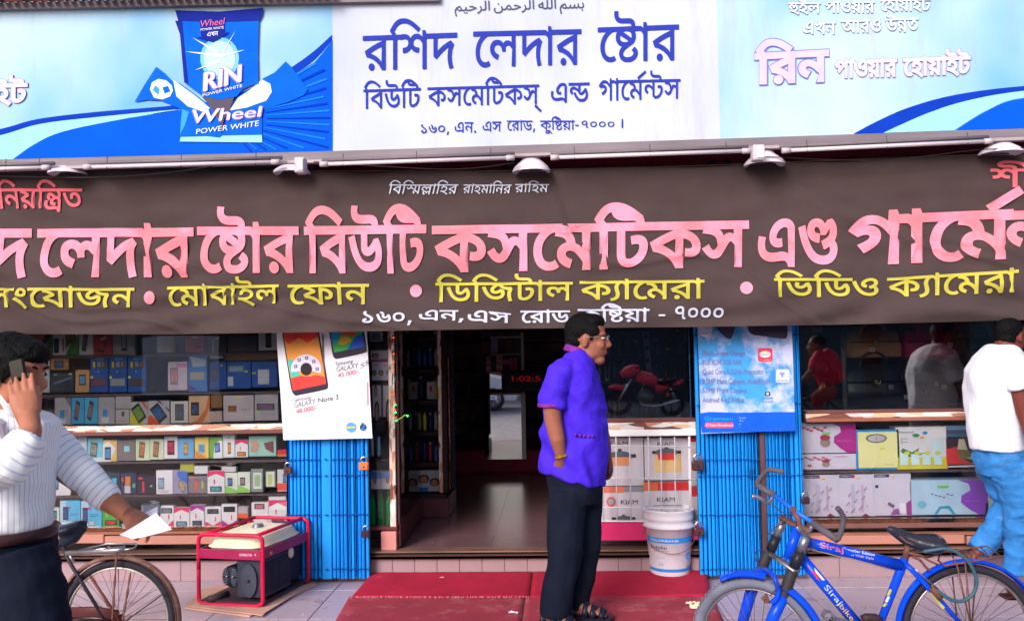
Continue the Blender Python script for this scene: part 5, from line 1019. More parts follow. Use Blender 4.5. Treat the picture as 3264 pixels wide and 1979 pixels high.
# fifth row
L += [(D(262, 520, 700, 950), M_(222, 216, 224), phone((.2, .62), .18, .3, 0, (80, 160, 200)), 'white phone box at the elbow of the white shirt, fifth row'),
      (D(985, 1175, 650, 930), M_(54, 76, 96, rough=.3), phone((.6, .6), .2, .24, 0, (80, 180, 210))+phone((.85, .2), .1, .16, .2, (90, 150, 190)), 'dark teal phone box with two blue phones, fifth row'),
      (D(1180, 1392, 650, 930), M_(66, 60, 96, rough=.3), [('p', M_(196, 190, 204), rect(.25, .05, .62, .4)), ('p', M_(210, 130, 60), rect(.3, .42, .62, .84)), ('p', M_(100, 180, 120), rect(.75, .3, .92, .5)), ('p', M_(220, 90, 60), rect(.08, .6, .2, .8))], 'dark box covered with coloured app squares, fifth row'),
      (D(1398, 1640, 690, 930), M_(58, 52, 72, rough=.3), [('p', M_(216, 60, 70), rect(.28, .1, .4, .7)), ('p', M_(216, 60, 70), rect(.1, .82, .3, .94)), ('p', M_(180, 200, 90), rect(.72, .4, .84, .5))], 'dark box with a red stripe, fifth row'),
      (D(1648, 1870, 615, 930), W0, phone((.32, .45), .18, .24, 0, (150, 180, 210), (120, 130, 150))+lines(.15, .14, .9, (190, 120, 130), 2, .05), 'tall white phone box with slanted grey writing, fifth row'),
      (D(1875, 2065, 610, 928), M_(160, 150, 190), [('p', M_(70, 110, 210), [(.3, .95), (.98, .95), (.98, .4), (.3, .75)])]+phone((.62, .32), .28, .16, -.7, (190, 170, 130), (130, 110, 100)), 'lilac phone box with a golden phone, fifth row'),
      ((600, 1516, 660, 1572), M_(130, 122, 134, rough=.4), [('p', M_(220, 90, 80), rect(.36, .1, .5, .75)), ('p', M_(226, 110, 100), rect(.1, .85, .35, .95)), ('p', M_(180, 190, 80), rect(.72, .3, .82, .7))], 'grey clear packed accessory box with red and yellow parts, fifth row'),
      ((661, 1500, 716, 1572), W0, chev(True, scr=(80, 160, 170)), 'white box with a large magenta roof shape, fifth row'),
      ((718, 1506, 757, 1571), M_(216, 220, 214), [('p', M_(140, 200, 100), [(0, 0), (1, 0), (1, .12), (0, .4)])]+phone((.4, .55), .2, .2, 0, (90, 120, 170)), 'white box with a green base and dark phone, left of a pair, fifth row'),
      ((758, 1504, 797, 1569), M_(218, 222, 214), [('p', M_(140, 200, 100), [(0, 0), (1, 0), (1, .12), (0, .4)])]+phone((.4, .55), .2, .2, 0, (150, 130, 140)), 'white box with a green base and brown phone, right of a pair, fifth row'),
      ((800, 1494, 838, 1568), M_(140, 150, 150, rough=.2), [('p', M_(220, 224, 222), rect(.2, .15, .88, .85)), ('p', M_(160, 190, 150), rect(.3, .25, .78, .75))], 'clear blister pack with a white framed phone, fifth row'),
      ((846, 1500, 878, 1552), M_(130, 140, 130, rough=.2), [('p', M_(216, 220, 216), rect(.1, .05, .9, .95)), ('p', M_(190, 200, 120), rect(.25, .15, .7, .8))], 'clear blister pack with a yellow striped phone, fifth row'),
      ((884, 1496, 914, 1566), M_(206, 200, 210), [('p', M_(226, 70, 60), rect(0, .05, 1, .38))]+phone((.75, .6), .16, .2, 0, (70, 130, 190)), 'white and red phone box beside the gate padlock, fifth row'),
      ((619, 1484, 662, 1510), M_(214, 216, 224), tag((.4, .75), TAGG), 'small white box lying on the fifth row behind the roof shape box'),
      ((574, 1472, 618, 1505), M_(178, 176, 70), [], 'olive yellow card standing behind the fifth row'),
      ((706, 1487, 752, 1504), M_(200, 200, 210), [], 'small white box lying on top of the green based pair')]
# bottom row
L += [(D(262, 370, 1110, 1290), M_(206, 208, 206), phone((.4, .5), .28, .3, 0, (60, 150, 170)), 'small white phone box beside the waist of the shirt, bottom row'),
      (D(380, 650, 1015, 1305), M_(96, 186, 236), [('p', M_(180, 206, 226), [(0, 0), (.3, 0), (.3, 1), (0, 1)])]+phone((.28, .42), .13, .3, 0, (70, 90, 150), (50, 60, 90))+[('p', M_(226, 80, 120), rect(.42, .62, .52, .72))]+lines(.5, .4, .9, (60, 110, 180), 2), 'sky blue phone box, left of two, above the carrier, bottom row'),
      (D(660, 930, 1020, 1380), M_(96, 186, 236), [('p', M_(190, 210, 228), [(0, 0), (.35, 0), (.35, 1), (0, 1)])]+phone((.2, .48), .13, .28, 0, (70, 90, 150), (50, 60, 90))+[('p', M_(226, 80, 120), rect(.34, .68, .46, .78)), ('p', M_(220, 200, 200), rect(.42, .12, .66, .24))]+lines(.45, .5, .9, (60, 110, 180), 2), 'sky blue phone box, right of two, beside the green one, bottom row'),
      (D(938, 1160, 1110, 1375), M_(76, 170, 70), [('p', M_(170, 180, 110), rect(.2, .55, .32, 1))]+phone((.52, .26), .36, .13, 0, (210, 60, 60), (50, 50, 50)), 'green phone box under the forearm, bottom row'),
      (D(1450, 1700, 1070, 1200), M_(110, 112, 140, rough=.3), [('p', M_(150, 160, 180), rect(.05, .1, .12, .9))], 'grey blue flat box behind the white paper, bottom row'),
      ((510, 1611, 553, 1681), W0, phone((.5, .78), .4, .12, 0, (120, 130, 150))+[('p', M_(*MAG), [(.6, .1), (1, .35), (1, .05)]), ('p', M_(*MAG), rect(.62, .4, .68, .6))], 'white box with a phone on top beside the paper, bottom row'),
      ((554, 1616, 604, 1681), W0, chev(True, scr=(120, 160, 200)), 'white box with red roof shape, first in the bottom row'),
      ((606, 1609, 651, 1681), W0, chev(True, PUR, (70, 90, 130)), 'white box with purple roof shape, second in the bottom row'),
      ((654, 1614, 704, 1680), W0, chev(False, MAG, (90, 80, 100)), 'white box with a magenta V at its foot, third in the bottom row'),
      ((706, 1606, 756, 1678), W0, chev(False, PUR, (60, 60, 70)), 'white box with a purple V at its foot, fourth in the bottom row'),
      ((758, 1613, 790, 1650), M_(180, 168, 180), [('p', M_(226, 100, 50), rect(0, 0, 1, .4))], 'small grey and orange box, bottom row'),
      ((802, 1600, 855, 1672), W0, phone((.48, .82), .3, .12, 0, (200, 120, 130))+[('p', M_(*PUR), [(.0, .0), (.3, .0), (.0, .3)])], 'white box with a pink orange phone above the generator, bottom row'),
      ((856, 1592, 914, 1672), W0, chev(True, MAG), 'white box with red roof shape beside the gate, bottom row'),
      ((856, 1580, 912, 1594), M_(220, 216, 224), [], 'flat white box lying on the last box beside the gate')]
for (x0, y0, x1, y1), base, dec, lab in L:
    carton(x0, y0, x1, y1, Yb+R.uniform(0, .012), R.uniform(.035, .05), base, dec, lab, group=GRP)
# dark things seen between the rows: loose earphones and leads
for k, (px, py, lab) in enumerate(((680, 1380, 'black coiled earphone lead hanging above the green phone box, fourth row'), (545, 1500, 'coiled black leads behind the lilac phone box, fifth row'), (850, 1480, 'thin black cable hanging over the blister packs, fifth row'), (490, 1600, 'silver coiled charger leads behind the paper, bottom row'))):
    pts = [P(px+R.uniform(-18, 18)+12*math.cos(i*1.3), py+R.uniform(-8, 8)+i*1.2, Yb+.06) for i in range(14)]
    MB().tube(smooth_px([tuple(p) for p in pts], 4), .003, BLACK if k < 3 else M_(160, 165, 175), 6).build('cable', None, label=lab, cat='cable', group='loose leads in the left display window')

# cookware cartons behind the grille
KW_ = M_(206, 200, 212, rough=.45, var=.06); RED2 = M_(216, 56, 60, rough=.5, var=.1); KT = M_(40, 40, 56)
def pot(c, r, m): return [('p', M_(90, 104, 116), [(c[0]+r*math.cos(a), c[1]+r*.38*math.sin(a)) for a in [i*.45 for i in range(14)]]), ('p', m, [(c[0]-r*.8, c[1]-.02), (c[0]-r*.7, c[1]-r*.7), (c[0]+r*.7, c[1]-r*.7), (c[0]+r*.8, c[1]-.02)]), ('p', M_(60, 56, 66), rect(c[0]-r*.14, c[1]+r*.36, c[0]+r*.14, c[1]+r*.55)), ('p', M_(60, 56, 66), rect(c[0]-r*1.25, c[1]-.03, c[0]-r*.95, c[1]+.04)), ('p', M_(60, 56, 66), rect(c[0]+r*.95, c[1]-.03, c[0]+r*1.25, c[1]+.04))]
GK = 'cookware cartons behind the white grille'
def kc(x0, y0, x1, y1, dec, lab, Y=6.1): carton(x0, y0, x1, y1, Y, .2, KW_, dec, lab, 'cookware carton', 'cookware_carton', GK)
kc(1908, 1394, 2050, 1548, [('t', KT, 'KIAM', .26, .66, .84, .09)]+pot((.48, .62), .28, M_(226, 150, 110)), 'upper left cookware carton with an orange pot picture behind the grille')
kc(2056, 1394, 2194, 1530, [('t', KT, 'KIAM', .3, .68, .82, .09), ('p', M_(226, 190, 130), rect(.22, .2, .82, .6))]+pot((.5, .66), .26, M_(222, 70, 66)), 'upper middle cookware carton with a red pot picture behind the grille')
kc(2196, 1392, 2240, 1548, [('p', RED2, rect(0, .9, 1, 1))], 'narrow cookware carton with red top edge behind the upper padlock')
kc(1906, 1550, 2052, 1662, [('p', M_(230, 120, 90), rect(0, .83, .58, 1)), ('p', M_(150, 146, 156), rect(.58, .85, 1, 1)), ('t', KT, 'KIAM', .5, .86, .5, .13), ('p', M_(226, 90, 70), [(.29+.1*math.cos(i*.4), .58+.14*math.sin(i*.4)) for i in range(16)]), ('p', M_(150, 170, 190), [(.29+.06*math.cos(i*.4), .58+.09*math.sin(i*.4)) for i in range(16)])]+pot((.55, .1), .2, M_(110, 120, 140)), 'lower left cookware carton with a round red ring behind the grille')
kc(2054, 1534, 2200, 1662, [('p', RED2, rect(0, .78, 1, 1)), ('p', M_(236, 120, 70), rect(.0, .78, .3, .98)), ('t', KT, 'KIAM', .28, .66, .5, .12), ('p', M_(120, 116, 140), rect(.2, .4, .8, .42)), ('p', M_(80, 78, 90), rect(.46, .2, .52, .26))], 'lower middle cookware carton with a broad red top band behind the bucket')
kc(2202, 1550, 2240, 1662, [('p', RED2, rect(0, .72, 1, 1))], 'narrow lower cookware carton with red top beside the lower padlock')
# kitchenware boxes in the right window
def E8(cx, cy): return (2500+cx/3.225, 1330+cy/3.225)
def kb(x0, y0, x1, y1, base, dec, lab, cat='kitchenware box', name='kitchenware_box', th=.12, Y=6.1):
    a, b = E8(x0, y0), E8(x1, y1); return carton(a[0], a[1], b[0], b[1], Y, th, base, dec, lab, cat, name, 'kitchenware boxes in the right display window')
PR = M_(170, 40, 140, rough=.4, var=.1); LI = M_(206, 200, 222, rough=.4, var=.08); VI = M_(140, 70, 200, rough=.4, var=.1); IC = M_(176, 206, 232, rough=.4, var=.1)
def curve_r(m, base=.62): return [('p', m, [(1, 0), (1, 1), (base-.04, 1), (base+.1, .88), (base+.12, .7), (base, .55), (base-.01, .35), (base+.1, .15), (base+.22, 0)])]
SQ = M_(150, 130, 130)
kb(150, 55, 733, 365, LI, curve_r(PR)+[('t', M_(214, 90, 190), 'High Quality', .66, .94, .38, .07)]+[('p', SQ, [(.46+.09*math.cos(i*.4), .35+.16*math.sin(i*.4)) for i in range(16)]), ('p', M_(160, 60, 70), [(.46+.09*math.cos(i*.4), .52+.1*math.sin(i*.4)) for i in range(16)])]+[('p', M_(190, 60, 90), rot((.1+.06*i, .86-.05*(i % 3)), .03, .03, i)) for i in range(7)]+tag((.48, .68), TAGG), 'white and magenta teapot box beside the right gate, upper row')
kb(150, 372, 737, 536, LI, [('p', SQ, [(.47+.07*math.cos(i*.4), .35+.2*math.sin(i*.4)) for i in range(16)]), ('p', M_(150, 60, 70), [(.47+.07*math.cos(i*.4), .55+.1*math.sin(i*.4)) for i in range(16)]), ('p', M_(190, 70, 80), rect(.15, .2, .22, .35)), ('p', M_(200, 120, 190), rect(.62, .8, .84, .86))]+[('p', M_(190, 60, 90), rot((.12+.05*i, .8-.07*(i % 3)), .025, .04, i)) for i in range(9)], 'flat white teapot box under the magenta one, upper row')
ob = kb(742, 122, 1178, 540, M_(40, 140, 214, rough=.4), [], 'blue and cream bathroom scale standing in the upper row', 'scale', 'bathroom_scale', .04)
A = P(*E8(742, 540), 6.1); B = P(*E8(1178, 122), 6.1); w, h = B.x-A.x, B.z-A.z
MB().bbox(A.x+w*.045, B.x-w*.05, 6.088, 6.1, A.z+h*.045, B.z-h*.05, M_(224, 222, 160, rough=.4, var=.05), .01).build('platform', ob)
c = Vector((A.x+w*.46, 6.08, A.z+h*.79))
MB().add([(c.x+w*.24*math.cos(i*.2618), 6.084, c.z+h*.11*math.sin(i*.2618)) for i in range(24)], [tuple(range(24))], CHROME).build('dial_ring', ob)
MB().add([(c.x+w*.2*math.cos(i*.2618), 6.081, c.z+h*.085*math.sin(i*.2618)) for i in range(24)], [tuple(range(24))], M_(176, 176, 186)).add([(c.x-.002, 6.079, c.z-h*.05), (c.x+.002, 6.079, c.z-h*.05), (c.x+.002, 6.079, c.z+h*.06), (c.x-.002, 6.079, c.z+h*.06)], [(0, 1, 2, 3)], RED2).build('dial', ob)
MB().box(c.x+.02, c.x+.05, 6.082, 6.087, A.z+h*.52, A.z+h*.56, TAGY).build('price_tag', ob)
t = MB(); text_at(t, 'Camry', (A.x+w*.62, 6.086, A.z+h*.12), (w*.22, 0, 0), (0, 0, h*.03), KT); t.build('lettering', ob)
def fruit(k=0):
    r = [('p', M_(206, 196, 50), rect(0, 0, 1, .28)), ('p', M_(60, 130, 70), [(.12, .5), (.3, .4), (.45, .5), (.4, .35), (.6, .4), (.35, .28), (.2, .3), (.08, .42)])]
    for i in range(4): r += [('p', M_(190, 224, 236), rect(.06+i*.22, .1, .22+i*.22, .36+(i == 3)*.3)), ('p', M_(210, 206, 70), [(.2+i*.2+.06*math.cos(j*.8), .38+.05*math.sin(j*.8)) for j in range(8)])]
    return r+[('t', KT, 'National', .06, .34, .86, .045), ('p', M_(40, 150, 90), [(.38+.07*math.cos(j*.5), .8+.04*math.sin(j*.5)) for j in range(13)]), ('p', M_(40, 130, 220), [(.56+.05*math.cos(j*.5), .86+.03*math.sin(j*.5)) for j in range(13)]), ('p', M_(236, 180, 70), [(.5+.04*math.cos(j*.5), .75+.03*math.sin(j*.5)) for j in range(13)])]+lines(.08, .72, .22, (110, 130, 120), 4, .04, .012)
kb(1160, 90, 1665, 530, M_(212, 212, 222), fruit(), 'white blender box with yellow and green fruit pictures, upper row')
kb(1640, 68, 2330, 205, M_(70, 80, 110), [('p', M_(130, 170, 220), rect(0, .62, .45, .95)), ('p', M_(60, 110, 150), rect(.05, .1, .5, .3))], 'dark box with blue bands lying on the blender box behind the man in white', th=.2, Y=6.14)
kb(1668, 208, 2330, 508, M_(66, 52, 62), [('p', M_(206, 200, 214), [(0, 0), (1, 0), (1, .12), (0, .04)]), ('p', M_(206, 60, 60), [(0, .1), (0, .62), (.16, .72), (.2, .35), (.4, .12)]), ('p', M_(206, 196, 170), [(.17, .62), (.2, .98), (.28, .98), (.33, .6)]), ('p', M_(120, 110, 70), [(.16, .6), (.34, .6), (.42, .3), (.2, .28)]), ('p', M_(160, 200, 90), [(.3, .3), (.4, .4), (.45, .25)]), ('p', M_(220, 130, 170), [(.36, .12), (.5, .3), (.62, .12)])], 'dark juicer box with a cone shaped juicer picture, upper row')
for k in range(2):
    kb(205+k*362, 588-k*6, 562+k*360, 1018, LI, [('p', M_(36, 36, 90), rect(.03, .92, .46, .99)), ('p', M_(200, 60, 90), rect(.4, .93, .46, .98)), ('t', WHITE, 'COMMERCIAL', .05, .38, .94, .03), ('p', M_(240, 180, 80), rect(.5, .89, .6, .92)), ('p', M_(150, 30, 80), [(.6, 0), (.72, .08), (.86, 0)]), ('p', M_(190, 186, 214), rect(.34, .1, .44, .78)), ('p', M_(196, 170, 206), rect(.62, .12, .68, .75))]
       +[('p', M_(170, 120, 170), rot((.2+.6*((i*37) % 11)/11, .12+.6*((i*53) % 17)/17), .022, .016, i)) for i in range(20)], ['white mixer box standing against the right gate, lower row', 'white mixer box second from the right gate, lower row'][k])
kb(928, 572, 1300, 1010, LI, [('p', M_(36, 36, 90), rect(.02, .91, .42, .98)), ('t', WHITE, 'COMMERCIAL', .04, .34, .93, .03), ('p', M_(240, 180, 80), rect(.48, .89, .56, .92)), ('p', M_(50, 40, 90), rect(.04, .66, .12, .73)), ('p', M_(150, 80, 160), [(.42, .02), (.5, .15), (.62, .18), (.7, .04)]), ('p', M_(226, 224, 240), rect(.66, .06, .82, .3)), ('p', M_(150, 60, 140), [(.85, .02), (.84, .3), (.98, .38), (.98, .02)]), ('p', M_(120, 100, 130), rot((.44, .26), .09, .04, -.5))], 'white grinder box with purple appliance picture, lower row')
kb(1300, 636, 2085, 1000, IC, curve_r(VI, .66)+[('p', M_(60, 160, 200), [(.3, .02), (.37, .24), (.5, .27), (.58, .02), (.54, .02), (.48, .18), (.39, .18), (.34, .02)]), ('p', M_(120, 190, 220), [(.15+.06*math.cos(j*.5), .3+.11*math.sin(j*.5)) for j in range(13)]), ('t', M_(200, 120, 210), 'High Quality', .7, .9, .38, .05)]+[('p', M_(110, 100, 150), rot((.28+.05*i, .6-.03*((i*5) % 4)), .012, .02, i)) for i in range(6)]+tag((.42, .82), TAGG), 'wide ice blue and violet glass bowl box, lower row')
kb(2072, 568, 2560, 992, M_(206, 210, 206), fruit(1), 'blender box with fruit pictures behind the knee of the man in white, lower row')

# ------------------------------------------------------------------ inside the doorway
def post(mb, px0, px1, py0, py1, Y, m, d=.03):
    a = P(px0, py1, Y); b = P(px1, py1, Y); mb.bbox(a.x, b.x, Y, Y+d, a.z, P(px0, py0, Y).z, m, .004); return mb
def bottle(c, r, h, m, cap, lab, kind=0, group='bottles in the doorway cabinets'):
    o = thing('bottle', c, lab, 'bottle', group)
    pr = [(r*.9, 0), (r, .01), (r, h*.62), (r*.8, h*.74), (r*.35, h*.82), (r*.33, h*.88)] if kind == 0 else [(r*.9, 0), (r, .006), (r, h*.86), (r*.6, h*.9)]
    MB().lathe(c, pr, m, 12).build('body', o)
    k = pr[-1][1]
    MB().lathe(Vector(c)+Vector((0, 0, k)), [(r*.42 if kind == 0 else r*.62, 0), (r*.42 if kind == 0 else r*.6, h-k)], cap, 10).build('cap', o)
    return o
CG = M_(60, 40, 44, rough=.4)
# cabinet by the left gate
Y = 6.05
o = thing('glass_cabinet', P(1180, 1715, Y), 'narrow copper framed cosmetics cabinet between the left gate and the doorway', 'cabinet')
mb = MB(); post(mb, 1244, 1263, 1040, 1688, Y, POSTM); post(mb, 1268, 1276, 1040, 1688, Y+.02, M_(70, 44, 48, rough=.4)); mb.build('front_post', o)
mb = MB(); rail(mb, 1178, 1266, 1678, 1690, Y-.01, M_(110, 60, 60, rough=.3)); mb.build('bottom_rail', o)
MB().bbox(P(1216, 1720, Y).x, P(1265, 1720, Y).x, Y-.02, Y+.1, FZ, P(1216, 1692, Y).z, M_(226, 150, 146, rough=.4), .004).build('foot_block', o)
MB().box(P(1178, 1600, Y).x, P(1244, 1600, Y).x, Y+.004, Y+.009, P(1178, 1680, Y).z, 2.7, GLASS).build('glass_pane', o)
xr = P(1264, 1600, Y).x
MB().box(xr, xr+.006, Y+.03, 7.15, P(1178, 1680, Y).z, 2.7, GLASS).build('side_glass', o)
MB().box(xr-.005, xr+.02, Y+.02, 7.15, FZ+.02, P(1178, 1672, Y).z, M_(96, 50, 54, rough=.3)).build('side_base', o)
xl = P(1176, 1600, Y).x
MB().box(xl-.4, xr-.02, 6.45, 6.47, FZ, 2.9, M_(72, 66, 80, rough=.5, var=.3)).build('back_panel', o)
sh = MB()
for py in (1105, 1222, 1338, 1462): sh.box(xl-.3, xr-.03, 6.1, 6.44, P(1210, py, 6.1).z-.02, P(1210, py, 6.1).z-.002, CG)
sh.build('shelves', o)
FACE = M_(190, 130, 110)
def facebox(x0, y0, x1, y1, dec, lab): carton(x0, y0, x1, y1, 6.09, .06, M_(206, 200, 214), dec, lab, 'cosmetics box', 'cosmetics_box', 'cosmetics boxes in the left cabinet')
def face(cx, cy, r, a=0): return [('p', M_(40, 30, 36), [(cx+r*1.15*math.cos(i*.5), cy+r*1.3*math.sin(i*.5)) for i in range(13)]), ('p', FACE, [(cx+r*.75*math.cos(i*.5), cy-r*.15+r*math.sin(i*.5)) for i in range(13)])]
facebox(1182, 1116, 1238, 1150, [('p', M_(220, 90, 140), rect(0, 0, 1, .2))]+face(.25, .5, .18)+tag((.5, .8)), 'pink banded face cream box on the upper shelf of the left cabinet')
facebox(1186, 1152, 1244, 1212, [('p', M_(226, 120, 160), rect(.1, .78, .35, .86)), ('p', M_(226, 120, 160), rect(.6, .78, .85, .86))]+face(.12, .4, .12)+face(.5, .4, .12)+face(.9, .4, .1), 'white face cream box with a row of faces, left cabinet')
facebox(1188, 1228, 1214, 1328, face(.4, .82, .16)+face(.5, .18, .26)+tag((.4, .5)), 'tall white cream box with two faces, left cabinet')
facebox(1221, 1228, 1244, 1328, face(.7, .18, .3)+tag((.5, .55)), 'tall white cream box with one face beside the copper post')
facebox(1180, 1058, 1215, 1088, [('p', M_(90, 120, 130), rect(.1, .1, .9, .9))], 'dull green grey box at the top of the left cabinet')
for k, (px, cc) in enumerate(((1187, (190, 196, 206)), (1208, (150, 196, 226)))):
    p = P(px, 1453, 6.12); bottle(p, .012, .15, M_(*cc, rough=.3, metal=.4), M_(80, 90, 160), ['silver spray can beside the upper padlock in the left cabinet', 'pale blue spray can on the lower shelf of the left cabinet'][k], 1)
a = P(1180, 1560, 6.2)
facebox(1182, 1502, 1213, 1558, face(.4, .5, .16)+[('p', M_(70, 120, 200), rect(0, .6, 1, 1))], 'blue and white box with a dark haired face above the green bottles')
facebox(1215, 1502, 1243, 1558, face(.7, .5, .14)+[('p', M_(110, 150, 210), rect(0, .62, 1, 1))], 'pale blue face box above the green bottles beside the copper post')
for k, px in enumerate((1188, 1217, 1240)):
    p = P(px, 1672, 6.14); bottle(p, .023, .235, M_(30, 150, 80, rough=.2), M_(30, 120, 70), ['tall green bottle at the left, foot of the left cabinet', 'tall green bottle with a pale label, foot of the left cabinet', 'tall green bottle touching the copper post, foot of the left cabinet'][k])
# fairy lights down the copper post
fl = MB(); o2 = thing('fairy_lights', P(1262, 1240, 6.0), 'string of red and green fairy lights wound down the copper post of the doorway', 'fairy lights')
pts = [P(1252+9*math.sin(i*.9), 1060+i*9.4, 6.0) for i in range(36)]
pts2 = smooth_px([tuple(P(x, y, 6.0)) for x, y in ((1262, 1340), (1278, 1332), (1292, 1322), (1299, 1325))], 4)
MB().tube(smooth_px([tuple(p) for p in pts], 2), .002, M_(90, 110, 60), 5).tube(pts2, .003, M_(160, 200, 80), 5).build('wire', o2)
mr = MB(); mg = MB(); EMR = M_(255, 60, 50, emit=2.2); EMG = M_(60, 255, 120, emit=2.0)
for (x, y) in ((1254, 1076), (1255, 1128), (1255, 1154), (1254, 1180), (1256, 1256), (1258, 1282), (1260, 1306), (1262, 1330)): mr.ball(P(x, y, 5.99), .006, EMR, 8, 6)
for (x, y) in ((1260, 1290), (1261, 1314), (1263, 1340), (1299, 1325)): mg.ball(P(x, y, 5.985), .0075, EMG, 8, 6)
mr.build('red_bulbs', o2); mg.build('green_bulbs', o2)
# second cabinet, further back
Y = 7.15
o = thing('glass_cabinet', P(1300, 1640, Y), 'tall dark cabinet with coloured bottles on the left inside the doorway', 'cabinet')
mb = MB(); post(mb, 1294, 1305, 1040, 1585, Y, POSTM); post(mb, 1400, 1412, 1040, 1570, Y, POSTM); mb.build('front_post', o)
mb = MB(); post(mb, 1276, 1290, 1040, 1640, Y-.3, M_(44, 42, 60, rough=.4)); post(mb, 1412, 1428, 1040, 1570, Y+.02, M_(50, 32, 40)); post(mb, 1428, 1436, 1140, 1560, Y+.1, COPPER); mb.build('side_frame', o)
a, b = P(1296, 1652, Y), P(1432, 1566, Y)
MB().bbox(a.x, b.x, Y-.005, Y+.5, FZ, P(1300, 1588, Y).z, M_(100, 56, 70, rough=.35, var=.2), .01).build('base', o)
MB().box(a.x, b.x, Y+.45, Y+.47, FZ, 2.9, M_(64, 64, 84, var=.3)).build('back_panel', o)
sh = MB()
for py in (1075, 1178, 1278, 1378, 1476, 1576): zz = P(1350, py, Y).z; sh.box(a.x+.02, b.x-.03, Y+.03, Y+.45, zz-.03, zz, M_(48, 30, 40))
sh.build('shelves', o)
cols = [('yellow', (206, 190, 70)), ('blue', (40, 110, 190)), ('silver', (176, 176, 190)), ('amber', (170, 110, 50)), ('dark blue', (40, 50, 110)), ('green', (60, 120, 70)), ('red', (170, 40, 56)), ('white', (206, 200, 206))]
rows = [(1168, ['dark blue', 'blue', 'blue', 'blue', 'white'], 'second'), (1272, ['amber', 'dark blue', 'dark blue', 'yellow'], 'third'), (1371, ['red', 'yellow', 'yellow', 'dark blue', 'silver'], 'fourth'), (1470, ['yellow', 'green', 'dark blue', 'red', 'blue'], 'fifth'), (1066, ['green', 'green', 'dark blue', 'silver'], 'top')]
for py, cs, nm in rows:
    seen = {}
    for i, cname in enumerate(cs):
        px = 1318+i*72/(len(cs)-1)*1.0; p = P(px, py, Y+.12); h = R.uniform(.14, .19)
        o3 = bottle(p, .014, h, M_(*dict(cols)[cname], rough=.3), M_(*((200, 200, 210) if i % 2 else (50, 50, 60))), 'x', i % 2, 'coloured bottles in the dark cabinet')
        seen.setdefault(cname, []).append(o3)
    for cname, os_ in seen.items():
        pos = {1: [''], 2: ['left ', 'right '], 3: ['left ', 'middle ', 'right ']}[len(os_)]
        for q_, s in zip(os_, pos): q_['label'] = '%s%s bottle on the %s shelf of the dark cabinet inside the doorway' % (s, cname, nm)
def f2(x0, y0, x1, y1, dec, lab, Yq=7.25): carton(x0, y0, x1, y1, Yq, .06, M_(190, 186, 200), dec, lab, 'cosmetics box', 'cosmetics_box', 'cosmetics boxes in the dark cabinet')
f2(1361, 1216, 1386, 1272, [('p', M_(170, 50, 90), rect(.35, .45, .65, .75))], 'small white box with a crimson square, dark cabinet third shelf')
f2(1310, 1498, 1398, 1566, face(.16, .5, .15)+face(.48, .6, .16)+face(.85, .45, .15)+[('p', M_(60, 110, 190), rect(0, 0, .62, .2))], 'box printed with three faces at the foot of the dark cabinet')
# counter, platform, mirror, shelf at the back
Y = 9.6
a, b = P(1440, 1512, Y), P(1960, 1512, Y)
MB().bbox(a.x, b.x, Y, Y+1.2, FZ, P(1500, 1430, Y).z-.02, M_(150, 30, 70, rough=.45, var=.2), .02).build('counter', None, label='low dark red counter across the back of the shop', cat='counter')
mm = bpy.data.materials.new('mirror'); mm.use_nodes = True; b_ = mm.node_tree.nodes['Principled BSDF']; b_.inputs['Metallic'].default_value = 1; b_.inputs['Roughness'].default_value = .02
nz = mm.node_tree.nodes.new('ShaderNodeTexNoise'); nz.inputs['Scale'].default_value = .6; rp = mm.node_tree.nodes.new('ShaderNodeValToRGB')
rp.color_ramp.elements[0].color = (.62, .62, .66, 1); rp.color_ramp.elements[1].color = (.8, .8, .84, 1); mm.node_tree.links.new(nz.outputs[0], rp.inputs[0]); mm.node_tree.links.new(rp.outputs[0], b_.inputs['Base Color'])
Y = 9.5
o = thing('wall_mirror', P(1610, 1470, Y), 'mirror with a bright white frame on the right side, at the back of the doorway', 'mirror')
a, b = P(1548, 1464, Y), P(1672, 1252, Y)
MB().box(a.x, b.x, Y, Y+.01, a.z, b.z, mm).build('mirror_glass', o)
mb = MB(); post(mb, 1664, 1678, 1250, 1464, Y-.02, M_(240, 238, 244, rough=.3)); mb.build('frame', o); mb = MB(); rail(mb, 1560, 1668, 1251, 1258, Y-.02, M_(226, 180, 170, rough=.3), .03); mb.build('top_frame', o)
a2, b2 = P(1556, 1240, Y), P(1598, 1185, Y)
o = thing('wall_mirror', a2, 'small narrow mirror panel above the big white framed mirror', 'mirror'); MB().box(a2.x, b2.x, Y, Y+.01, a2.z, b2.z, mm).build('mirror_glass', o)
Y = 9.3
o = thing('display_case', P(1600, 1180, Y), 'white edged glass case with pink bottles at the back above the clock', 'display case')
mb = MB(); post(mb, 1662, 1671, 1060, 1180, Y, M_(196, 200, 200, rough=.3)); rail(mb, 1562, 1664, 1072, 1077, Y, M_(200, 196, 196)); rail(mb, 1562, 1662, 1127, 1131, Y, M_(206, 200, 200)); mb.build('frame', o)
a, b = P(1532, 1184, Y), P(1666, 1060, Y); MB().box(a.x, b.x, Y+.2, Y+.22, a.z, b.z, M_(84, 90, 100, var=.3)).build('back_panel', o)
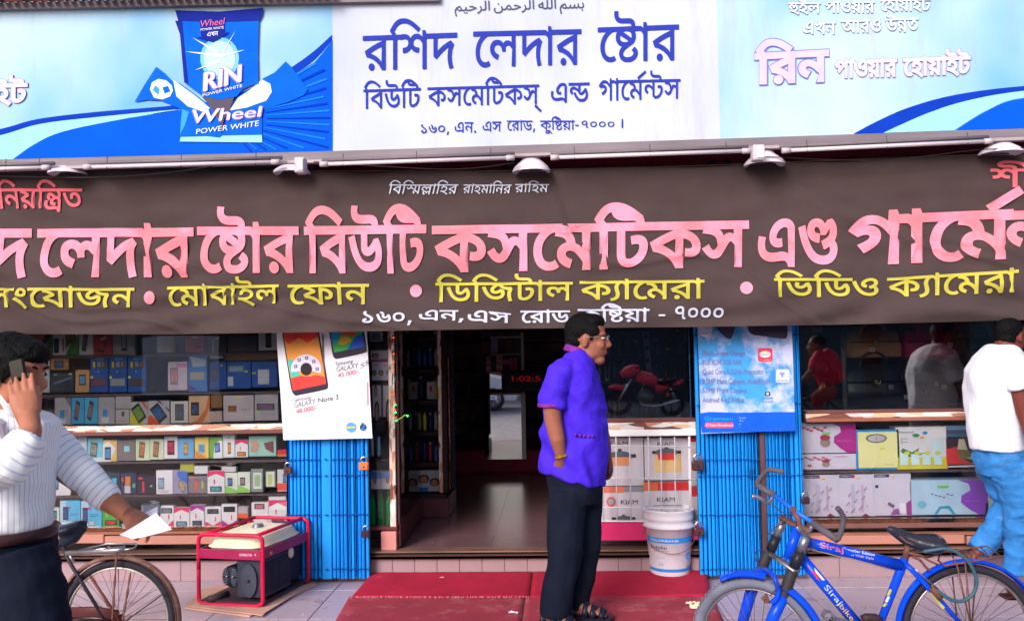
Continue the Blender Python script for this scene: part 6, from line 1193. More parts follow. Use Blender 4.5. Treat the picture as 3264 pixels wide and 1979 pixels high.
for k, (x0, y0, x1, y1, cc, lab) in enumerate(((1550, 1134, 1563, 1186, (200, 120, 150), 'stack of pink striped packets left of the pale ribbon, glass case'), (1582, 1131, 1601, 1182, (206, 140, 160), 'stack of pink and white packets in the glass case'), (1602, 1146, 1624, 1160, (190, 110, 150), 'small pink packet between packets and bottles, glass case'), (1564, 1078, 1585, 1126, (150, 150, 190), 'pale lilac box standing in the upper glass case'), (1612, 1080, 1628, 1122, (120, 50, 50), 'dark red box standing in the upper glass case'), (1535, 1090, 1560, 1126, (120, 46, 60), 'dark crimson packets at the left of the upper glass case'))):
    carton(x0, y0, x1, y1, Y+.05, .05, M_(*cc), [('p', M_(220, 200, 210), rect(.05, .2, .95, .3)), ('p', M_(220, 200, 210), rect(.05, .6, .95, .68))] if k < 2 else [], lab, 'packet', 'packet', 'packets in the glass case')
for k, px in enumerate((1629, 1642)):
    bottle(P(px, 1180, Y+.08), .022, .13, M_(226, 90, 170, rough=.3), M_(210, 206, 216), ['pink bottle with white top in the glass case', 'crimson pink bottle at the right in the glass case'][k], 1, 'pink bottles in the glass case')
o = thing('digital_clock', P(1660, 1215, 9.25), 'black digital clock with dim red figures behind the man in purple', 'clock')
a, b = P(1604, 1250, 9.25), P(1736, 1186, 9.25); MB().bbox(a.x, b.x, 9.25, 9.32, a.z, b.z, M_(16, 14, 24, rough=.3), .01).build('case', o)
t = MB(); text_px(t, '1:02:5', 1632, 1722, 1198, 1214, 9.245, M_(150, 10, 30, emit=.5)); t.build('digits', o)
# dim goods at the back
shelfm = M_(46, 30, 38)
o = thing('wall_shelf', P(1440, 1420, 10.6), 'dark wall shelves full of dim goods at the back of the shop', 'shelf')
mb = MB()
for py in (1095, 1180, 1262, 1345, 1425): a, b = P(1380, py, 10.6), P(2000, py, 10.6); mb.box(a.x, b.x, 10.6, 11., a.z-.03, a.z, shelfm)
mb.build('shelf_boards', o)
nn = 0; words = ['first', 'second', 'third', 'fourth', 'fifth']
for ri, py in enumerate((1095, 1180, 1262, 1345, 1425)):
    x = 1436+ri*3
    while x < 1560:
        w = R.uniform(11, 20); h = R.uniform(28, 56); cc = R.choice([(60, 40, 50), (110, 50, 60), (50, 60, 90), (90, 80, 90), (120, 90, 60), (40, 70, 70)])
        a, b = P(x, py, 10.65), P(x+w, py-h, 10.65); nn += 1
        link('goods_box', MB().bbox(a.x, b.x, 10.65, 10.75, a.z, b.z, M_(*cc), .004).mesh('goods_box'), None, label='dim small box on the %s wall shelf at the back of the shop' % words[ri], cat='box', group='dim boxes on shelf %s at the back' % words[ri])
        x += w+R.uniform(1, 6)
# goods behind the narrow window: hanging tins and strips
o = thing('product_strip', P(2060, 1200, 6.3), 'grey hanging strip of sachets with black prints in the narrow window', 'sachet strip')
a, b = P(2050, 1180, 6.2), P(2070, 1057, 6.2)
sheet(o, ((2048, 1057), (2068, 1056), (2076, 1182), (2060, 1183)), 6.2, M_(176, 178, 204, rough=.4), amp=.01)
t = MB()
for (x, y) in ((2058, 1072), (2061, 1108), (2063, 1150)): fpoly(t, [(x-5, y-6), (x+6, y-6), (x+6, y+7), (x-4, y+6)], 6.18, M_(60, 60, 80))
t.build('prints', o)
k = 0
for ri, (py, hh) in enumerate(((1132, 60), (1215, 60), (1333, 70))):
    for px in range(1900, 2225, 15):
        if 2044 < px < 2080 and ri < 2: continue
        k += 1; cc = R.choice([(120, 110, 120), (90, 84, 96), (150, 140, 150), (110, 80, 70), (90, 100, 110), (150, 60, 80)]); p = P(px+R.uniform(-3, 3), py, 6.35)
        o3 = bottle(p, R.uniform(.008, .013), R.uniform(.09, .14), M_(*cc, rough=.35), M_(150, 146, 156), 'dim cosmetics bottle on the %s shelf of the narrow window beside the right gate' % ['top', 'middle', 'bottom'][ri], k % 2, 'dim bottles on the %s shelf of the narrow window' % ['top', 'middle', 'bottom'][ri])
for zz in (1133, 1216):
    a, b = P(1885, zz, 6.25), P(2234, zz, 6.25); MB().box(a.x, b.x, 6.2, 6.55, a.z-.01, a.z, M_(90, 84, 92, rough=.3)).build('shelf', rwd)
mb = MB()
for (x, y) in ((1952, 1082), (2026, 1088), (2092, 1084), (2128, 1112), (1936, 1210), (1991, 1227), (2051, 1228), (2163, 1222), (2159, 1054)):
    a, b = P(x-5, y+4, 6.18), P(x+5, y-4, 6.18); mb.box(a.x, b.x, 6.18, 6.183, a.z, b.z, TAGY)
mb.build('price_tags', rwd)

# ------------------------------------------------------------------ handbags in the right window
def bag(x0, y0, x1, y1, Y, m, lab, hw=None, tags=()):
    a, b = P(x0, y1, Y), P(x1, y0, Y); w, h = b.x-a.x, b.z-a.z; cx = (a.x+b.x)/2
    o = thing('handbag', (cx, Y, a.z), lab, 'handbag', 'handbags in the right display window')
    rr = [(a.z, cx, Y+.09, w*.44, .05), (a.z+.012, cx, Y+.09, w*.49, .085), (a.z+h*.4, cx, Y+.09, w*.5, .08), (a.z+h*.85, cx, Y+.09, w*.46, .05), (a.z+h, cx, Y+.09, w*.44, .03)]
    MB().rings(rr, m, 28, 4.5).build('bag_body', o)
    mb = MB()
    for s in (-1, 1):
        pts = [(cx-w*.22, Y+.05*(s < 0)+.06, a.z+h*.86), (cx-w*.18, Y+.03, a.z+h*1.2), (cx, Y+.03, a.z+h*1.34), (cx+w*.18, Y+.03, a.z+h*1.2), (cx+w*.22, Y+.06, a.z+h*.86)]
    mb.tube(smooth_px(pts, 4), .009, m, 8).build('handle', o)
    mb = MB(); mb.bbox(cx-w*.46, cx+w*.46, Y-.002, Y+.012, a.z+h*.6, a.z+h*.63, M_(30, 22, 26), .003).bbox(cx-w*.03, cx+w*.03, Y-.008, Y+.004, a.z+h*.56, a.z+h*.66, M_(200, 180, 150, metal=.8, rough=.3), .003).build('strap', o)
    mb = MB()
    for (px, py) in tags:
        p = P(px, py, Y-.02); mb.bbox(p.x-.016, p.x+.016, Y-.012, Y-.008, p.z-.015, p.z+.015, M_(214, 206, 220), .002)
        for q in range(3): mb.box(p.x-.012, p.x+.012, Y-.0135, Y-.0125, p.z-.01+q*.008, p.z-.0075+q*.008, KT)
    if tags: mb.build('price_tag', o)
bag(2700, 1055, 2882, 1142, 6.14, M_(206, 150, 108, rough=.5, var=.25, dirt=((90, 56, 50), 6., .6)), 'tan brown handbag with dark straps, left in the right window', tags=((2782, 1115),))
bag(2888, 1050, 3056, 1146, 6.14, M_(206, 40, 100, rough=.5, var=.25), 'crimson handbag hanging in the middle of the right window', tags=((3031, 1099),))
bag(2695, 1165, 2890, 1298, 6.12, M_(56, 58, 72, rough=.3, spec=.6, var=.3, scale=10.), 'black handbag with curled silver clasps, left in the right window', tags=((2842, 1234), (2892, 1265)))
bag(2895, 1180, 3075, 1290, 6.11, M_(52, 68, 72, rough=.3, spec=.6, var=.3, scale=10.), 'dark green black handbag with silver horseshoe clasps beside the man in white', tags=((3012, 1233),))
bag(2565, 1185, 2690, 1298, 6.16, M_(56, 30, 44, rough=.5, var=.3), 'dark plum handbag beside the right gate in the right window')
bag(3080, 1075, 3190, 1180, 6.2, M_(92, 80, 74, rough=.5, var=.3), 'grey brown handbag partly behind the man in white')
for k, (px, py) in enumerate(((2798, 1216), (2944, 1246), (2962, 1258))):
    pts = [tuple(P(px+9*math.cos(a), py+10*math.sin(a), 6.095)) for a in [math.radians(-30+i*26) for i in range(9)]]
    MB().tube(pts, .0045, CHROME, 8).build('clasp', None, label=['curled silver clasp on the black handbag', 'left silver horseshoe clasp on the dark green bag', 'right silver horseshoe clasp on the dark green bag'][k], cat='clasp', group='silver bag clasps')
mb = MB(); post(mb, 2688, 2702, 1040, 1300, 6.09, M_(120, 112, 124, rough=.35, var=.3), .02); mb.build('inner_post', rw2)
for k, (x0, y0, x1, y1, cc) in enumerate(((2542, 1043, 2572, 1056, (110, 90, 100)), (2586, 1040, 2620, 1058, (170, 130, 120)), (2628, 1036, 2655, 1056, (70, 60, 76)))):
    carton(x0, y0, x1, y1, 6.2, .05, M_(*cc), [], ['grey packet at the top left of the right window', 'salmon packet at the top of the right window', 'dark packet at the top of the right window'][k], 'packet', 'packet', 'packets at the top of the right window')

# ------------------------------------------------------------------ red carpets
RC = mat((184, 34, 66), rough=.95, var=.16, scale=6., bump=.6, bscale=260., dirt=((196, 70, 92), 7., .62))
RC2 = mat((172, 62, 80), rough=.95, var=.16, scale=4., bump=.6, bscale=240., dirt=((180, 96, 108), 5., .52))
def carpet(q, m, lab, zf, n=30):
    vs = []
    for j in range(n+1):
        for i in range(n+1):
            u, v = i/n, j/n; z = zf(u, v)
            a = Vector(q[0]).lerp(Vector(q[1]), u); b = Vector(q[3]).lerp(Vector(q[2]), u); p = a.lerp(b, v); vs.append((p.x, p.y, z+.0015*noise.noise(Vector((p.x*4, p.y*4, 1)))))
    k = len(vs); vs += [(x, y, z-.009) for x, y, z in vs]
    fs = [(j*(n+1)+i, j*(n+1)+i+1, (j+1)*(n+1)+i+1, (j+1)*(n+1)+i) for j in range(n) for i in range(n)]
    ed = [i for i in range(n+1)]+[(j+1)*(n+1)-1 for j in range(1, n+1)]+[n*(n+1)+i for i in range(n-1, -1, -1)]+[j*(n+1) for j in range(n-1, 0, -1)]
    fs += [(ed[i], ed[i]+k, ed[(i+1) % len(ed)]+k, ed[(i+1) % len(ed)]) for i in range(len(ed))]
    o = MB().add(vs, fs, m, True).build('carpet', None, label=lab, cat='carpet', group='red carpets in front of the step')
    return o
ZB = .062
bk0, bk1 = P(1188, 1809, 5.985), P(1698, 1808, 5.985); bk2 = P(2250, 1803, 5.985)
f0, f1, f2_ = G(1122, 1893, .03), G(1688, 1893, .03), G(2266, 1889, .03)
mat3 = lambda a: Vector((a.x, a.y, 0))
slope = lambda u, v: lerp(.055, .018, v)+(.004*math.sin(u*9)*v)
carpet([mat3(bk0), mat3(bk1)-Vector((.003, 0, 0)), mat3(f1)-Vector((.003, 0, 0)), mat3(f0)], RC, 'clean deep red carpet piece against the step, left of the seam', slope)
carpet([mat3(bk1)+Vector((.003, 0, 0)), mat3(bk2), mat3(f2_), mat3(f1)+Vector((.003, 0, 0))], RC, 'clean deep red carpet piece against the step under the bucket', slope)
g0, g1 = G(1114, 1899, .012), G(2270, 1893, .012); h0, h1 = G(1062, 1990, .012), G(2312, 1990, .012)
h0.y = h1.y = 4.975; flat = lambda u, v: .0105
gm = g0.lerp(g1, .49); hm = h0.lerp(h1, .487)
carpet([mat3(g0), mat3(gm)-Vector((.004, 0, 0)), mat3(hm)-Vector((.004, 0, 0)), mat3(h0)], RC2, 'dusty faded red carpet piece at the pavement edge, left half', flat)
carpet([mat3(gm)+Vector((.004, 0, 0)), mat3(g1), mat3(h1), mat3(hm)+Vector((.004, 0, 0))], RC2, 'dusty faded red carpet piece at the pavement edge, right half', flat)
fr = MB()
for i in range(70):
    u = (i+R.random())/70; p = mat3(f0).lerp(mat3(f1), u); fr.tube([(p.x, p.y-.002, .018), (p.x+R.uniform(-.01, .01), p.y-R.uniform(.005, .02), .0125)], .0016, M_(226, 200, 196), 4)
fr.build('frayed_edge', None, label='pale frayed threads along the front edge of the clean red carpet', cat='fringe', kind=None)
def paper(px, py, s, lab, col, z=.02, seed=1, asp=.45, group='litter on the carpets'):
    c = G(px, py, z); rr = random.Random(seed); n = 7; vs = []
    for j in range(n+1):
        for i in range(n+1):
            u, v = i/n-.5, j/n-.5; vs.append((c.x+u*s, c.y+v*s*asp+.1*s*math.sin(u*5+seed), z+abs(noise.noise(Vector((u*3, v*3, seed))))*s*.4))
    fs = [(j*(n+1)+i, j*(n+1)+i+1, (j+1)*(n+1)+i+1, (j+1)*(n+1)+i) for j in range(n) for i in range(n)]
    MB().add(vs, fs, M_(*col, rough=.6)).build('paper_scrap', None, label=lab, cat='litter', group=group)
paper(1636, 1953, .055, 'small crumpled white scrap on the dusty carpet left of the man in purple', (232, 226, 250), .016, 3)
paper(1452, 1812, .1, 'pale crumpled plastic scrap where the carpet meets the step', (196, 160, 190), .055, 5, .5)
paper(2232, 1936, .125, 'torn cream paper strip on the carpet edge beside the bicycle wheel', (236, 226, 196), .018, 7, .22)
paper(2205, 1924, .07, 'second cream paper strip lying beside the torn one on the carpet', (236, 226, 196), .018, 9, .3)
paper(1408, 1840, .03, 'tiny pale fleck on the clean red carpet', (220, 150, 170), .045, 11)
paper(1720, 1799, .06, 'grey plastic scrap against the step beside the trouser leg', (150, 110, 140), .06, 13, .5)

# ------------------------------------------------------------------ paint bucket
c = G(2136, 1826, .035); s = c.y/FPX
o = thing('paint_bucket', c, 'white paint bucket with blue bands standing on the red carpet', 'bucket')
rt, rb_ = 77*s, 62*s; H = 205*s
BK = M_(220, 216, 230, rough=.4, var=.08, dirt=((190, 160, 150), 9., .6))
MB().lathe(c, [(rb_*.9, 0), (rb_*.98, .004), (rb_, .02), (lerp(rb_, rt, .7), H*.72), (rt*1.05, H*.725), (rt*1.07, H*.76), (rt*.97, H*.775), (rt*.98, H*.84), (rt*1.02, H*.85), (rt*1.0, H*.88), (rt, H*.96), (rt*1.05, H*.985), (rt*1.03, H), (rt*.98, H*.99), (rt*.95, H*.9), (rb_*.95, .02)], BK, 48).build('body', o)
def band(u0, u1, a0, a1, m, lift=.0012):
    mb = MB(); vs = []; n = 24
    for v in (u0, u1):
        for i in range(n+1):
            a = math.radians(lerp(a0, a1, i/n)); r = lerp(rb_, rt, v)+lift; vs.append((c.x+r*math.sin(a), c.y-r*math.cos(a), c.z+H*v))
    mb.add(vs, [(i, i+1, n+2+i, n+1+i) for i in range(n)], m, True); return mb
BBL = M_(50, 140, 226, rough=.4)
def curved_text(mb, s_, a0, a1, v, h, m, lift=.0026):
    V, F = latin(s_); x0 = min(q[0] for q in V); x1 = max(q[0] for q in V)
    out = []
    for x, y in V:
        u = (x-x0)/(x1-x0); a = math.radians(lerp(a0, a1, u)); vv = v+y/.71*h; r = lerp(rb_, rt, vv)+lift; out.append((c.x+r*math.sin(a), c.y-r*math.cos(a), c.z+H*vv))
    mb.add(out, F, m)
mb = band(.52, .60, -80, 85, BBL); mb2 = band(.09, .135, -80, 85, BBL)
mb.add(mb2.v, mb2.f, BBL)
curved_text(mb, 'COLORBANK', -62, 18, .545, .032, WHITE); curved_text(mb, 'Sadolin', -62, -14, .43, .05, M_(70, 44, 90)); curved_text(mb, 'Distemper', -50, -10, .395, .02, M_(90, 70, 110)); curved_text(mb, 'for walls', -45, -20, .29, .03, M_(150, 180, 226)); curved_text(mb, '20', -38, -24, .18, .05, M_(120, 170, 226)); curved_text(mb, 'litre', 42, 60, .15, .025, M_(100, 96, 130))
q = []
for i in range(18):
    a = i*.37; aa = math.radians(48+10*math.cos(a)); vv = .31+.055*math.sin(a); r = lerp(rb_, rt, vv)+.002; q.append((c.x+r*math.sin(aa), c.y-r*math.cos(aa), c.z+H*vv))
mb.add(q, [tuple(range(17))], M_(110, 170, 230))
mb.build('printed_label', o)
pts = []
for i in range(15):
    a = math.radians(-92+i*184/14); rr_ = rt*1.09; dz = -.42*H*math.sin(math.pi*i/14)**.8; pts.append((c.x+rr_*math.sin(a), c.y-rr_*math.cos(a)*.95, c.z+H*.80+dz))
MB().tube(smooth_px(pts, 2), .0025, M_(120, 112, 130, metal=.6, rough=.4), 6).build('wire_handle', o)

# ------------------------------------------------------------------ petrol generator
A = G(634, 1922, .02); B = G(838, 1932, .02); C = G(984, 1856, .02)
ux = (B-A); W = ux.length; ux.normalize(); vy = Vector((-ux.y, ux.x, 0)); D = abs((C-B).dot(vy)); 
shx = (C-B).dot(ux)/max(D, .01)
HT = P(634, 1712, A.y).z-A.z+.02
def g(u, v, z): return A+ux*(u*W)+vy*(v*D)+ux*(shx*v*D*.0)+Vector((0, 0, z*HT))
ang = math.atan2(C.y-B.y, C.x-B.x)
vy = Vector((math.cos(ang), math.sin(ang), 0)); D = (C-B).length
def g(u, v, z): return A+ux*(u*W)+vy*(v*D)+Vector((0, 0, z*HT))
gen = thing('generator', A, 'petrol generator in a crimson tube frame with a cream fuel tank on the pavement', 'generator')
CRM = M_(206, 26, 74, rough=.35, var=.12, scale=12., dirt=((150, 40, 60), 9., .64)); CRD = M_(160, 34, 84, rough=.4, var=.15, dirt=((110, 40, 60), 9., .62))
for v in (0, 1):
    k = .1
    path = smooth_px([g(0, v, .5), g(0, v, .9), g(.03, v, .97), g(.12, v, 1.), g(.5, v, 1.), g(.88, v, 1.), g(.97, v, .97), g(1, v, .9), g(1, v, .5), g(1, v, .1), g(.97, v, .03), g(.88, v, 0), g(.5, v, 0), g(.12, v, .0), g(.03, v, .03), g(0, v, .1), g(0, v, .5)], 3)
    MB().tube(path, .0125, CRM, 12).build('frame_loop', gen)
for (u, z) in ((.1, 1.), (.9, 1.), (.1, 0.), (.9, 0.)): MB().tube([g(u, 0, z), g(u, 1, z)], .0115, CRM, 10).build('frame_bar', gen)
def slab(mb, u0, u1, v0, v1, z0, z1, m):
    vs = [g(u, v, z) for z in (z0, z1) for v in (v0, v1) for u in (u0, u1)]
    mb.add(vs, [(0, 1, 5, 4), (1, 3, 7, 5), (3, 2, 6, 7), (2, 0, 4, 6), (4, 5, 7, 6), (0, 2, 3, 1)], m); return mb
slab(slab(slab(MB(), .02, .98, -.02, .01, .66, .79, CRD), .98, 1.0, 0, 1, .66, .80, CRD), 0, .02, 0, 1, .66, .79, CRD).build('side_band', gen)
TC = mat((232, 226, 196), rough=.35, var=.1, scale=10., dirt=((186, 130, 90), 14., .63))
tk = MB(); n = 28
def sup(u, v, z, ru, rv, e=5):
    out = []
    for j in range(n):
        w = 2*math.pi*j/n; c_, s_ = math.cos(w), math.sin(w); out.append(g(u+ru*math.copysign(abs(c_)**(2/e), c_), v+rv*math.copysign(abs(s_)**(2/e), s_), z))
    return out
ls = [sup(.5, .5, z, ru, rv) for z, ru, rv in ((.72, .42, .44), (.80, .45, .47), (.805, .47, .485), (.815, .47, .485), (.82, .44, .46), (.93, .39, .42), (.965, .34, .38), (.975, .28, .33))]
vs = sum(ls, []); fs = [(i*n+j, i*n+(j+1) % n, i*n+n+(j+1) % n, i*n+n+j) for i in range(len(ls)-1) for j in range(n)]+[tuple((len(ls)-1)*n+j for j in range(n))]
tk.add(vs, fs, TC, True).build('fuel_tank', gen)
c = g(.5, .55, .975)
MB().lathe(c, [(.037, 0), (.037, .006), (.033, .008), (.033, .018), (.028, .021), (.01, .022)], M_(150, 150, 160, metal=.8, rough=.3), 24).build('fuel_cap', gen)
slab(MB(), .55, .78, .8, .88, .976, .99, M_(40, 36, 50)).build('fuel_gauge', gen)
DG = M_(52, 54, 72, rough=.5, var=.25, scale=14.); DG2 = M_(36, 38, 52, rough=.5, var=.2)
slab(MB(), .56, .97, .06, .62, .1, .63, DG).build('alternator_housing', gen)
slab(MB(), .1, .9, .62, .97, .12, .66, DG2).build('engine_block', gen)
slab(MB(), .02, .98, .02, .98, .02, .05, M_(70, 50, 64, rough=.6)).build('base_tray', gen)
slab(MB(), .05, .45, .7, .9, .45, .66, M_(44, 42, 56)).build('air_filter', gen)
def disc(c, r, d, m, name, prof=None):
    mb = MB(); nn_ = 28; ax = -vy; up = Vector((0, 0, 1)); sd_ = ax.cross(up).normalized(); pr = prof or [(r, 0), (r, d), (r*.9, d+.008)]
    vs = []
    for rad, h in pr:
        for j in range(nn_): w = 2*math.pi*j/nn_; vs.append(c+ax*h+sd_*rad*math.cos(w)+up*rad*math.sin(w))
    k = len(pr); mb.add(vs, [(i*nn_+j, i*nn_+(j+1) % nn_, i*nn_+nn_+(j+1) % nn_, i*nn_+nn_+j) for i in range(k-1) for j in range(nn_)]+[tuple((k-1)*nn_+j for j in range(nn_))], m, True); return mb.build(name, gen), sd_
# round recoil starter with slots, and the flat end cover
c = g(.34, .28, .33); r = .068*1.0
_, sd_ = disc(c, r, .08, DG2, 'recoil_starter', [(r*.95, -.12), (r, 0), (r, .03), (r*.9, .045), (r*.55, .05)])
mb = MB()
for i in range(-5, 6):
    if abs(i) == 0: continue
    for s_ in (-1, 1):
        hw = math.sqrt(max(0, 1-(i/6.2)**2))*r*.42; q = c-vy*.053+sd_*(s_*r*.46)+Vector((0, 0, i*r*.145))
        mb.tube([q-sd_*hw*.8, q+sd_*hw*.8], .0026, M_(96, 104, 128), 5)
mb.build('cooling_slots', gen); mb = MB()
for s_ in (-1, 1): mb.ball(c-vy*.056+sd_*(s_*r*.3)+Vector((0, 0, r*.05)), .006, CHROME, 8, 6)
mb.build('bolts', gen)
c = g(.76, .05, .34)
mb = MB(); nn_ = 24; pts0 = [c+ux*(.052*math.cos(w))+Vector((0, 0, .1*math.sin(w)))-vy*.012 for w in [2*math.pi*j/nn_ for j in range(nn_)]]; pts1 = [p+vy*.03 for p in pts0]
mb.add(pts0+pts1, [tuple(range(nn_))]+[(j, j+nn_, (j+1) % nn_+nn_, (j+1) % nn_) for j in range(nn_)], M_(64, 66, 84, rough=.45, var=.2)).build('end_cover', gen)
MB().ball(c-vy*.014, .009, BLACK, 8, 6).build('cover_hole', gen)
mb = MB()
for i in range(16):
    v = .1+i*.035; mb.tube([g(.972, v, .14), g(.972, v, .6)], .0024, M_(34, 36, 50), 5)
mb.build('cooling_fins', gen)
MB().ball(g(.98, .62, .58), (.02, .03, .035), M_(196, 190, 180), 10, 8).build('muffler_end', gen)
MB().tube([g(.18, -.02, .08), g(.3, .2, .08)], .02, M_(70, 60, 66, rough=.5), 10).build('oil_drain', gen)
t = MB(); text_at(t, 'GENERATOR', g(.66, -.026, .715), ux*(W*.2), (0, 0, HT*.035), M_(230, 226, 232)); q = g(.90, -.026, .725); t.add([q, q+ux*.008, q+ux*.008+Vector((0, 0, .01)), q+Vector((0, 0, .01))], [(0, 1, 2, 3)], M_(226, 190, 180))
q = g(1.003, .17, .71); t.add([q+vy*(.018*math.cos(i*.7))+Vector((0, 0, .011*math.sin(i*.7))) for i in range(9)], [tuple(range(9))], M_(210, 180, 50)); t.build('badge', gen)
# cardboard sheet under it
cb = M_(206, 160, 146, rough=.85, var=.14, dirt=((170, 130, 120), 6., .6))
q = [G(586, 1935, .01), G(796, 1962, .01), G(1010, 1862, .01), G(1000, 1850, .01), G(800, 1842, .01), G(640, 1880, .01)]
mb = MB(); vs = [(p.x, p.y, .012) for p in q]+[(p.x, p.y, .002) for p in q]; n = 6
mb.add(vs, [tuple(range(n)), tuple(range(2*n-1, n-1, -1))]+[(i, i+n, (i+1) % n+n, (i+1) % n) for i in range(n)], cb)
cbo = thing('cardboard_sheet', G(700, 1940, 0), 'flattened brown cardboard sheet lying under the generator', 'cardboard')
mb.build('lower_sheet', cbo)
q = [G(600, 1930, .016), G(800, 1955, .016), G(836, 1960, .016), G(850, 1948, .016), G(990, 1862, .016), G(800, 1850, .016)]
vs = [(p.x, p.y, .0165) for p in q]+[(p.x, p.y, .0125) for p in q]
MB().add(vs, [tuple(range(n)), tuple(range(2*n-1, n-1, -1))]+[(i, i+n, (i+1) % n+n, (i+1) % n) for i in range(n)], M_(214, 168, 152, rough=.85, var=.12)).build('upper_sheet', cbo)
# wiring hole in the right plinth

# ------------------------------------------------------------------ people
def row(py, xl, xr, Y, ry, dy=0.):
    a, b = P(xl, py, Y), P(xr, py, Y); return ((a.z+b.z)/2, (a.x+b.x)/2, Y+dy, (b.x-a.x)/2, ry)
def pts_px(l): return [tuple(P(*q)) for q in l]
def xform(mb, start, M):
    for i in range(start, len(mb.v)): mb.v[i] = tuple(M @ Vector(mb.v[i]))
def frame(o, fwd, up):       # matrix whose x axis is fwd and z axis about up
    x = Vector(fwd).normalized(); z = Vector(up); z = (z-x*z.dot(x)).normalized(); y = z.cross(x)
    m = Matrix.Identity(4)
    for k in range(3): m[k][0] = x[k]; m[k][1] = y[k]; m[k][2] = z[k]; m[k][3] = o[k]
    return m
def head(mb, M, skin, s=1.):
    k = len(mb.v)
    mb.ball((-.015, 0, .03), (.1, .078, .095), skin, 20, 14).ball((.02, 0, -.03), (.074, .062, .088), skin, 18, 12).ball((.054, 0, -.1), (.033, .034, .026), skin)
    for y in (-1, 1):
        mb.ball((.0, y*.042, -.066), (.052, .02, .036), skin).ball((.06, y*.034, -.025), (.028, .024, .028), skin).ball((-.01, y*.076, -.006), (.019, .011, .033), skin).ball((-.012, y*.08, -.03), (.01, .007, .011), skin)
        mb.ball((.068, y*.03, .03), (.024, .026, .010), skin)
    mb.tube([(.08, 0, .024), (.094, 0, .0), (.107, 0, -.025), (.096, 0, -.036)], [.009, .010, .0135, .011], skin, 10).ball((.094, .012, -.03), (.012, .009, .009), skin).ball((.094, -.012, -.03), (.012, .009, .009), skin)
    mb.ball((.083, 0, -.055), (.014, .024, .007), skin).ball((.081, 0, -.067), (.014, .021, .008), skin)
    xform(mb, k, M @ Matrix.Scale(s, 4))
def face_parts(o, M, s=1., hair=None, sides=(-1, 1)):
    M = M @ Matrix.Scale(s, 4); e = MB(); i = MB(); b = MB()
    for y in sides:
        e.ball((.074, y*.03, .009), (.0125, .014, .0075), M_(214, 200, 196, rough=.2)); i.ball((.0825, y*.03, .009), (.0055, .0062, .0062), M_(30, 18, 16, rough=.15))
        b.tube([(.088, y*.014, .028), (.09, y*.03, .033), (.076, y*.05, .029)], [.003, .0042, .002], hair, 6)
    l = MB(); l.tube([(.094, -.02, -.061), (.0985, 0, -.0605), (.094, .02, -.061)], [.0018, .003, .0018], M_(96, 44, 44, rough=.5), 6)
    for mb, n in ((e, 'eyes'), (i, 'irises'), (b, 'eyebrows'), (l, 'lips')): xform(mb, 0, M); mb.build(n, o)
def hand(mb, o, fwd, back, skin, curl=.5, s=1., side=1, thumb=(.45, .75, -.35)):   # back: direction of the back of the hand
    k = len(mb.v); mb.tube([(-.02, 0, 0), (.02, 0, 0), (.06, 0, 0), (.088, 0, 0)], [(.027, .021), (.036, .02), (.042, .016), (.04, .012)], skin, 12, flat=(0, 0, 1))
    for f, (y, L) in enumerate(((.03, .068), (.0105, .078), (-.0095, .072), (-.028, .056))):
        p = Vector((.082, y*side, 0)); a = .1+.06*f; pts = [p.copy()]
        for sg in (.44, .31, .25):
            a += curl*(.8 if sg == .44 else 1.); p = p+Vector((math.cos(a), y*side*1.8, -math.sin(a)))*L*sg; pts.append(p.copy())
        mb.tube(pts, [.009, .0082, .0076, .0062], skin, 8); mb.ball(pts[-1], .0063, skin, 8, 6)
    d = Vector((thumb[0], thumb[1]*side, thumb[2])).normalized(); p = Vector((.02, .026*side, -.004))
    mb.tube([p, p+d*.035, p+d*.05+Vector((.012, 0, -.004)), p+d*.052+Vector((.034, .0, -.01))], [.014, .0115, .010, .0075], skin, 8)
    xform(mb, k, frame(o, fwd, back) @ Matrix.Scale(s, 4))
def folds(a, f, sx=1., sz=1., seed=0.):
    def d(c, n): return n*(a*(.45-1.5*abs(noise.noise(Vector((c.x*f*.7*sx+seed+c.z*1.5, c.y*f*.7, c.z*f*sz)))))+a*.4*noise.noise(Vector((c.x*f*2.6*sx, c.y*f*2.6+seed, c.z*f*2.3*sz))))
    return d
SK = mat((150, 92, 76), rough=.5, var=.1, scale=14., bump=.12, bscale=160.); HAIR = mat((7, 7, 11), rough=.65, spec=.12, var=.4, scale=60., bump=.7, bscale=160., stretch=(1, 1, .4))

# --- man in the purple shirt
TY = 5.08
man = thing('person', (P(1830, 1500, TY).x, TY, 0), 'man in a purple shirt standing on the red carpet with one hand in his pocket', 'person')
hc = P(1876, 1082, TY); s = 1.13
HM = frame(hc, (1, -.14, -.05), (.03, 0, 1))
b = MB(); head(b, HM, SK, s)
b.tube(pts_px([(1862, 1100, TY), (1848, 1130, TY), (1838, 1165, TY)]), [.068, .067, .08], SK, 14)
b.rings([row(y, a, c, TY, r) for y, a, c, r in ((1150, 1790, 1880, .12), (1200, 1760, 1895, .18), (1320, 1755, 1905, .14), (1450, 1760, 1900, .14), (1530, 1760, 1895, .14))], SK)
NA = 4.9
b.tube(pts_px([(1785, 1180, NA+.04), (1764, 1240, NA), (1760, 1300, NA-.01), (1764, 1345, NA-.01), (1777, 1400, NA-.02), (1788, 1450, NA), (1789, 1480, NA+.04)]), [.06, .056, .05, .049, .043, .031, .034], SK, 14)
hand(b, P(1789, 1462, NA+.03), (-.05, .35, -1), (.2, -1, 0), SK, .25, .95, -1, (.95, .2, -.1))
b.tube(pts_px([(1850, 1190, 5.26), (1885, 1260, 5.3), (1905, 1330, 5.31), (1925, 1400, 5.29), (1936, 1450, 5.26)]), [.055, .05, .046, .04, .027], SK, 12)
hand(b, P(1937, 1453, 5.26), (.16, -.02, -1), (1, .35, .1), SK, .42, 1.0, -1, (.7, .5, -.3))
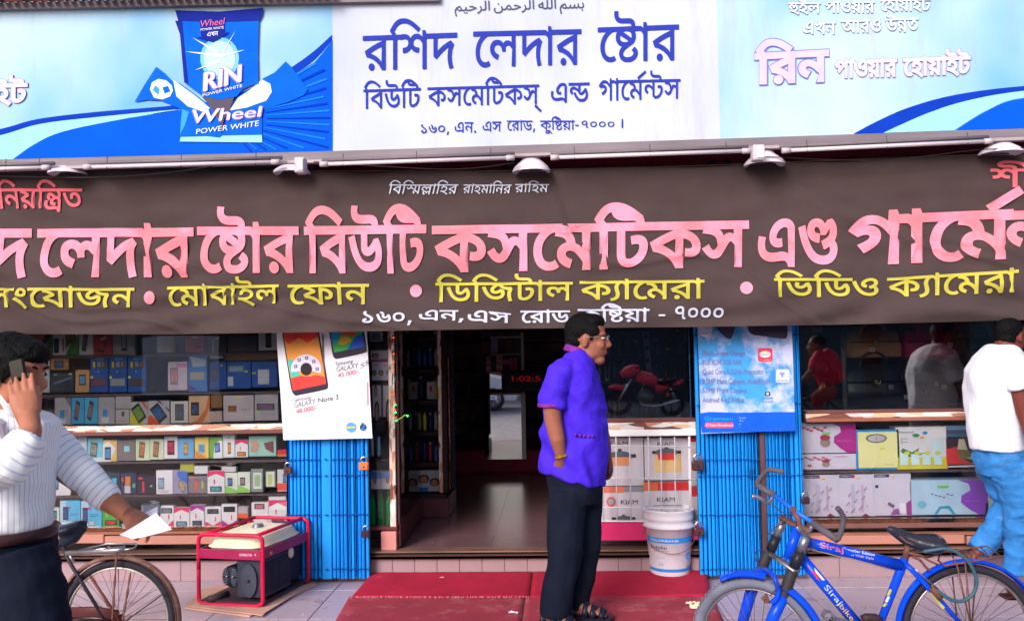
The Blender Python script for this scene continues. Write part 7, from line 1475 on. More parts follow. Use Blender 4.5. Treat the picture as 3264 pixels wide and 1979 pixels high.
for (l, r) in ((((1830, 1520, 5.02), (1812, 1720, 5.0), (1772, 1935, 4.99)), (.08, .06, .04)), (((1860, 1520, 5.16), (1868, 1740, 5.15), (1836, 1915, 5.13)), (.08, .06, .04))): b.tube(pts_px(l), list(r), SK, 12)
# feet
def foot(mb, heel, toe, skin, w=.046):
    h, t = Vector(heel), Vector(toe); mb.tube([h+Vector((0, 0, .03)), h.lerp(t, .25)+Vector((0, 0, .045)), h.lerp(t, .6)+Vector((0, 0, .032)), h.lerp(t, .9)+Vector((0, 0, .016))], [(w*.7, .03), (w*.75, .045), (w, .028), (w*.95, .012)], skin, 12, flat=(0, 0, 1))
    side = (t-h).cross(Vector((0, 0, 1))).normalized()
    for i in range(5): q = h.lerp(t, .9)+side*(-w*.75+i*w*.38); mb.tube([q+Vector((0, 0, .014)), q+(t-h)*(.11-.012*abs(i-1))+Vector((0, 0, .011))], .010-.001*(i > 0), skin, 8)
z0 = .034
nh, ntt = P(1728, 1980, 4.97), P(1830, 1990, 4.93); nh.z = ntt.z = z0; fh, ft = P(1818, 1950, 5.1), P(1938, 1958, 5.07); fh.z = ft.z = z0
foot(b, nh, ntt, SK); foot(b, fh, ft, SK)
solid(b, 'body', man, .0062, 2)
face_parts(man, HM, s, HAIR)
h = MB(); k = 0
h.ball((-.028, 0, .045), (.098, .082, .092), HAIR, 20, 14).ball((-.06, 0, .0), (.062, .072, .08), HAIR, 16, 12).ball((.02, 0, .09), (.062, .066, .042), HAIR)
for y in (-1, 1): h.ball((.012, y*.062, .045), (.05, .018, .034), HAIR).ball((.02, y*.068, .018), (.011, .008, .026), HAIR)
xform(h, 0, HM @ Matrix.Scale(s, 4)); solid(h, 'hair', man, .006, 2, folds(.003, 70.))
g_ = MB(); GM = HM @ Matrix.Scale(s, 4); WM = M_(190, 180, 180, rough=.2, metal=.9)
for y in (-1, 1):
    g_.tube([(.098+.003*math.sin(w), y*(.032+.022*math.cos(w)), .008+.016*math.sin(w)) for w in [i*math.pi/8 for i in range(17)]], .0013, WM, 5).tube([(.096, y*.054, .014), (.06, y*.072, .014), (0, y*.082, .012), (-.012, y*.083, .0)], .0013, WM, 5)
g_.tube([(.1, -.01, .012), (.104, 0, .015), (.1, .01, .012)], .0013, WM, 5); xform(g_, 0, GM); g_.build('glasses', man)
PU = mat((70, 36, 220), rough=.75, var=.12, scale=16., bump=.9, bscale=17.)
sh = MB()
sh.rings([row(y, a, c, TY, r) for y, a, c, r in ((1118, 1806, 1874, .078), (1132, 1796, 1886, .1), (1150, 1792, 1890, .15), (1178, 1766, 1896, .195), (1225, 1744, 1908, .2), (1290, 1734, 1928, .19), (1345, 1728, 1936, .19), (1410, 1726, 1936, .19), (1460, 1724, 1933, .19), (1500, 1724, 1928, .185))], PU, 28)
sh.tube(pts_px([(1812, 1170, NA+.08), (1788, 1194, NA+.03), (1768, 1234, NA), (1760, 1268, NA), (1759, 1296, NA)]), [.065, .080, .077, .074, .072], PU, 18)
sh.tube(pts_px([(1840, 1165, 5.22), (1868, 1200, 5.28), (1890, 1270, 5.31), (1900, 1300, 5.31)]), [.07, .08, .072, .068], PU, 16)
zh = P(1800, 1455, TY).z; xb_ = P(1722, 1400, TY).x; xf_ = P(1930, 1400, TY).x
fo = folds(.02, 6.5, 1., .8, 3.)
def pd(c, n):
    t = max(0, min(1, (zh+.12-c.z)/.17)); u = (c.x-xb_)/(xf_-xb_); e = .0
    d = fo(c, n)
    q = (c.x+xb_*0)*.8+c.z*1.; d += n*(.010*math.sin(q*38+noise.noise(c*4)*5)*max(0, min(1, (1.42-c.z)*3)))
    d.z -= t*t*(.085*max(0, u)**1.1-.03*max(0, 1-abs(u-.3)*4)*0); return d
solid(sh, 'shirt', man, .008, 4, pd)
TRM = M_(130, 44, 150, rough=.7, var=.7, scale=120.); 
cl = MB(); cl.rings([row(y, a, c, TY, r) for y, a, c, r in ((1107, 1804, 1873, .073), (1111, 1802, 1876, .077), (1127, 1796, 1885, .088), (1131, 1798, 1884, .08))], TRM, 26); 
for i in range(len(cl.v)): x, y, z = cl.v[i]; cl.v[i] = (x, y, z-(x-hc.x+.06)*.33-.0)
cl.build('collar_trim', man)
def ribbon(mb, c, r1, r2, ax, m, w=.016):   # band around a limb
    ax = Vector(ax).normalized(); s1 = ax.cross(Vector((0, 1, 0))).normalized(); s2 = ax.cross(s1); vs = []
    for h_ in (-w/2, w/2):
        for j in range(24): a = 2*math.pi*j/24; vs.append(Vector(c)+ax*h_+s1*r1*math.cos(a)+s2*r2*math.sin(a))
    mb.add(vs, [(j, (j+1) % 24, 24+(j+1) % 24, 24+j) for j in range(24)], m, True)
cu = MB(); ribbon(cu, P(1758, 1289, NA), .0775, .0775, (0, 0, 1), TRM, .02)
cu.build('cuff_trim', man)
pk = MB(); 
for (x, y) in ((1835, 1385), (1849, 1387), (1862, 1389), (1876, 1390), (1889, 1390)): pk.ball(P(x, y, TY-.193), (.009, .012, .008), TRM, 8, 6)
pk.build('pocket_trim', man)
br_ = MB(); ribbon(br_, P(1788, 1452, NA-.01), .037, .036, (.25, 0, -1), M_(222, 180, 60, metal=.8, rough=.25), .012); br_.build('gold_bracelet', man)
DK = mat((16, 23, 42), spec=.15, rough=.85, var=.2, scale=8., bump=.9, bscale=14., stretch=(1, 1, .6))
tr_ = MB(); tr_.rings([row(y, a, c, TY, r) for y, a, c, r in ((1450, 1738, 1922, .165), (1500, 1740, 1922, .172), (1560, 1752, 1918, .172), (1600, 1752, 1912, .16))], DK, 26)
tr_.tube(pts_px([(1812, 1560, 5.0), (1808, 1640, 5.0), (1800, 1740, 4.99), (1787, 1840, 4.98), (1772, 1925, 4.98), (1770, 1957, 4.98)]), [.104, .108, .1, .094, .088, .088], DK, 18)
tr_.tube(pts_px([(1862, 1560, 5.16), (1864, 1640, 5.15), (1862, 1740, 5.15), (1852, 1840, 5.14), (1840, 1918, 5.13), (1838, 1936, 5.13)]), [.104, .104, .094, .08, .066, .064], DK, 18)
solid(tr_, 'trousers', man, .008, 3, folds(.015, 7., 1., .6, 5.))
LTH = M_(26, 30, 48, rough=.35, var=.2, scale=40.)
for hh, tt in ((nh, ntt), (fh, ft)):
    d = (tt-hh); sd2 = d.cross(Vector((0, 0, 1))).normalized(); so_ = MB()
    L2 = [hh-d*.1, hh+d*.25, hh+d*.7, hh+d*1.08, hh+d*1.14]; wd = [.034, .036, .048, .046, .03]
    up_ = [q+sd2*w for q, w in zip(L2, wd)]+[q-sd2*w for q, w in zip(L2[::-1], wd[::-1])]
    n = len(up_); so_.add([(p.x, p.y, .034) for p in up_]+[(p.x, p.y, .013) for p in up_], [tuple(range(n))[::-1], tuple(range(n, 2*n))]+[(i, (i+1) % n, (i+1) % n+n, i+n) for i in range(n)], LTH); sb = so_.build('sandal', man)
    st = MB()
    for u, z_, w in ((.05, .056, .038), (.40, .074, .048), (.60, .058, .052), (.84, .042, .052)):
        c = hh+d*u; st.tube([c+sd2*w*math.cos(a)+Vector((0, 0, z_*math.sin(a)))+d*.06*math.sin(a) for a in [math.pi*i/8 for i in range(9)]], [(.019, .004)]*9, LTH, 6)
    st.build('strap', sb)

# --- man on the phone at the left edge
LY = 2.75
SK2 = mat((176, 114, 92), rough=.5, var=.12, scale=20., bump=.1, bscale=120.)
m2 = thing('person', (P(60, 1700, LY).x, LY, ROADZ), 'man in a white striped shirt talking on the phone and holding white papers', 'person')
hc = P(50, 1192, LY); HM = frame(hc, (1, -.16, -.14), (.12, 0, 1)); s = 1.0
b = MB(); head(b, HM, SK2, s)
b.tube(pts_px([(35, 1210, LY), (20, 1270, LY), (5, 1330, LY)]), [.062, .062, .075], SK2, 14)
b.rings([row(y, a, c, LY, r) for y, a, c, r in ((1345, -80, 125, .13), (1450, -80, 115, .12), (1675, -80, 105, .11))], SK2)
b.tube(pts_px([(-70, 1380, 2.58), (-40, 1520, 2.5), (5, 1500, 2.5), (75, 1420, 2.53), (98, 1375, 2.56), (92, 1320, 2.6)]), [.05, .046, .046, .04, .031, .029], SK2, 14)
hand(b, P(90, 1338, 2.6), (-.3, .12, 1), (.55, -1, 0), SK2, .16, .98, -1, (.95, .3, -.15))
b.tube(pts_px([(110, 1400, 2.88), (220, 1500, 2.88), (330, 1580, 2.86), (380, 1620, 2.85), (400, 1638, 2.85)]), [.05, .046, .042, .031, .028], SK2, 14)
hand(b, P(398, 1636, 2.85), (.62, .5, -.5), (.1, -.6, .75), SK2, .45, .9, -1, (.8, .35, -.6))
b.tube(pts_px([(0, 1740, 2.74), (60, 1980, 2.67), (40, 2300, 2.6), (30, 2550, 2.62)]), [.07, .07, .06, .05], SK2, 12)
b.tube(pts_px([(0, 1740, 2.8), (-60, 1980, 2.86), (-120, 2300, 2.9), (-200, 2500, 2.9)]), [.07, .08, .06, .05], SK2, 12)
solid(b, 'body', m2, .0045, 2)
face_parts(m2, HM, s, HAIR)
h = MB(); h.ball((-.025, 0, .045), (.102, .082, .088), HAIR, 20, 14).ball((-.06, 0, .0), (.06, .072, .083), HAIR, 16, 12).ball((.03, 0, .078), (.068, .066, .04), HAIR, 16, 12).ball((.06, 0, .066), (.042, .054, .024), HAIR, 14, 10)
for y in (-1, 1): h.ball((.006, y*.062, .04), (.055, .022, .05), HAIR).ball((.016, y*.069, .005), (.012, .009, .03), HAIR)
xform(h, 0, HM @ Matrix.Scale(s, 4)); solid(h, 'hair', m2, .0055, 2, folds(.005, 55., 1., .6))
ph = MB(); k0 = len(ph.v); ph.bbox(-.05, .06, -.007, .007, -.024, .024, M_(20, 20, 28, rough=.2), .004); xform(ph, 0, frame(P(62, 1205, 2.655), (-.25, .1, 1), (1, 0, .2)))
link('mobile_phone', ph.mesh('mobile_phone'), None, label='black mobile phone pressed to the ear of the man in the striped shirt', cat='phone')
def stripes(name, base, line, ctr=None, d=None, k=1.):
    m = bpy.data.materials.new(name); m.use_nodes = True; N = m.node_tree.nodes; L_ = m.node_tree.links; b_ = N['Principled BSDF']
    tc = N.new('ShaderNodeTexCoord'); sx = N.new('ShaderNodeSeparateXYZ')
    def mth(op, a, b=None):
        n = N.new('ShaderNodeMath'); n.operation = op
        for i, q in enumerate((a, b)):
            if q is None: continue
            if isinstance(q, (int, float)): n.inputs[i].default_value = q
            else: L_.new(q, n.inputs[i])
        return n.outputs[0]
    L_.new(tc.outputs['Object'], sx.inputs[0])
    if ctr: v = mth('ARCTAN2', mth('SUBTRACT', sx.outputs[0], ctr[0]), mth('SUBTRACT', ctr[1], sx.outputs[1]))
    else: v = mth('ADD', mth('MULTIPLY', sx.outputs[0], d[0]), mth('MULTIPLY', sx.outputs[2], d[1]))
    f = mth('FRACT', mth('MULTIPLY', v, k))
    r = N.new('ShaderNodeValToRGB'); r.color_ramp.elements[0].position = .74; r.color_ramp.elements[0].color = [s2l(c) for c in base]+[1]; r.color_ramp.elements[1].position = .8; r.color_ramp.elements[1].color = [s2l(c) for c in line]+[1]
    L_.new(f, r.inputs[0]); L_.new(r.outputs[0], b_.inputs['Base Color']); b_.inputs['Roughness'].default_value = .75; return m
c_ = P(30, 1500, LY); SB1, SB2 = (246, 247, 252), (206, 208, 234)
ST = stripes('striped_cotton', SB1, SB2, (c_.x, c_.y), None, 9.); ST2 = stripes('striped_sleeve', SB1, SB2, None, (.78, -.62), 46.); ST3 = stripes('striped_sleeve', SB1, SB2, None, (.7, .7), 46.)
sh = MB(); sh.rings([row(y, a, c, LY, r) for y, a, c, r in ((1300, -20, 100, .08), (1322, -80, 130, .13), (1350, -110, 168, .17), (1400, -120, 164, .17), (1480, -120, 150, .17), (1560, -125, 148, .16), (1630, -125, 150, .16), (1682, -115, 150, .155))], ST, 28)
shirt2 = solid(sh, 'shirt', m2, .008, 3, folds(.012, 9., 1., 1.2, 8.)); sh = MB(); sh.tube(pts_px([(-70, 1370, 2.6), (-62, 1440, 2.53), (-40, 1520, 2.5), (20, 1490, 2.5), (70, 1430, 2.53), (93, 1392, 2.55)]), [.078, .072, .068, .062, .054, .05], ST3, 18); solid(sh, 'sleeve', shirt2, .008, 3, folds(.012, 9., 1., 1.2, 8.)); sh = MB()
sh.tube(pts_px([(90, 1365, 2.86), (160, 1400, 2.88), (230, 1475, 2.88), (290, 1540, 2.87), (350, 1597, 2.86)]), [.058, .06, .055, .05, .043], ST2, 18)
solid(sh, 'sleeve', shirt2, .008, 3, folds(.012, 9., 1., 1.2, 8.))
cl = MB(); cl.tube(pts_px([(-5, 1262, 2.66), (20, 1300, 2.63), (62, 1318, 2.66), (96, 1302, 2.72)]), [(.004, .026), (.004, .03), (.004, .026), (.004, .014)], WHITE, 10, flat=(0, -.6, 1)); cl.build('collar', m2)
be = MB(); be.rings([row(y, a, c, LY, r) for y, a, c, r in ((1678, -114, 155, .158), (1682, -118, 159, .164), (1710, -118, 160, .164), (1714, -114, 156, .158))], M_(70, 42, 46, rough=.4), 28); be.build('belt', m2)
tr_ = MB(); tr_.rings([row(y, a, c, LY, r) for y, a, c, r in ((1686, -108, 150, .152), (1700, -110, 151, .156), (1780, -120, 158, .16), (1860, -120, 175, .16))], DK, 26)
tr_.tube(pts_px([(50, 1780, 2.67), (85, 1900, 2.64), (115, 2020, 2.62), (80, 2300, 2.6), (60, 2520, 2.62)]), [.115, .11, .1, .08, .08], DK, 18)
tr_.tube(pts_px([(-30, 1780, 2.84), (-60, 1980, 2.86), (-120, 2300, 2.9), (-190, 2500, 2.9)]), [.11, .1, .08, .075], DK, 18)
solid(tr_, 'trousers', m2, .009, 3, folds(.014, 7., 1., 1.4, 2.))
sb = MB()
for (px, Y_) in ((60, 2.62), (-190, 2.9)):
    c = P(px, 2500, Y_); c.z = ROADZ; sb.tube([c+Vector((-.07, 0, .045)), c+Vector((.03, 0, .05)), c+Vector((.17, 0, .035))], [(.035, .04), (.042, .045), (.038, .025)], BLACK, 12, flat=(0, 0, 1))
sb.build('shoes', m2)
pp = thing('papers', P(450, 1680, 2.82), 'folded white papers held in the hand of the man in the striped shirt', 'paper')
def sheetp(q, m, n=8, bend=.01):
    vs = []
    for j in range(n+1):
        for i in range(n+1):
            u, v = i/n, j/n; a = Vector(P(*q[0])).lerp(P(*q[1]), u); b_ = Vector(P(*q[3])).lerp(P(*q[2]), u); p = a.lerp(b_, v); p.y += bend*math.sin(u*5+v*2); vs.append(p)
    return MB().add(vs, [(j*(n+1)+i, (j+1)*(n+1)+i, (j+1)*(n+1)+i+1, j*(n+1)+i+1) for j in range(n) for i in range(n)], m, True)
PPW = M_(226, 222, 244, rough=.6, var=.03)
sheetp([(380, 1704, 2.8), (502, 1632, 2.8), (546, 1688, 2.76), (416, 1720, 2.74)], PPW).build('sheet', pp); sheetp([(386, 1670, 2.9), (505, 1612, 2.98), (500, 1660, 2.9), (388, 1686, 2.87)], PPW, 8, .006).build('sheet', pp)

# --- man in the white T-shirt
WY = 5.58
m3 = thing('person', (P(3190, 1500, WY).x, WY, 0), 'man in a white T-shirt and blue jeans walking away past the right display window', 'person')
SK3 = mat((112, 56, 50), rough=.5, var=.12, scale=16.)
hc = P(3224, 1072, WY+.02); HM = frame(hc, (1, .45, .0), (.05, 0, 1))
b = MB(); head(b, HM, SK3, .93)
b.tube(pts_px([(3208, 1090, WY), (3198, 1120, WY)]), [.062, .068], SK3, 12)
b.rings([row(y, a, c, WY, r) for y, a, c, r in ((1140, 3120, 3250, .16), (1300, 3110, 3240, .13), (1440, 3120, 3240, .12))], SK3)
b.tube(pts_px([(3225, 1150, 5.4), (3245, 1230, 5.38), (3262, 1310, 5.38), (3290, 1400, 5.36), (3310, 1440, 5.34)]), [.055, .05, .043, .036, .026], SK3, 12)
hand(b, P(3312, 1443, 5.34), (.3, -.1, -1), (.3, -1, 0), SK3, .4, 1, 1)
b.tube(pts_px([(3160, 1150, 5.76), (3180, 1260, 5.8), (3230, 1350, 5.76)]), [.05, .045, .035], SK3, 12)
b.tube(pts_px([(3190, 1440, WY), (3214, 1600, WY+.06), (3118, 1762, WY+.08)]), [.08, .055, .034], SK3, 12); b.tube(pts_px([(3200, 1440, WY), (3246, 1620, WY-.06), (3238, 1830, WY-.08)]), [.08, .055, .036], SK3, 12)
b.tube(pts_px([(3120, 1752, WY+.08), (3100, 1772, WY+.08), (3085, 1800, WY+.08)]), [(.03, .03), (.04, .025), (.04, .018)], SK3, 10)
c = P(3238, 1830, WY-.08); fz = MB(); foot(b, (c.x-.05, c.y, .02), (c.x+.16, c.y+.02, .02), SK3, .044)
solid(b, 'body', m3, .007, 2)
h = MB(); h.ball((-.03, 0, .045), (.1, .083, .093), HAIR, 20, 14).ball((-.06, 0, .0), (.062, .073, .085), HAIR); xform(h, 0, HM @ Matrix.Scale(.93, 4)); solid(h, 'hair', m3, .007, 2, folds(.003, 60.))
face_parts(m3, HM, .93, HAIR)
WT = mat((226, 228, 244), rough=.85, var=.05, scale=6., bump=.8, bscale=15., stretch=(1, 1, .7))
sh = MB(); sh.rings([row(y, a, c, WY, r) for y, a, c, r in ((1098, 3158, 3215, .075), (1112, 3130, 3238, .12), (1135, 3106, 3252, .18), (1180, 3088, 3262, .2), (1240, 3082, 3262, .19), (1300, 3086, 3256, .17), (1360, 3092, 3254, .165), (1420, 3096, 3262, .165), (1430, 3098, 3262, .165))], WT, 28)
sh.tube(pts_px([(3215, 1140, 5.46), (3236, 1165, 5.4), (3246, 1205, 5.38), (3252, 1238, 5.38)]), [.07, .084, .078, .074], WT, 16); sh.tube(pts_px([(3150, 1150, 5.74), (3166, 1220, 5.79)]), [.07, .066], WT, 16)
solid(sh, 'shirt', m3, .009, 3, folds(.018, 6.5, 1., .6, 4.))
JE = mat((48, 122, 196), rough=.8, var=.3, scale=7., bump=1., bscale=26., dirt=((72, 132, 200), 5., .56), stretch=(1, 1, 1.5))
tr_ = MB(); tr_.rings([row(y, a, c, WY, r) for y, a, c, r in ((1415, 3112, 3258, .15), (1470, 3112, 3268, .16), (1510, 3120, 3272, .15))], JE, 24)
tr_.tube(pts_px([(3178, 1480, WY+.05), (3196, 1540, WY+.06), (3218, 1600, WY+.06), (3190, 1660, WY+.07), (3150, 1715, WY+.08), (3122, 1752, WY+.08)]), [.105, .1, .085, .078, .07, .066], JE, 16)
tr_.tube(pts_px([(3215, 1480, WY-.06), (3240, 1580, WY-.07), (3250, 1660, WY-.07), (3242, 1760, WY-.08), (3240, 1826, WY-.08)]), [.11, .1, .085, .072, .07], JE, 16)
solid(tr_, 'jeans', m3, .009, 3, folds(.02, 8., 1., 1.3, 6.))
MB().tube(pts_px([(3096, 1790, WY+.08), (3078, 1762, WY+.08), (3062, 1738, WY+.08)][:2]), [(.045, .012), (.04, .01)], M_(96, 70, 60), 8).build('sandal', m3)
MB().bbox(c.x-.08, c.x+.2, c.y-.045, c.y+.065, .001, .016, M_(60, 34, 34), .005).build('sandal', m3)

# ------------------------------------------------------------------ bicycles
RUB = M_(44, 42, 54, rough=.8, var=.25, scale=30., bump=.3, bscale=60.)
def c1p(x, y): return (2200+x/2.316, 1440+y/2.316)
def T1(l, Y): return [tuple(P(*c1p(*q[:2]), q[2] if len(q) > 2 else Y)) for q in l]
def wheel(parent, c, r, ax, rim, spoke, hub, nsp=32, tyre_r=.02, rubber=RUB, knobs=False):
    ax = Vector(ax).normalized(); u = ax.cross(Vector((0, 0, 1))).normalized(); w = u.cross(ax)
    c = Vector(c); N = 64
    def ring(mb, R_, ra, rb, m, n=10):
        vs = []
        for i in range(N):
            a = 2*math.pi*i/N; d = u*math.cos(a)+w*math.sin(a)
            for j in range(n): t_ = 2*math.pi*j/n; vs.append(c+d*(R_+ra*math.cos(t_))+ax*(rb*math.sin(t_)))
        mb.add(vs, [(i*n+j, i*n+(j+1) % n, ((i+1) % N)*n+(j+1) % n, ((i+1) % N)*n+j) for i in range(N) for j in range(n)], m, True); return mb
    wo = ring(MB(), r-tyre_r*1.9-.006, .006, tyre_r*.6, rim).build('rim', parent)
    t_ = ring(MB(), r-tyre_r, tyre_r, tyre_r, rubber, 12)
    if knobs:
        for i in range(72):
            a = 2*math.pi*i/72; d = u*math.cos(a)+w*math.sin(a); tn = -u*math.sin(a)+w*math.cos(a)
            for s_ in (-.7, 0, .7):
                q = c+d*(r-.002-.006*abs(s_))+ax*(s_*tyre_r); t_.add([q+tn*(a1*.005)+ax*(b1*.0045)+d*(h1*.006) for h1 in (0, 1) for a1 in (-1, 1) for b1 in (-1, 1)], [(0, 1, 3, 2), (4, 6, 7, 5), (0, 4, 5, 1), (2, 3, 7, 6), (0, 2, 6, 4), (1, 5, 7, 3)], rubber)
    t_.build('tyre', parent)
    sm = MB()
    for i in range(nsp):
        a = 2*math.pi*i/nsp; a2 = a+(.35 if i % 4 < 2 else -.35); s_ = 1 if i % 2 else -1
        sm.tube([c+ax*(.025*s_)+(u*math.cos(a2)+w*math.sin(a2))*.02, c+(u*math.cos(a)+w*math.sin(a))*(r-tyre_r*1.9-.008)], .0013, spoke, 5)
    sm.build('spokes', parent)
    MB().tube([c-ax*.045, c-ax*.03, c+ax*.03, c+ax*.045], [.012, .022, .022, .012], hub, 12).build('hub', parent)
def fender(parent, c, r, ax, a0, a1, m, width=.028, curve=.010, name='mudguard'):
    ax = Vector(ax).normalized(); u = ax.cross(Vector((0, 0, 1))).normalized(); w = u.cross(ax); c = Vector(c); n = 40; k = 9; vs = []
    for i in range(n+1):
        a = math.radians(lerp(a0, a1, i/n)); d = u*math.cos(a)+w*math.sin(a)
        for layer in (0, 1):
            for j in range(k):
                t_ = lerp(-1, 1, j/(k-1)); vs.append(c+d*(r-curve*t_*t_*1.6-layer*.002)+ax*(width*t_))
    q = 2*k; fs = []
    for i in range(n):
        for layer in (0, 1):
            for j in range(k-1): b_ = i*q+layer*k+j; fs.append((b_, b_+1, b_+q+1, b_+q))
        for j in (0, k-1): fs.append((i*q+j, i*q+k+j, (i+1)*q+k+j, (i+1)*q+j))
    return MB().add(vs, fs, m, True).build(name, parent)
BB = M_(12, 74, 228, rough=.25, var=.14, scale=20., dirt=((84, 82, 104), 26., .63)); DB = M_(30, 104, 222, rough=.3, var=.12)
GR = M_(88, 82, 96, rough=.6, var=.2); RST = M_(112, 74, 66, rough=.7, var=.4, scale=50.); ALU = M_(170, 164, 172, rough=.3, metal=.8, var=.3, scale=20.); SPK = M_(104, 66, 60, rough=.5, metal=.4)
bk = thing('bicycle', P(2750, 2010, 4.34)+Vector((0, 0, -.32)), 'blue mountain bicycle parked at the kerb in front of the right gate', 'bicycle', 'bicycles')
YR = 4.34; rc = P(3090, 2014, YR); RR_ = 207*YR/FPX
w_ = thing('rear_wheel', rc, None, None); 
def subth(name, loc, parent):
    o = bpy.data.objects.new(name, None); COL.objects.link(o); o.empty_display_size = .05; o.location = wmat(parent).inverted() @ Vector(loc); o.parent = parent; return o
bpy.data.objects.remove(w_)
rwh = subth('rear_wheel', rc, bk); wheel(rwh, rc, RR_, (0, 1, 0), M_(150, 140, 150, rough=.3, metal=.6), SPK, RST, 36, .019)
fender(bk, rc, RR_+.026, (0, 1, 0), 15, 188, BB)
# the front wheel is steered towards the left
YF = 4.3; fc = P(2412, 2052, YF); FR = 207*YF/FPX; fax = (.50, .86, .0)
fwh = subth('front_wheel', fc, bk); wheel(fwh, fc, FR, fax, M_(150, 140, 150, rough=.3, metal=.6), SPK, RST, 32, .027, M_(110, 112, 132, rough=.85, var=.3), True)
axv = Vector(fax).normalized(); uu = axv.cross(Vector((0, 0, 1))).normalized()
sg = 1 if uu.x > 0 else -1
fender(bk, fc, FR+.020, fax, *((20, 64) if sg > 0 else (116, 160)), BB, .034, .014)
fender(bk, fc, FR+.030, fax, *((80, 119) if sg > 0 else (61, 100)), BB, .042, .016)
fr = MB()
fr.tube(T1([(878, 668, 4.3), (1200, 745, 4.32), (1560, 838, 4.34)], 4.3), [.024, .026, .028], BB, 16)
fr.tube(T1([(812, 770, 4.3), (1050, 1052, 4.32), (1260, 1300, 4.34)], 4.3), [.026, .026, .028], BB, 16)
fr.tube(T1([(792, 560, 4.31), (720, 790, 4.3)], 4.3), .023, BB, 14)
fr.tube(T1([(1583, 785), (1560, 850), (1390, 1290)], 4.34), [.019, .021, .018], BB, 14)
fr.tube(T1([(1380, 1292, 4.36), (1700, 1305, 4.38), (2060, 1322, 4.4)], 4.3), .010, BB, 10)
for yo in (-.03, .035): fr.tube(T1([(1575, 815, YR), (1640, 870, YR+yo*.6), (1740, 980, YR+yo), (2055, 1326, YR+yo*1.4)], YR), [.014, .0135, .013, .010], BB, 12)
fr.build('frame', bk)
d_ = MB()
for q0, q1, s_, off, h_, m_ in (((962, 700), (1128, 740), 'Siraj', .0275, 18, M_(226, 60, 90)), ((1132, 722), (1362, 768), 'Traveller Edition', .0275, 9, WH), ((1128, 752), (1355, 795), 'Travel With Style', .0275, 8, M_(190, 190, 206))):
    a, b_ = c1p(*q0), c1p(*q1)
    if s_ == 'Siraj': text_px(d_, s_, a[0]-1, b_[0]+1, (a[1]-h_+1, b_[1]-h_+1), (a[1]+1, b_[1]+1), 4.31-.0295, WH); text_px(d_, s_, a[0], b_[0], (a[1]-h_, b_[1]-h_), (a[1], b_[1]), 4.31-.031, m_)
    else: text_px(d_, s_, a[0], b_[0], (a[1]-h_, b_[1]-h_), (a[1], b_[1]), 4.325-.031, m_)
def along(q0, q1, s_, m_, Y, h):      # lettering along a leaning tube
    a = Vector(P(*c1p(*q0), Y)); b_ = Vector(P(*c1p(*q1), Y)); ux_ = b_-a; n_ = Vector((ux_.z, 0, -ux_.x)).normalized(); 
    if n_.z < 0: n_ = -n_
    text_at(d_, s_, a, ux_, n_*h, m_)
along((985, 1000), (1098, 1130), 'Siraj', M_(196, 206, 206), 4.285, .026); along((1100, 1140), (1190, 1248), 'bike', M_(214, 180, 60), 4.285, .022)
fpoly(d_, [c1p(*q) for q in ((872, 850), (925, 900), (915, 850), (960, 905), (945, 925), (960, 955), (935, 935))], 4.276, M_(216, 60, 80)); fpoly(d_, [c1p(*q) for q in ((915, 850), (995, 945), (975, 945), (925, 885))], 4.274, WH)
for a_, b2_, m_ in (((1462, 1010), (1490, 1062), YEL), ((1448, 1062), (1475, 1110), M_(206, 210, 230)), ((1428, 1112), (1448, 1142), YEL)):
    fpoly(d_, [c1p(a_[0]+8, a_[1]), c1p(a_[0]+28, a_[1]+6), c1p(a_[0]+8, b2_[1]), c1p(a_[0]-12, b2_[1]-6)], YR-.0225, m_)
fpoly(d_, [c1p(*q) for q in ((1765, 1035), (1785, 1035), (1882, 1148), (1862, 1158))], YR-.049, M_(190, 180, 100))
d_.build('decals', bk)
MB().tube(T1([(1612, 670), (1585, 790)], YR), .0155, RST, 12).build('seat_post', bk)
# saddle
sd_ = MB(); pr = [((1458, 550), .013, .014), ((1500, 572), .022, .022), ((1580, 618), .03, .032), ((1660, 648), .05, .038), ((1740, 662), .085, .045), ((1810, 664), .095, .046), ((1855, 662), .07, .036), ((1874, 660), .03, .016)]
sd_.tube([P(*c1p(q[0], q[1]+10), YR) for q, a, b_ in pr], [(a, b_) for q, a, b_ in pr], M_(42, 44, 58, rough=.25, var=.15), 20, flat=(0, 0, 1)); solid(sd_, 'saddle', bk, .006, 3)
mb = MB()
for yo in (-.035, .035): mb.tube(T1([(1520, 600, YR+yo*.4), (1600, 665, YR+yo), (1700, 700, YR+yo), (1790, 690, YR+yo)], YR), .0045, RST, 8)
for k_, (x, y) in enumerate(((1740, 730), (1820, 735))):
    mb.tube([P(*c1p(x+9*math.cos(i*.8), y-28+i*1.6), YR+.04+.014*math.sin(i*.8)) for i in range(30)], .003, RST, 5)
mb.build('saddle_springs', bk)
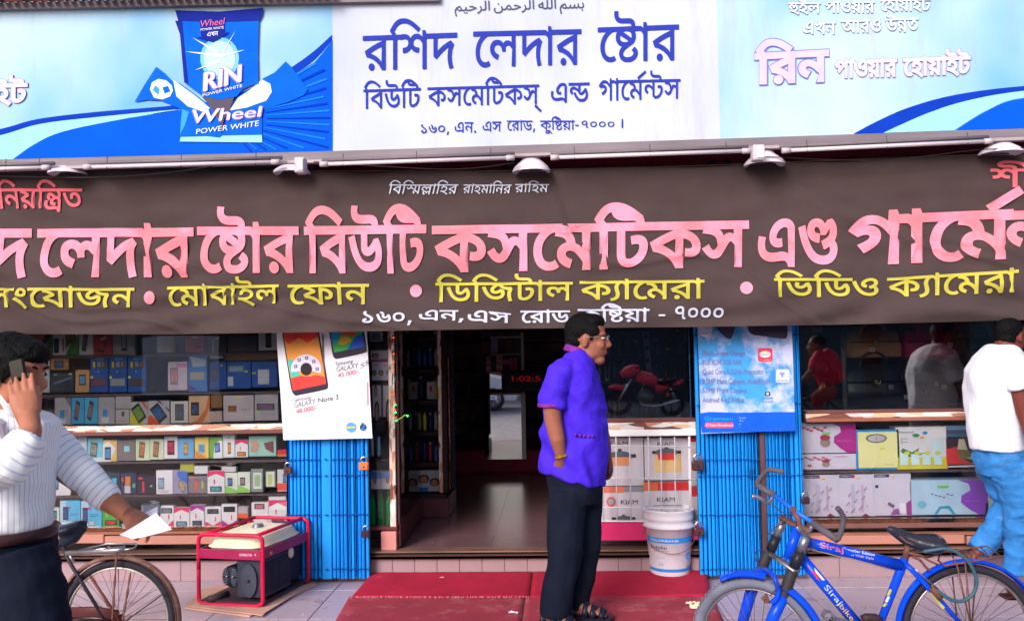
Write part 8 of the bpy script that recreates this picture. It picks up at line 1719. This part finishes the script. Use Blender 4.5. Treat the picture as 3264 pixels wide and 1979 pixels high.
# handlebar
MB().tube(T1([(620, 318, 4.44), (760, 425, 4.36), (905, 522, 4.26)], 4.3), .0115, DB, 12).build('handlebar', bk)
for l in ([(492, 240, 4.5), (560, 285, 4.47), (624, 320, 4.44)], [(902, 520, 4.26), (1000, 590, 4.2), (1088, 648, 4.15)]): MB().tube(T1(l, 4.3), .0165, GR, 12).build('grip', bk)
for l in ([(492, 236, 4.5), (520, 190, 4.48), (560, 145, 4.46), (600, 130, 4.44), (692, 148, 4.41)], [(1088, 646, 4.15), (1112, 590, 4.14), (1132, 500, 4.13), (1118, 450, 4.12), (1085, 412, 4.11)]): MB().tube(T1(smooth_px(l, 4), 4.3), .0125, GR, 10).build('bar_end', bk)
for l in ([(610, 330, 4.43), (590, 365, 4.42), (560, 378, 4.41), (530, 350, 4.4), (490, 330, 4.4), (455, 328, 4.4)], [(905, 545, 4.25), (870, 590, 4.24), (840, 600, 4.23), (810, 575, 4.22), (790, 550, 4.22)]):
    ll = T1(smooth_px(l, 3), 4.3); MB().tube(ll, [(.006, .010)]*len(ll), ALU, 8).build('brake_lever', bk)
MB().ball(P(*c1p(762, 430), 4.35), .018, RST, 10, 8).tube(T1([(762, 430, 4.35), (800, 500, 4.32), (812, 560, 4.31)], 4.3), .013, RST, 10).build('stem', bk)
# suspension fork
fo_ = MB(); fo_.tube(T1([(670, 480, 4.4), (760, 530, 4.34), (885, 580, 4.24)], 4.3), [(.02, .011)]*3, RST, 10, flat=(0, 0, 1)); fo_.build('fork_crown', bk)
mb = MB(); mb.tube(T1([(570, 740, 4.4), (670, 800, 4.33), (785, 880, 4.22)], 4.3), [(.022, .011)]*3, ALU, 10); mb.build('fork_brace', bk)
for l, dy_ in (([(692, 500), (638, 622), (592, 728), (572, 750), (528, 852), (440, 1060), (375, 1300)], 4.4), ([(862, 612), (812, 735), (768, 850), (752, 880), (690, 1062), (620, 1200), (570, 1320)], 4.22)):
    p_ = T1(l, dy_); fl_ = subth('fork_leg', p_[0], bk)
    MB().tube([p_[0], p_[1]], .019, ALU, 14).build('stanchion', fl_); MB().tube([p_[1], p_[2]], .0245, M_(34, 36, 46, rough=.4), 14).build('sleeve', fl_)
    a, b_ = Vector(p_[3]), Vector(p_[4]); nb = 26; MB().tube([a.lerp(b_, i/nb) for i in range(nb+1)], [.030 if i % 2 else .0235 for i in range(nb+1)], M_(54, 50, 60, rough=.6), 14).build('bellows', fl_)
    MB().tube([p_[4], p_[5], p_[6]], [.026, .028, .025], BB, 14).build('lower_leg', fl_)
mb = MB(); mb.tube(T1(smooth_px([(470, 960, 4.37), (500, 900, 4.34), (560, 868, 4.3), (615, 920, 4.22), (648, 1010, 4.2), (640, 1075, 4.2), (600, 1112, 4.21)], 4), 4.25), .0125, BB, 10); mb.build('brake_arch', bk)
MB().tube(T1([(535, 1090), (560, 1060), (575, 1110), (545, 1105)], 4.2), [.012, .014, .01, .006], RST, 8).build('brake_pad', bk)
cb_ = MB()
for l in ([(600, 385, 4.4), (660, 430, 4.36), (760, 500, 4.3), (820, 600, 4.2), (900, 640, 4.18), (915, 700, 4.18), (860, 730, 4.2)], [(700, 520, 4.38), (620, 560, 4.36), (560, 640, 4.36), (575, 760, 4.34), (700, 770, 4.3), (755, 765, 4.22)], [(480, 900, 4.2), (500, 850, 4.2), (560, 870, 4.18), (620, 950, 4.17), (640, 1000, 4.17), (590, 1060, 4.18)], [(560, 720, 4.4), (490, 730, 4.38), (482, 790, 4.36), (520, 850, 4.3)]):
    cb_.tube(T1(smooth_px(l, 5), 4.3), .0028, M_(60, 60, 74), 6)
cb_.build('brake_cables', bk)
MB().tube(T1([(880, 716), (1200, 795), (1520, 875)], 4.28), .0022, M_(150, 140, 150), 5).build('brake_rod', bk)
# carrier, lock cable, brake
cr = MB(); CRY = (YR-.07, YR+.07)
cr.tube(T1([(1880, 838, 4.27), (2298, 772, 4.27), (2190, 692, 4.42), (1850, 742, 4.42), (1830, 800, 4.4), (1880, 838, 4.27)], 4.3), .0045, RST, 8)
for u in (.2, .42, .64, .85): cr.tube([P(*c1p(lerp(1880, 2298, u), lerp(838, 772, u)), 4.27), P(*c1p(lerp(1850, 2190, u), lerp(742, 692, u)), 4.42)], .0032, RST, 6)
cr.tube(T1([(1608, 745, 4.3), (1700, 760, 4.3), (1760, 800, 4.3), (1830, 830, 4.28)], 4.3), .005, RST, 8).tube(T1([(1608, 760, 4.38), (1760, 775, 4.38), (1850, 742, 4.42)], 4.3), .005, RST, 8)
for (x0, x1, yo) in ((2030, 2075, 4.26), (1965, 2075, 4.26), (2110, 2080, 4.44), (1925, 1975, 4.44)): cr.tube(T1([(x0, 815, yo), (x1, 1290, yo)], 4.3), .004, RST, 6)
cr.tube(T1(smooth_px([(1640, 770, 4.3), (1700, 800, 4.3), (1740, 850, 4.3), (1770, 870, 4.3)], 3), 4.3), .006, RST, 8)
cr.build('carrier', bk)
MB().tube(T1(smooth_px([(1720, 735, 4.28), (1800, 722, 4.26), (1880, 712, 4.25), (1960, 735, 4.25), (2050, 805, 4.25), (2098, 890, 4.25), (2115, 970, 4.25), (2085, 1050, 4.25), (2010, 1098, 4.25), (1930, 1090, 4.25), (1850, 1040, 4.25), (1810, 1000, 4.26)], 4), 4.3), .0085, M_(60, 90, 110, rough=.35), 10).build('lock_cable', bk)
MB().tube(T1([(1780, 1000), (1850, 1080)], 4.25), .014, RST, 8).tube(T1([(1660, 860), (1700, 900), (1830, 1010)], 4.25), .004, ALU, 6).build('rear_brake', bk)
MB().tube(T1([(1270, 1235), (1300, 1220), (1370, 1222), (1400, 1245)], 4.33), .02, M_(60, 40, 44), 10).build('chain_case', bk)
MB().bbox(P(*c1p(985, 1250), 4.15).x, P(*c1p(1070, 1250), 4.15).x, 4.12, 4.2, P(*c1p(985, 1250), 4.15).z, P(*c1p(985, 1180), 4.15).z, M_(110, 104, 120, rough=.6), .014).build('pedal', bk)
pz_ = P(*c1p(1028, 1215), 4.15); MB().tube([pz_, pz_+Vector((.13, .1, -.06)), pz_+Vector((.17, .19, -.1))], .01, ALU, 8).build('crank', bk)

# old bicycle at the left
def c6(x, y): return (x/3.94, 1600+y/3.94)
def T6(l, Y): return [tuple(P(*c6(*q[:2]), q[2] if len(q) > 2 else Y)) for q in l]
YL = 4.83; lc = P(376, 1974, YL); LR = 191*YL/FPX
RU2 = mat((132, 96, 88), rough=.55, var=.35, scale=24., dirt=((190, 150, 130), 18., .6)); BK2 = M_(52, 44, 58, rough=.5, var=.3, scale=30.)
lb = thing('bicycle', P(300, 2000, YL)+Vector((0, 0, -.3)), 'old rusty brown bicycle standing at the kerb behind the man on the phone', 'bicycle', 'bicycles')
lwh = subth('rear_wheel', lc, lb); wheel(lwh, lc, LR, (0, 1, 0), M_(196, 186, 180, rough=.3, metal=.5), SPK, RST, 36, .0195)
fender(lb, lc, LR+.03, (0, 1, 0), -8, 168, RU2, .03, .012)
fr = MB()
for yo in (-.05, .05): fr.tube(T6([(790, 560, YL+yo*.4), (880, 760, YL+yo*.7), (1000, 960, YL+yo), (1320, 1480, YL+yo)], YL), [.011, .010, .010, .009], BK2, 10)
fr.tube(T6([(720, 520), (640, 760), (560, 1040), (480, 1400)], YL), .013, M_(96, 58, 56, rough=.5), 12).tube(T6([(730, 600), (300, 560), (-200, 540)], YL), .0135, BK2, 12).tube(T6([(460, 1460), (0, 900), (-260, 620)], YL), .0135, BK2, 12)
fr.tube(T6([(470, 1450), (1480, 1490)], YL+.03), .009, BK2, 8).build('frame', lb)
MB().tube(T6([(835, 1385), (1200, 1375), (1480, 1420)], YL-.05), [(.03, .006)]*3, M_(86, 42, 44, rough=.5), 8, flat=(0, 1, 0)).build('chain_case', lb)
st = MB()
for q, tw_ in (((1465, 640, 1410, 1470), 1), ((1640, 880, 1540, 1480), 1)):
    n = 24; p0, p1 = P(*c6(q[0], q[1]), YL-.055), P(*c6(q[2], q[3]), YL-.06)
    st.tube([p0.lerp(p1, i/n) for i in range(n+1)], [(.0035+.004*abs(math.sin(i*.45)), .0035) for i in range(n+1)], RST, 6)
st.tube(T6([(1590, 1480), (2060, 1140)], YL-.04), .004, BK2, 6).tube(T6([(1130, 920), (1500, 1480)], YL-.05), .008, M_(110, 60, 52, rough=.6), 8)
st.build('stays', lb)
c_ = MB(); c_.tube(T6([(820, 640, YL-.07), (1450, 610, YL-.07), (1560, 590, YL-.07)], YL), [(.004, .012)]*3, ALU, 8, flat=(0, 0, 1)).tube(T6([(1000, 600, YL+.08), (1350, 520, YL+.08), (1620, 520, YL+.08), (1720, 520, YL+.02), (1700, 570, YL-.04), (1560, 600, YL-.07)], YL), .0055, ALU, 8)
for yo in (-.035, 0., .04): c_.tube(T6([(960-yo*900, 632-yo*260, YL+yo), (1580-yo*300, 570-yo*380, YL+yo)], YL), .0045, CHROME, 6)
for u in (.25, .6): c_.tube(T6([(lerp(880, 1560, u), lerp(638, 600, u), YL-.07), (lerp(1000, 1620, u), lerp(600, 520, u), YL+.08)], YL), .004, ALU, 6)
c_.tube(T6([(870, 650, YL-.06), (930, 760, YL-.06)], YL), .008, ALU, 8).build('carrier', lb)
sd_ = MB(); pr = [((1040, 270), .05, .02), ((960, 300), .1, .03), ((860, 330), .11, .034), ((760, 350), .07, .03), ((640, 330), .035, .024), ((520, 310), .022, .016)]
sd_.tube([P(*c6(*q), YL) for q, a, b_ in pr], [(a, b_) for q, a, b_ in pr], M_(36, 44, 62, rough=.35), 18, flat=(0, 0, 1)); sd_.tube(T6([(1030, 280), (900, 420), (780, 520)], YL), [.04, .05, .03], M_(34, 40, 56, rough=.5), 12); solid(sd_, 'saddle', lb, .008, 3)
MB().tube(T6([(800, 480), (720, 560)], YL), .013, BK2, 10).build('seat_post', lb)
MB().ball(P(*c6(860, 262), YL-.01), (.042, .03, .008), M_(150, 170, 190, rough=.3), 12, 8).build('saddle_plate', lb)

# ------------------------------------------------------------------ across the street (shows only as reflections in glass and mirror)
def RP(px, py, D, g=GY): p = P(px, py, D); return Vector((p.x, 2*g-p.y, p.z))
def M4(x, y): return (1880+x/4.15, 1040+y/4.15)
MD = 20.
mc = thing('motorcycle', RP(2060, 1330, MD), 'red motorcycle parked across the street, reflected in the narrow window', 'motorcycle')
MR_ = M_(250, 60, 90, rough=.4, spec=.5, var=.05); MK_ = M_(26, 24, 34, rough=.4)
def mt(name, l, r, m, n=10, D=MD): MB().tube([RP(*M4(*q[:2]), D+(q[2] if len(q) > 2 else 0)) for q in l], r, m, n).build(name, mc)
for x, nm in ((368, 'front_wheel'), (1085, 'rear_wheel')):
    c = RP(*M4(x, 1005), MD); w_ = subth(nm, c, mc); wheel(w_, c, .30, (0, 1, 0), MK_, MK_, MK_, 6, .042)
    MB().tube([c+Vector((.02, 0, .02)), c+Vector((.2, 0, .12))], .014, MK_, 6).tube([c, c+Vector((-.2, 0, .12))], .014, MK_, 6).tube([c, c+Vector((0, 0, -.23))], .014, MK_, 6).build('alloy_spokes', w_)
mt('front_mudguard', [(265, 800), (340, 785), (430, 800), (480, 850)], [.03, .06, .06, .04], MR_)
for dy in (-.1, .1): mt('fork', [(530, 700, dy), (380, 1005, dy)], .028, CHROME)
mt('headlight_cowl', [(410, 650), (480, 610), (570, 570), (640, 545)], [.06, .12, .12, .06], MR_)
mt('fuel_tank', [(600, 700), (680, 685), (780, 705), (885, 750)], [.07, .15, .15, .08], MR_, 14); mt('seat', [(870, 735), (980, 735), (1090, 720), (1170, 715)], [(.12, .06), (.13, .06), (.12, .05), (.08, .04)], MK_)
mt('side_panel', [(840, 800), (930, 800), (1030, 785)], [.11, .09, .03], MR_); mt('tail', [(1090, 760), (1160, 745), (1220, 755)], [.05, .07, .04], MR_)
mt('engine', [(650, 870), (720, 920), (780, 960)], [.13, .16, .12], M_(120, 118, 128, metal=.5, rough=.4)); mt('exhaust', [(640, 900), (660, 1020), (850, 1050), (1000, 1030), (1200, 975)], [.025, .03, .04, .055, .05], CHROME)
mt('handlebar', [(600, 545, -.3), (640, 560), (600, 545, .3)], .018, MK_); mt('shock_absorber', [(1040, 780), (1150, 960)], .03, CHROME); mt('indicator', [(1010, 860), (1030, 920)], .05, M_(230, 110, 40))
def V7(x, y): return (2500+x/3.225, 1030+y/3.225)
CD = 11.3
cy = thing('person', RP(*V7(420, 700), CD), 'man in a dark red shirt riding a bicycle, seen reflected in the right window', 'person')
def ct(mb, l, r, m, n=12): mb.tube([RP(*V7(q[0], q[1]), CD+(q[2] if len(q) > 2 else 0)) for q in l], r, m, n)
b = MB(); hM = frame(RP(*V7(312, 235), CD), (-1, -.35, -.05), (0, 0, 1)); head(b, hM, SK, 1.02); ct(b, [(330, 280), (350, 340)], [.06, .07], SK); ct(b, [(360, 340), (440, 480), (490, 620)], [.12, .12, .12], SK)
for dy in (-.2, .2): ct(b, [(370, 340, dy*.8), (290, 480, dy), (130, 640, dy)], [.055, .045, .03], SK); ct(b, [(480, 640, dy*.5), (330, 760, dy*.5), (380, 980, dy*.5), (340, 1010, dy*.5)], [.08, .06, .04, .04], SK)
solid(b, 'body', cy, .012, 2); h = MB(); h.ball((-.028, 0, .045), (.1, .083, .09), HAIR); xform(h, 0, hM @ Matrix.Scale(1.02, 4)); h.build('hair', cy)
RDS = M_(220, 20, 60, rough=.7); sh = MB(); ct(sh, [(350, 320), (400, 400), (460, 500), (510, 620)], [.14, .19, .18, .17], RDS, 16)
for dy in (-.2, .2): ct(sh, [(365, 335, dy*.7), (320, 420, dy), (290, 480, dy)], [.09, .08, .07], RDS)
solid(sh, 'shirt', cy, .014, 3, folds(.012, 7.)); sh = MB()
for dy in (-.1, .1): ct(sh, [(500, 640, dy), (400, 740, dy), (335, 760, dy), (350, 860, dy)], [.13, .11, .09, .08], RDS)
sh.mats = [mat((140, 26, 44), rough=.8, dirt=((220, 170, 90), 6., .56))]; solid(sh, 'shorts', cy, .014, 3)
cb = thing('bicycle', RP(*V7(450, 1100), CD), 'black bicycle under the man in the dark red shirt', 'bicycle')
for x, nm in ((60, 'front_wheel'), (700, 'rear_wheel')): c = RP(*V7(x, 1000), CD); c.z = .14; w_ = subth(nm, c, cb); wheel(w_, c, .33, (0, 1, 0), CHROME, CHROME, RST, 24, .018)
MB().tube([RP(*V7(*q), CD) for q in ((110, 690), (150, 780), (60, 1000))], .016, BK2, 8).tube([RP(*V7(*q), CD) for q in ((150, 780), (480, 800), (700, 1000))], .016, BK2, 8).tube([RP(*V7(*q), CD) for q in ((160, 800), (420, 1010), (480, 760))], .016, BK2, 8).build('frame', cb)
# white car, seen in the mirror inside
cw = P(1572, 1306, 24.); wx = cw.x; cyy_ = 19-24.
car = thing('parked_car', (wx-1.3, cyy_-.8, ROADZ), 'white car parked across the street, its wheel reflected in the shop mirror', 'car')
CW = M_(232, 232, 238, rough=.2, var=.03); gl = M_(30, 34, 44, rough=.1)
pf = [(.62, .28), (.68, .55), (.6, .8), (-.35, .98), (-.75, 1.38), (-2.2, 1.42), (-2.75, 1.0), (-3.35, .92), (-3.4, .3)]
mb = MB(); V, F = fill([pf]); n = len(V)
mb.add([(wx+x, cyy_-.0, ROADZ+z) for x, z in V]+[(wx+x, cyy_-1.6, ROADZ+z) for x, z in V], F+[tuple(i+n for i in f[::-1]) for f in F], CW)
mb.add([(wx+x, y, ROADZ+z) for y in (cyy_, cyy_-1.6) for x, z in pf], [(i, (i+1) % 9, (i+1) % 9+9, i+9) for i in range(9)], CW); mb.build('body', car)
for q in ([(-.5, 1.0), (-.85, 1.32), (-1.4, 1.35), (-1.4, 1.0)], [(-1.5, 1.0), (-1.5, 1.35), (-2.15, 1.35), (-2.55, 1.0)]): MB().add([(wx+x, cyy_+.006, ROADZ+z) for x, z in q], [(0, 1, 2, 3)], gl).build('side_window', car)
for x in (0, -2.7):
    c = Vector((wx+x, cyy_+.02, ROADZ+.31)); w_ = subth('wheel', c, car)
    MB().lathe(c, [(.31, -.2), (.31, .0), (.29, .03), (.22, .035)], RUB, 32, 'y').build('tyre', w_); MB().lathe(c, [(.215, .0), (.21, .045), (.18, .03), (.12, .05), (.05, .055), (.05, .06)], CHROME, 28, 'y').build('rim', w_)
    hm = MB()
    for i in range(6): a = i*1.047; hm.ball(c+Vector((.15*math.cos(a), .05, .15*math.sin(a))), .02, BLACK, 6, 4)
    hm.build('rim_holes', w_)
for k, (x0, x1, h_, cc, lab) in enumerate(((-16, -4.2, 3.5, (110, 92, 80), 'cream single storey shop row across the street on the left'), (-4, 3.6, 4.0, (60, 66, 74), 'grey blue three bay building straight across the street'), (3.8, 16, 3.4, (70, 46, 44), 'brick red low building across the street on the right'))):
    o = thing('building', ((x0+x1)/2, -14.5, -.05), lab, 'building', 'buildings across the street')
    MB().box(x0, x1, -18, -12.6, -.05, h_, M_(*cc, rough=.8, var=.3, scale=1.5)).build('wall', o); MB().box(x0-.1, x1+.1, -18.1, -12.2, h_, h_+.18, M_(150, 146, 146)).build('roof', o); MB().box(x0+.1, x1-.1, -12.6, -11.4, 2.6, 2.7, M_(140, 130, 126)).build('canopy', o)
    nb = int((x1-x0)/2.4)
    for i in range(nb):
        xa = x0+.3+i*(x1-x0-.4)/nb; MB().box(xa, xa+1.9, -12.62, -12.55, -.04, 2.4, M_(*R.choice([(50, 60, 80), (40, 34, 40), (120, 60, 50), (60, 90, 100)]), rough=.6)).build('shutter', o)
        f_ = MB().box(xa+.4, xa+1.2, -12.62, -12.54, 2.95, 3.25, M_(200, 196, 190)).build('window', o); MB().box(xa+.44, xa+1.16, -12.545, -12.53, 2.98, 3.22, gl).build('pane', f_)

q0, q1 = RP(455, 1255, 18.), RP(695, 1066, 18.)
o = thing('hoarding', ((q0.x+q1.x)/2, q0.y, -.05), 'pale blank hoarding across the street, reflected as a bright patch in the left window', 'hoarding')
MB().bbox(q0.x, q1.x, q0.y-.06, q0.y, q0.z, q1.z, M_(240, 242, 250, rough=.6)).build('board', o)
for x in (q0.x+.1, q1.x-.1): MB().tube([(x, q0.y-.1, -.05), (x, q0.y-.1, q1.z)], .04, M_(120, 120, 130), 8).build('post', o)

gr_ = MB(); gm_ = [M_(120, 100, 104), M_(206, 196, 206), M_(150, 120, 96)]
for i in range(420):
    x, y = R.uniform(-2.9, 2.9), 6.0-abs(R.gauss(0, .4)) if R.random() < .5 else R.uniform(4.98, 5.98)
    if y < 4.98 or -1.25 < x < 1.35: continue
    s_ = R.uniform(.002, .006); q = [(x+s_*R.uniform(.6, 1.4)*math.cos(a), y+s_*R.uniform(.6, 1.4)*math.sin(a), .0005) for a in (0, 1.6, 3.1, 4.7)]; q.append((x, y, s_*.8))
    gr_.add(q, [(0, 1, 4), (1, 2, 4), (2, 3, 4), (3, 0, 4)], R.choice(gm_))
gr_.build('grit', None, label='scattered grit and specks of litter on the pavement tiles', cat='grit', kind='stuff')
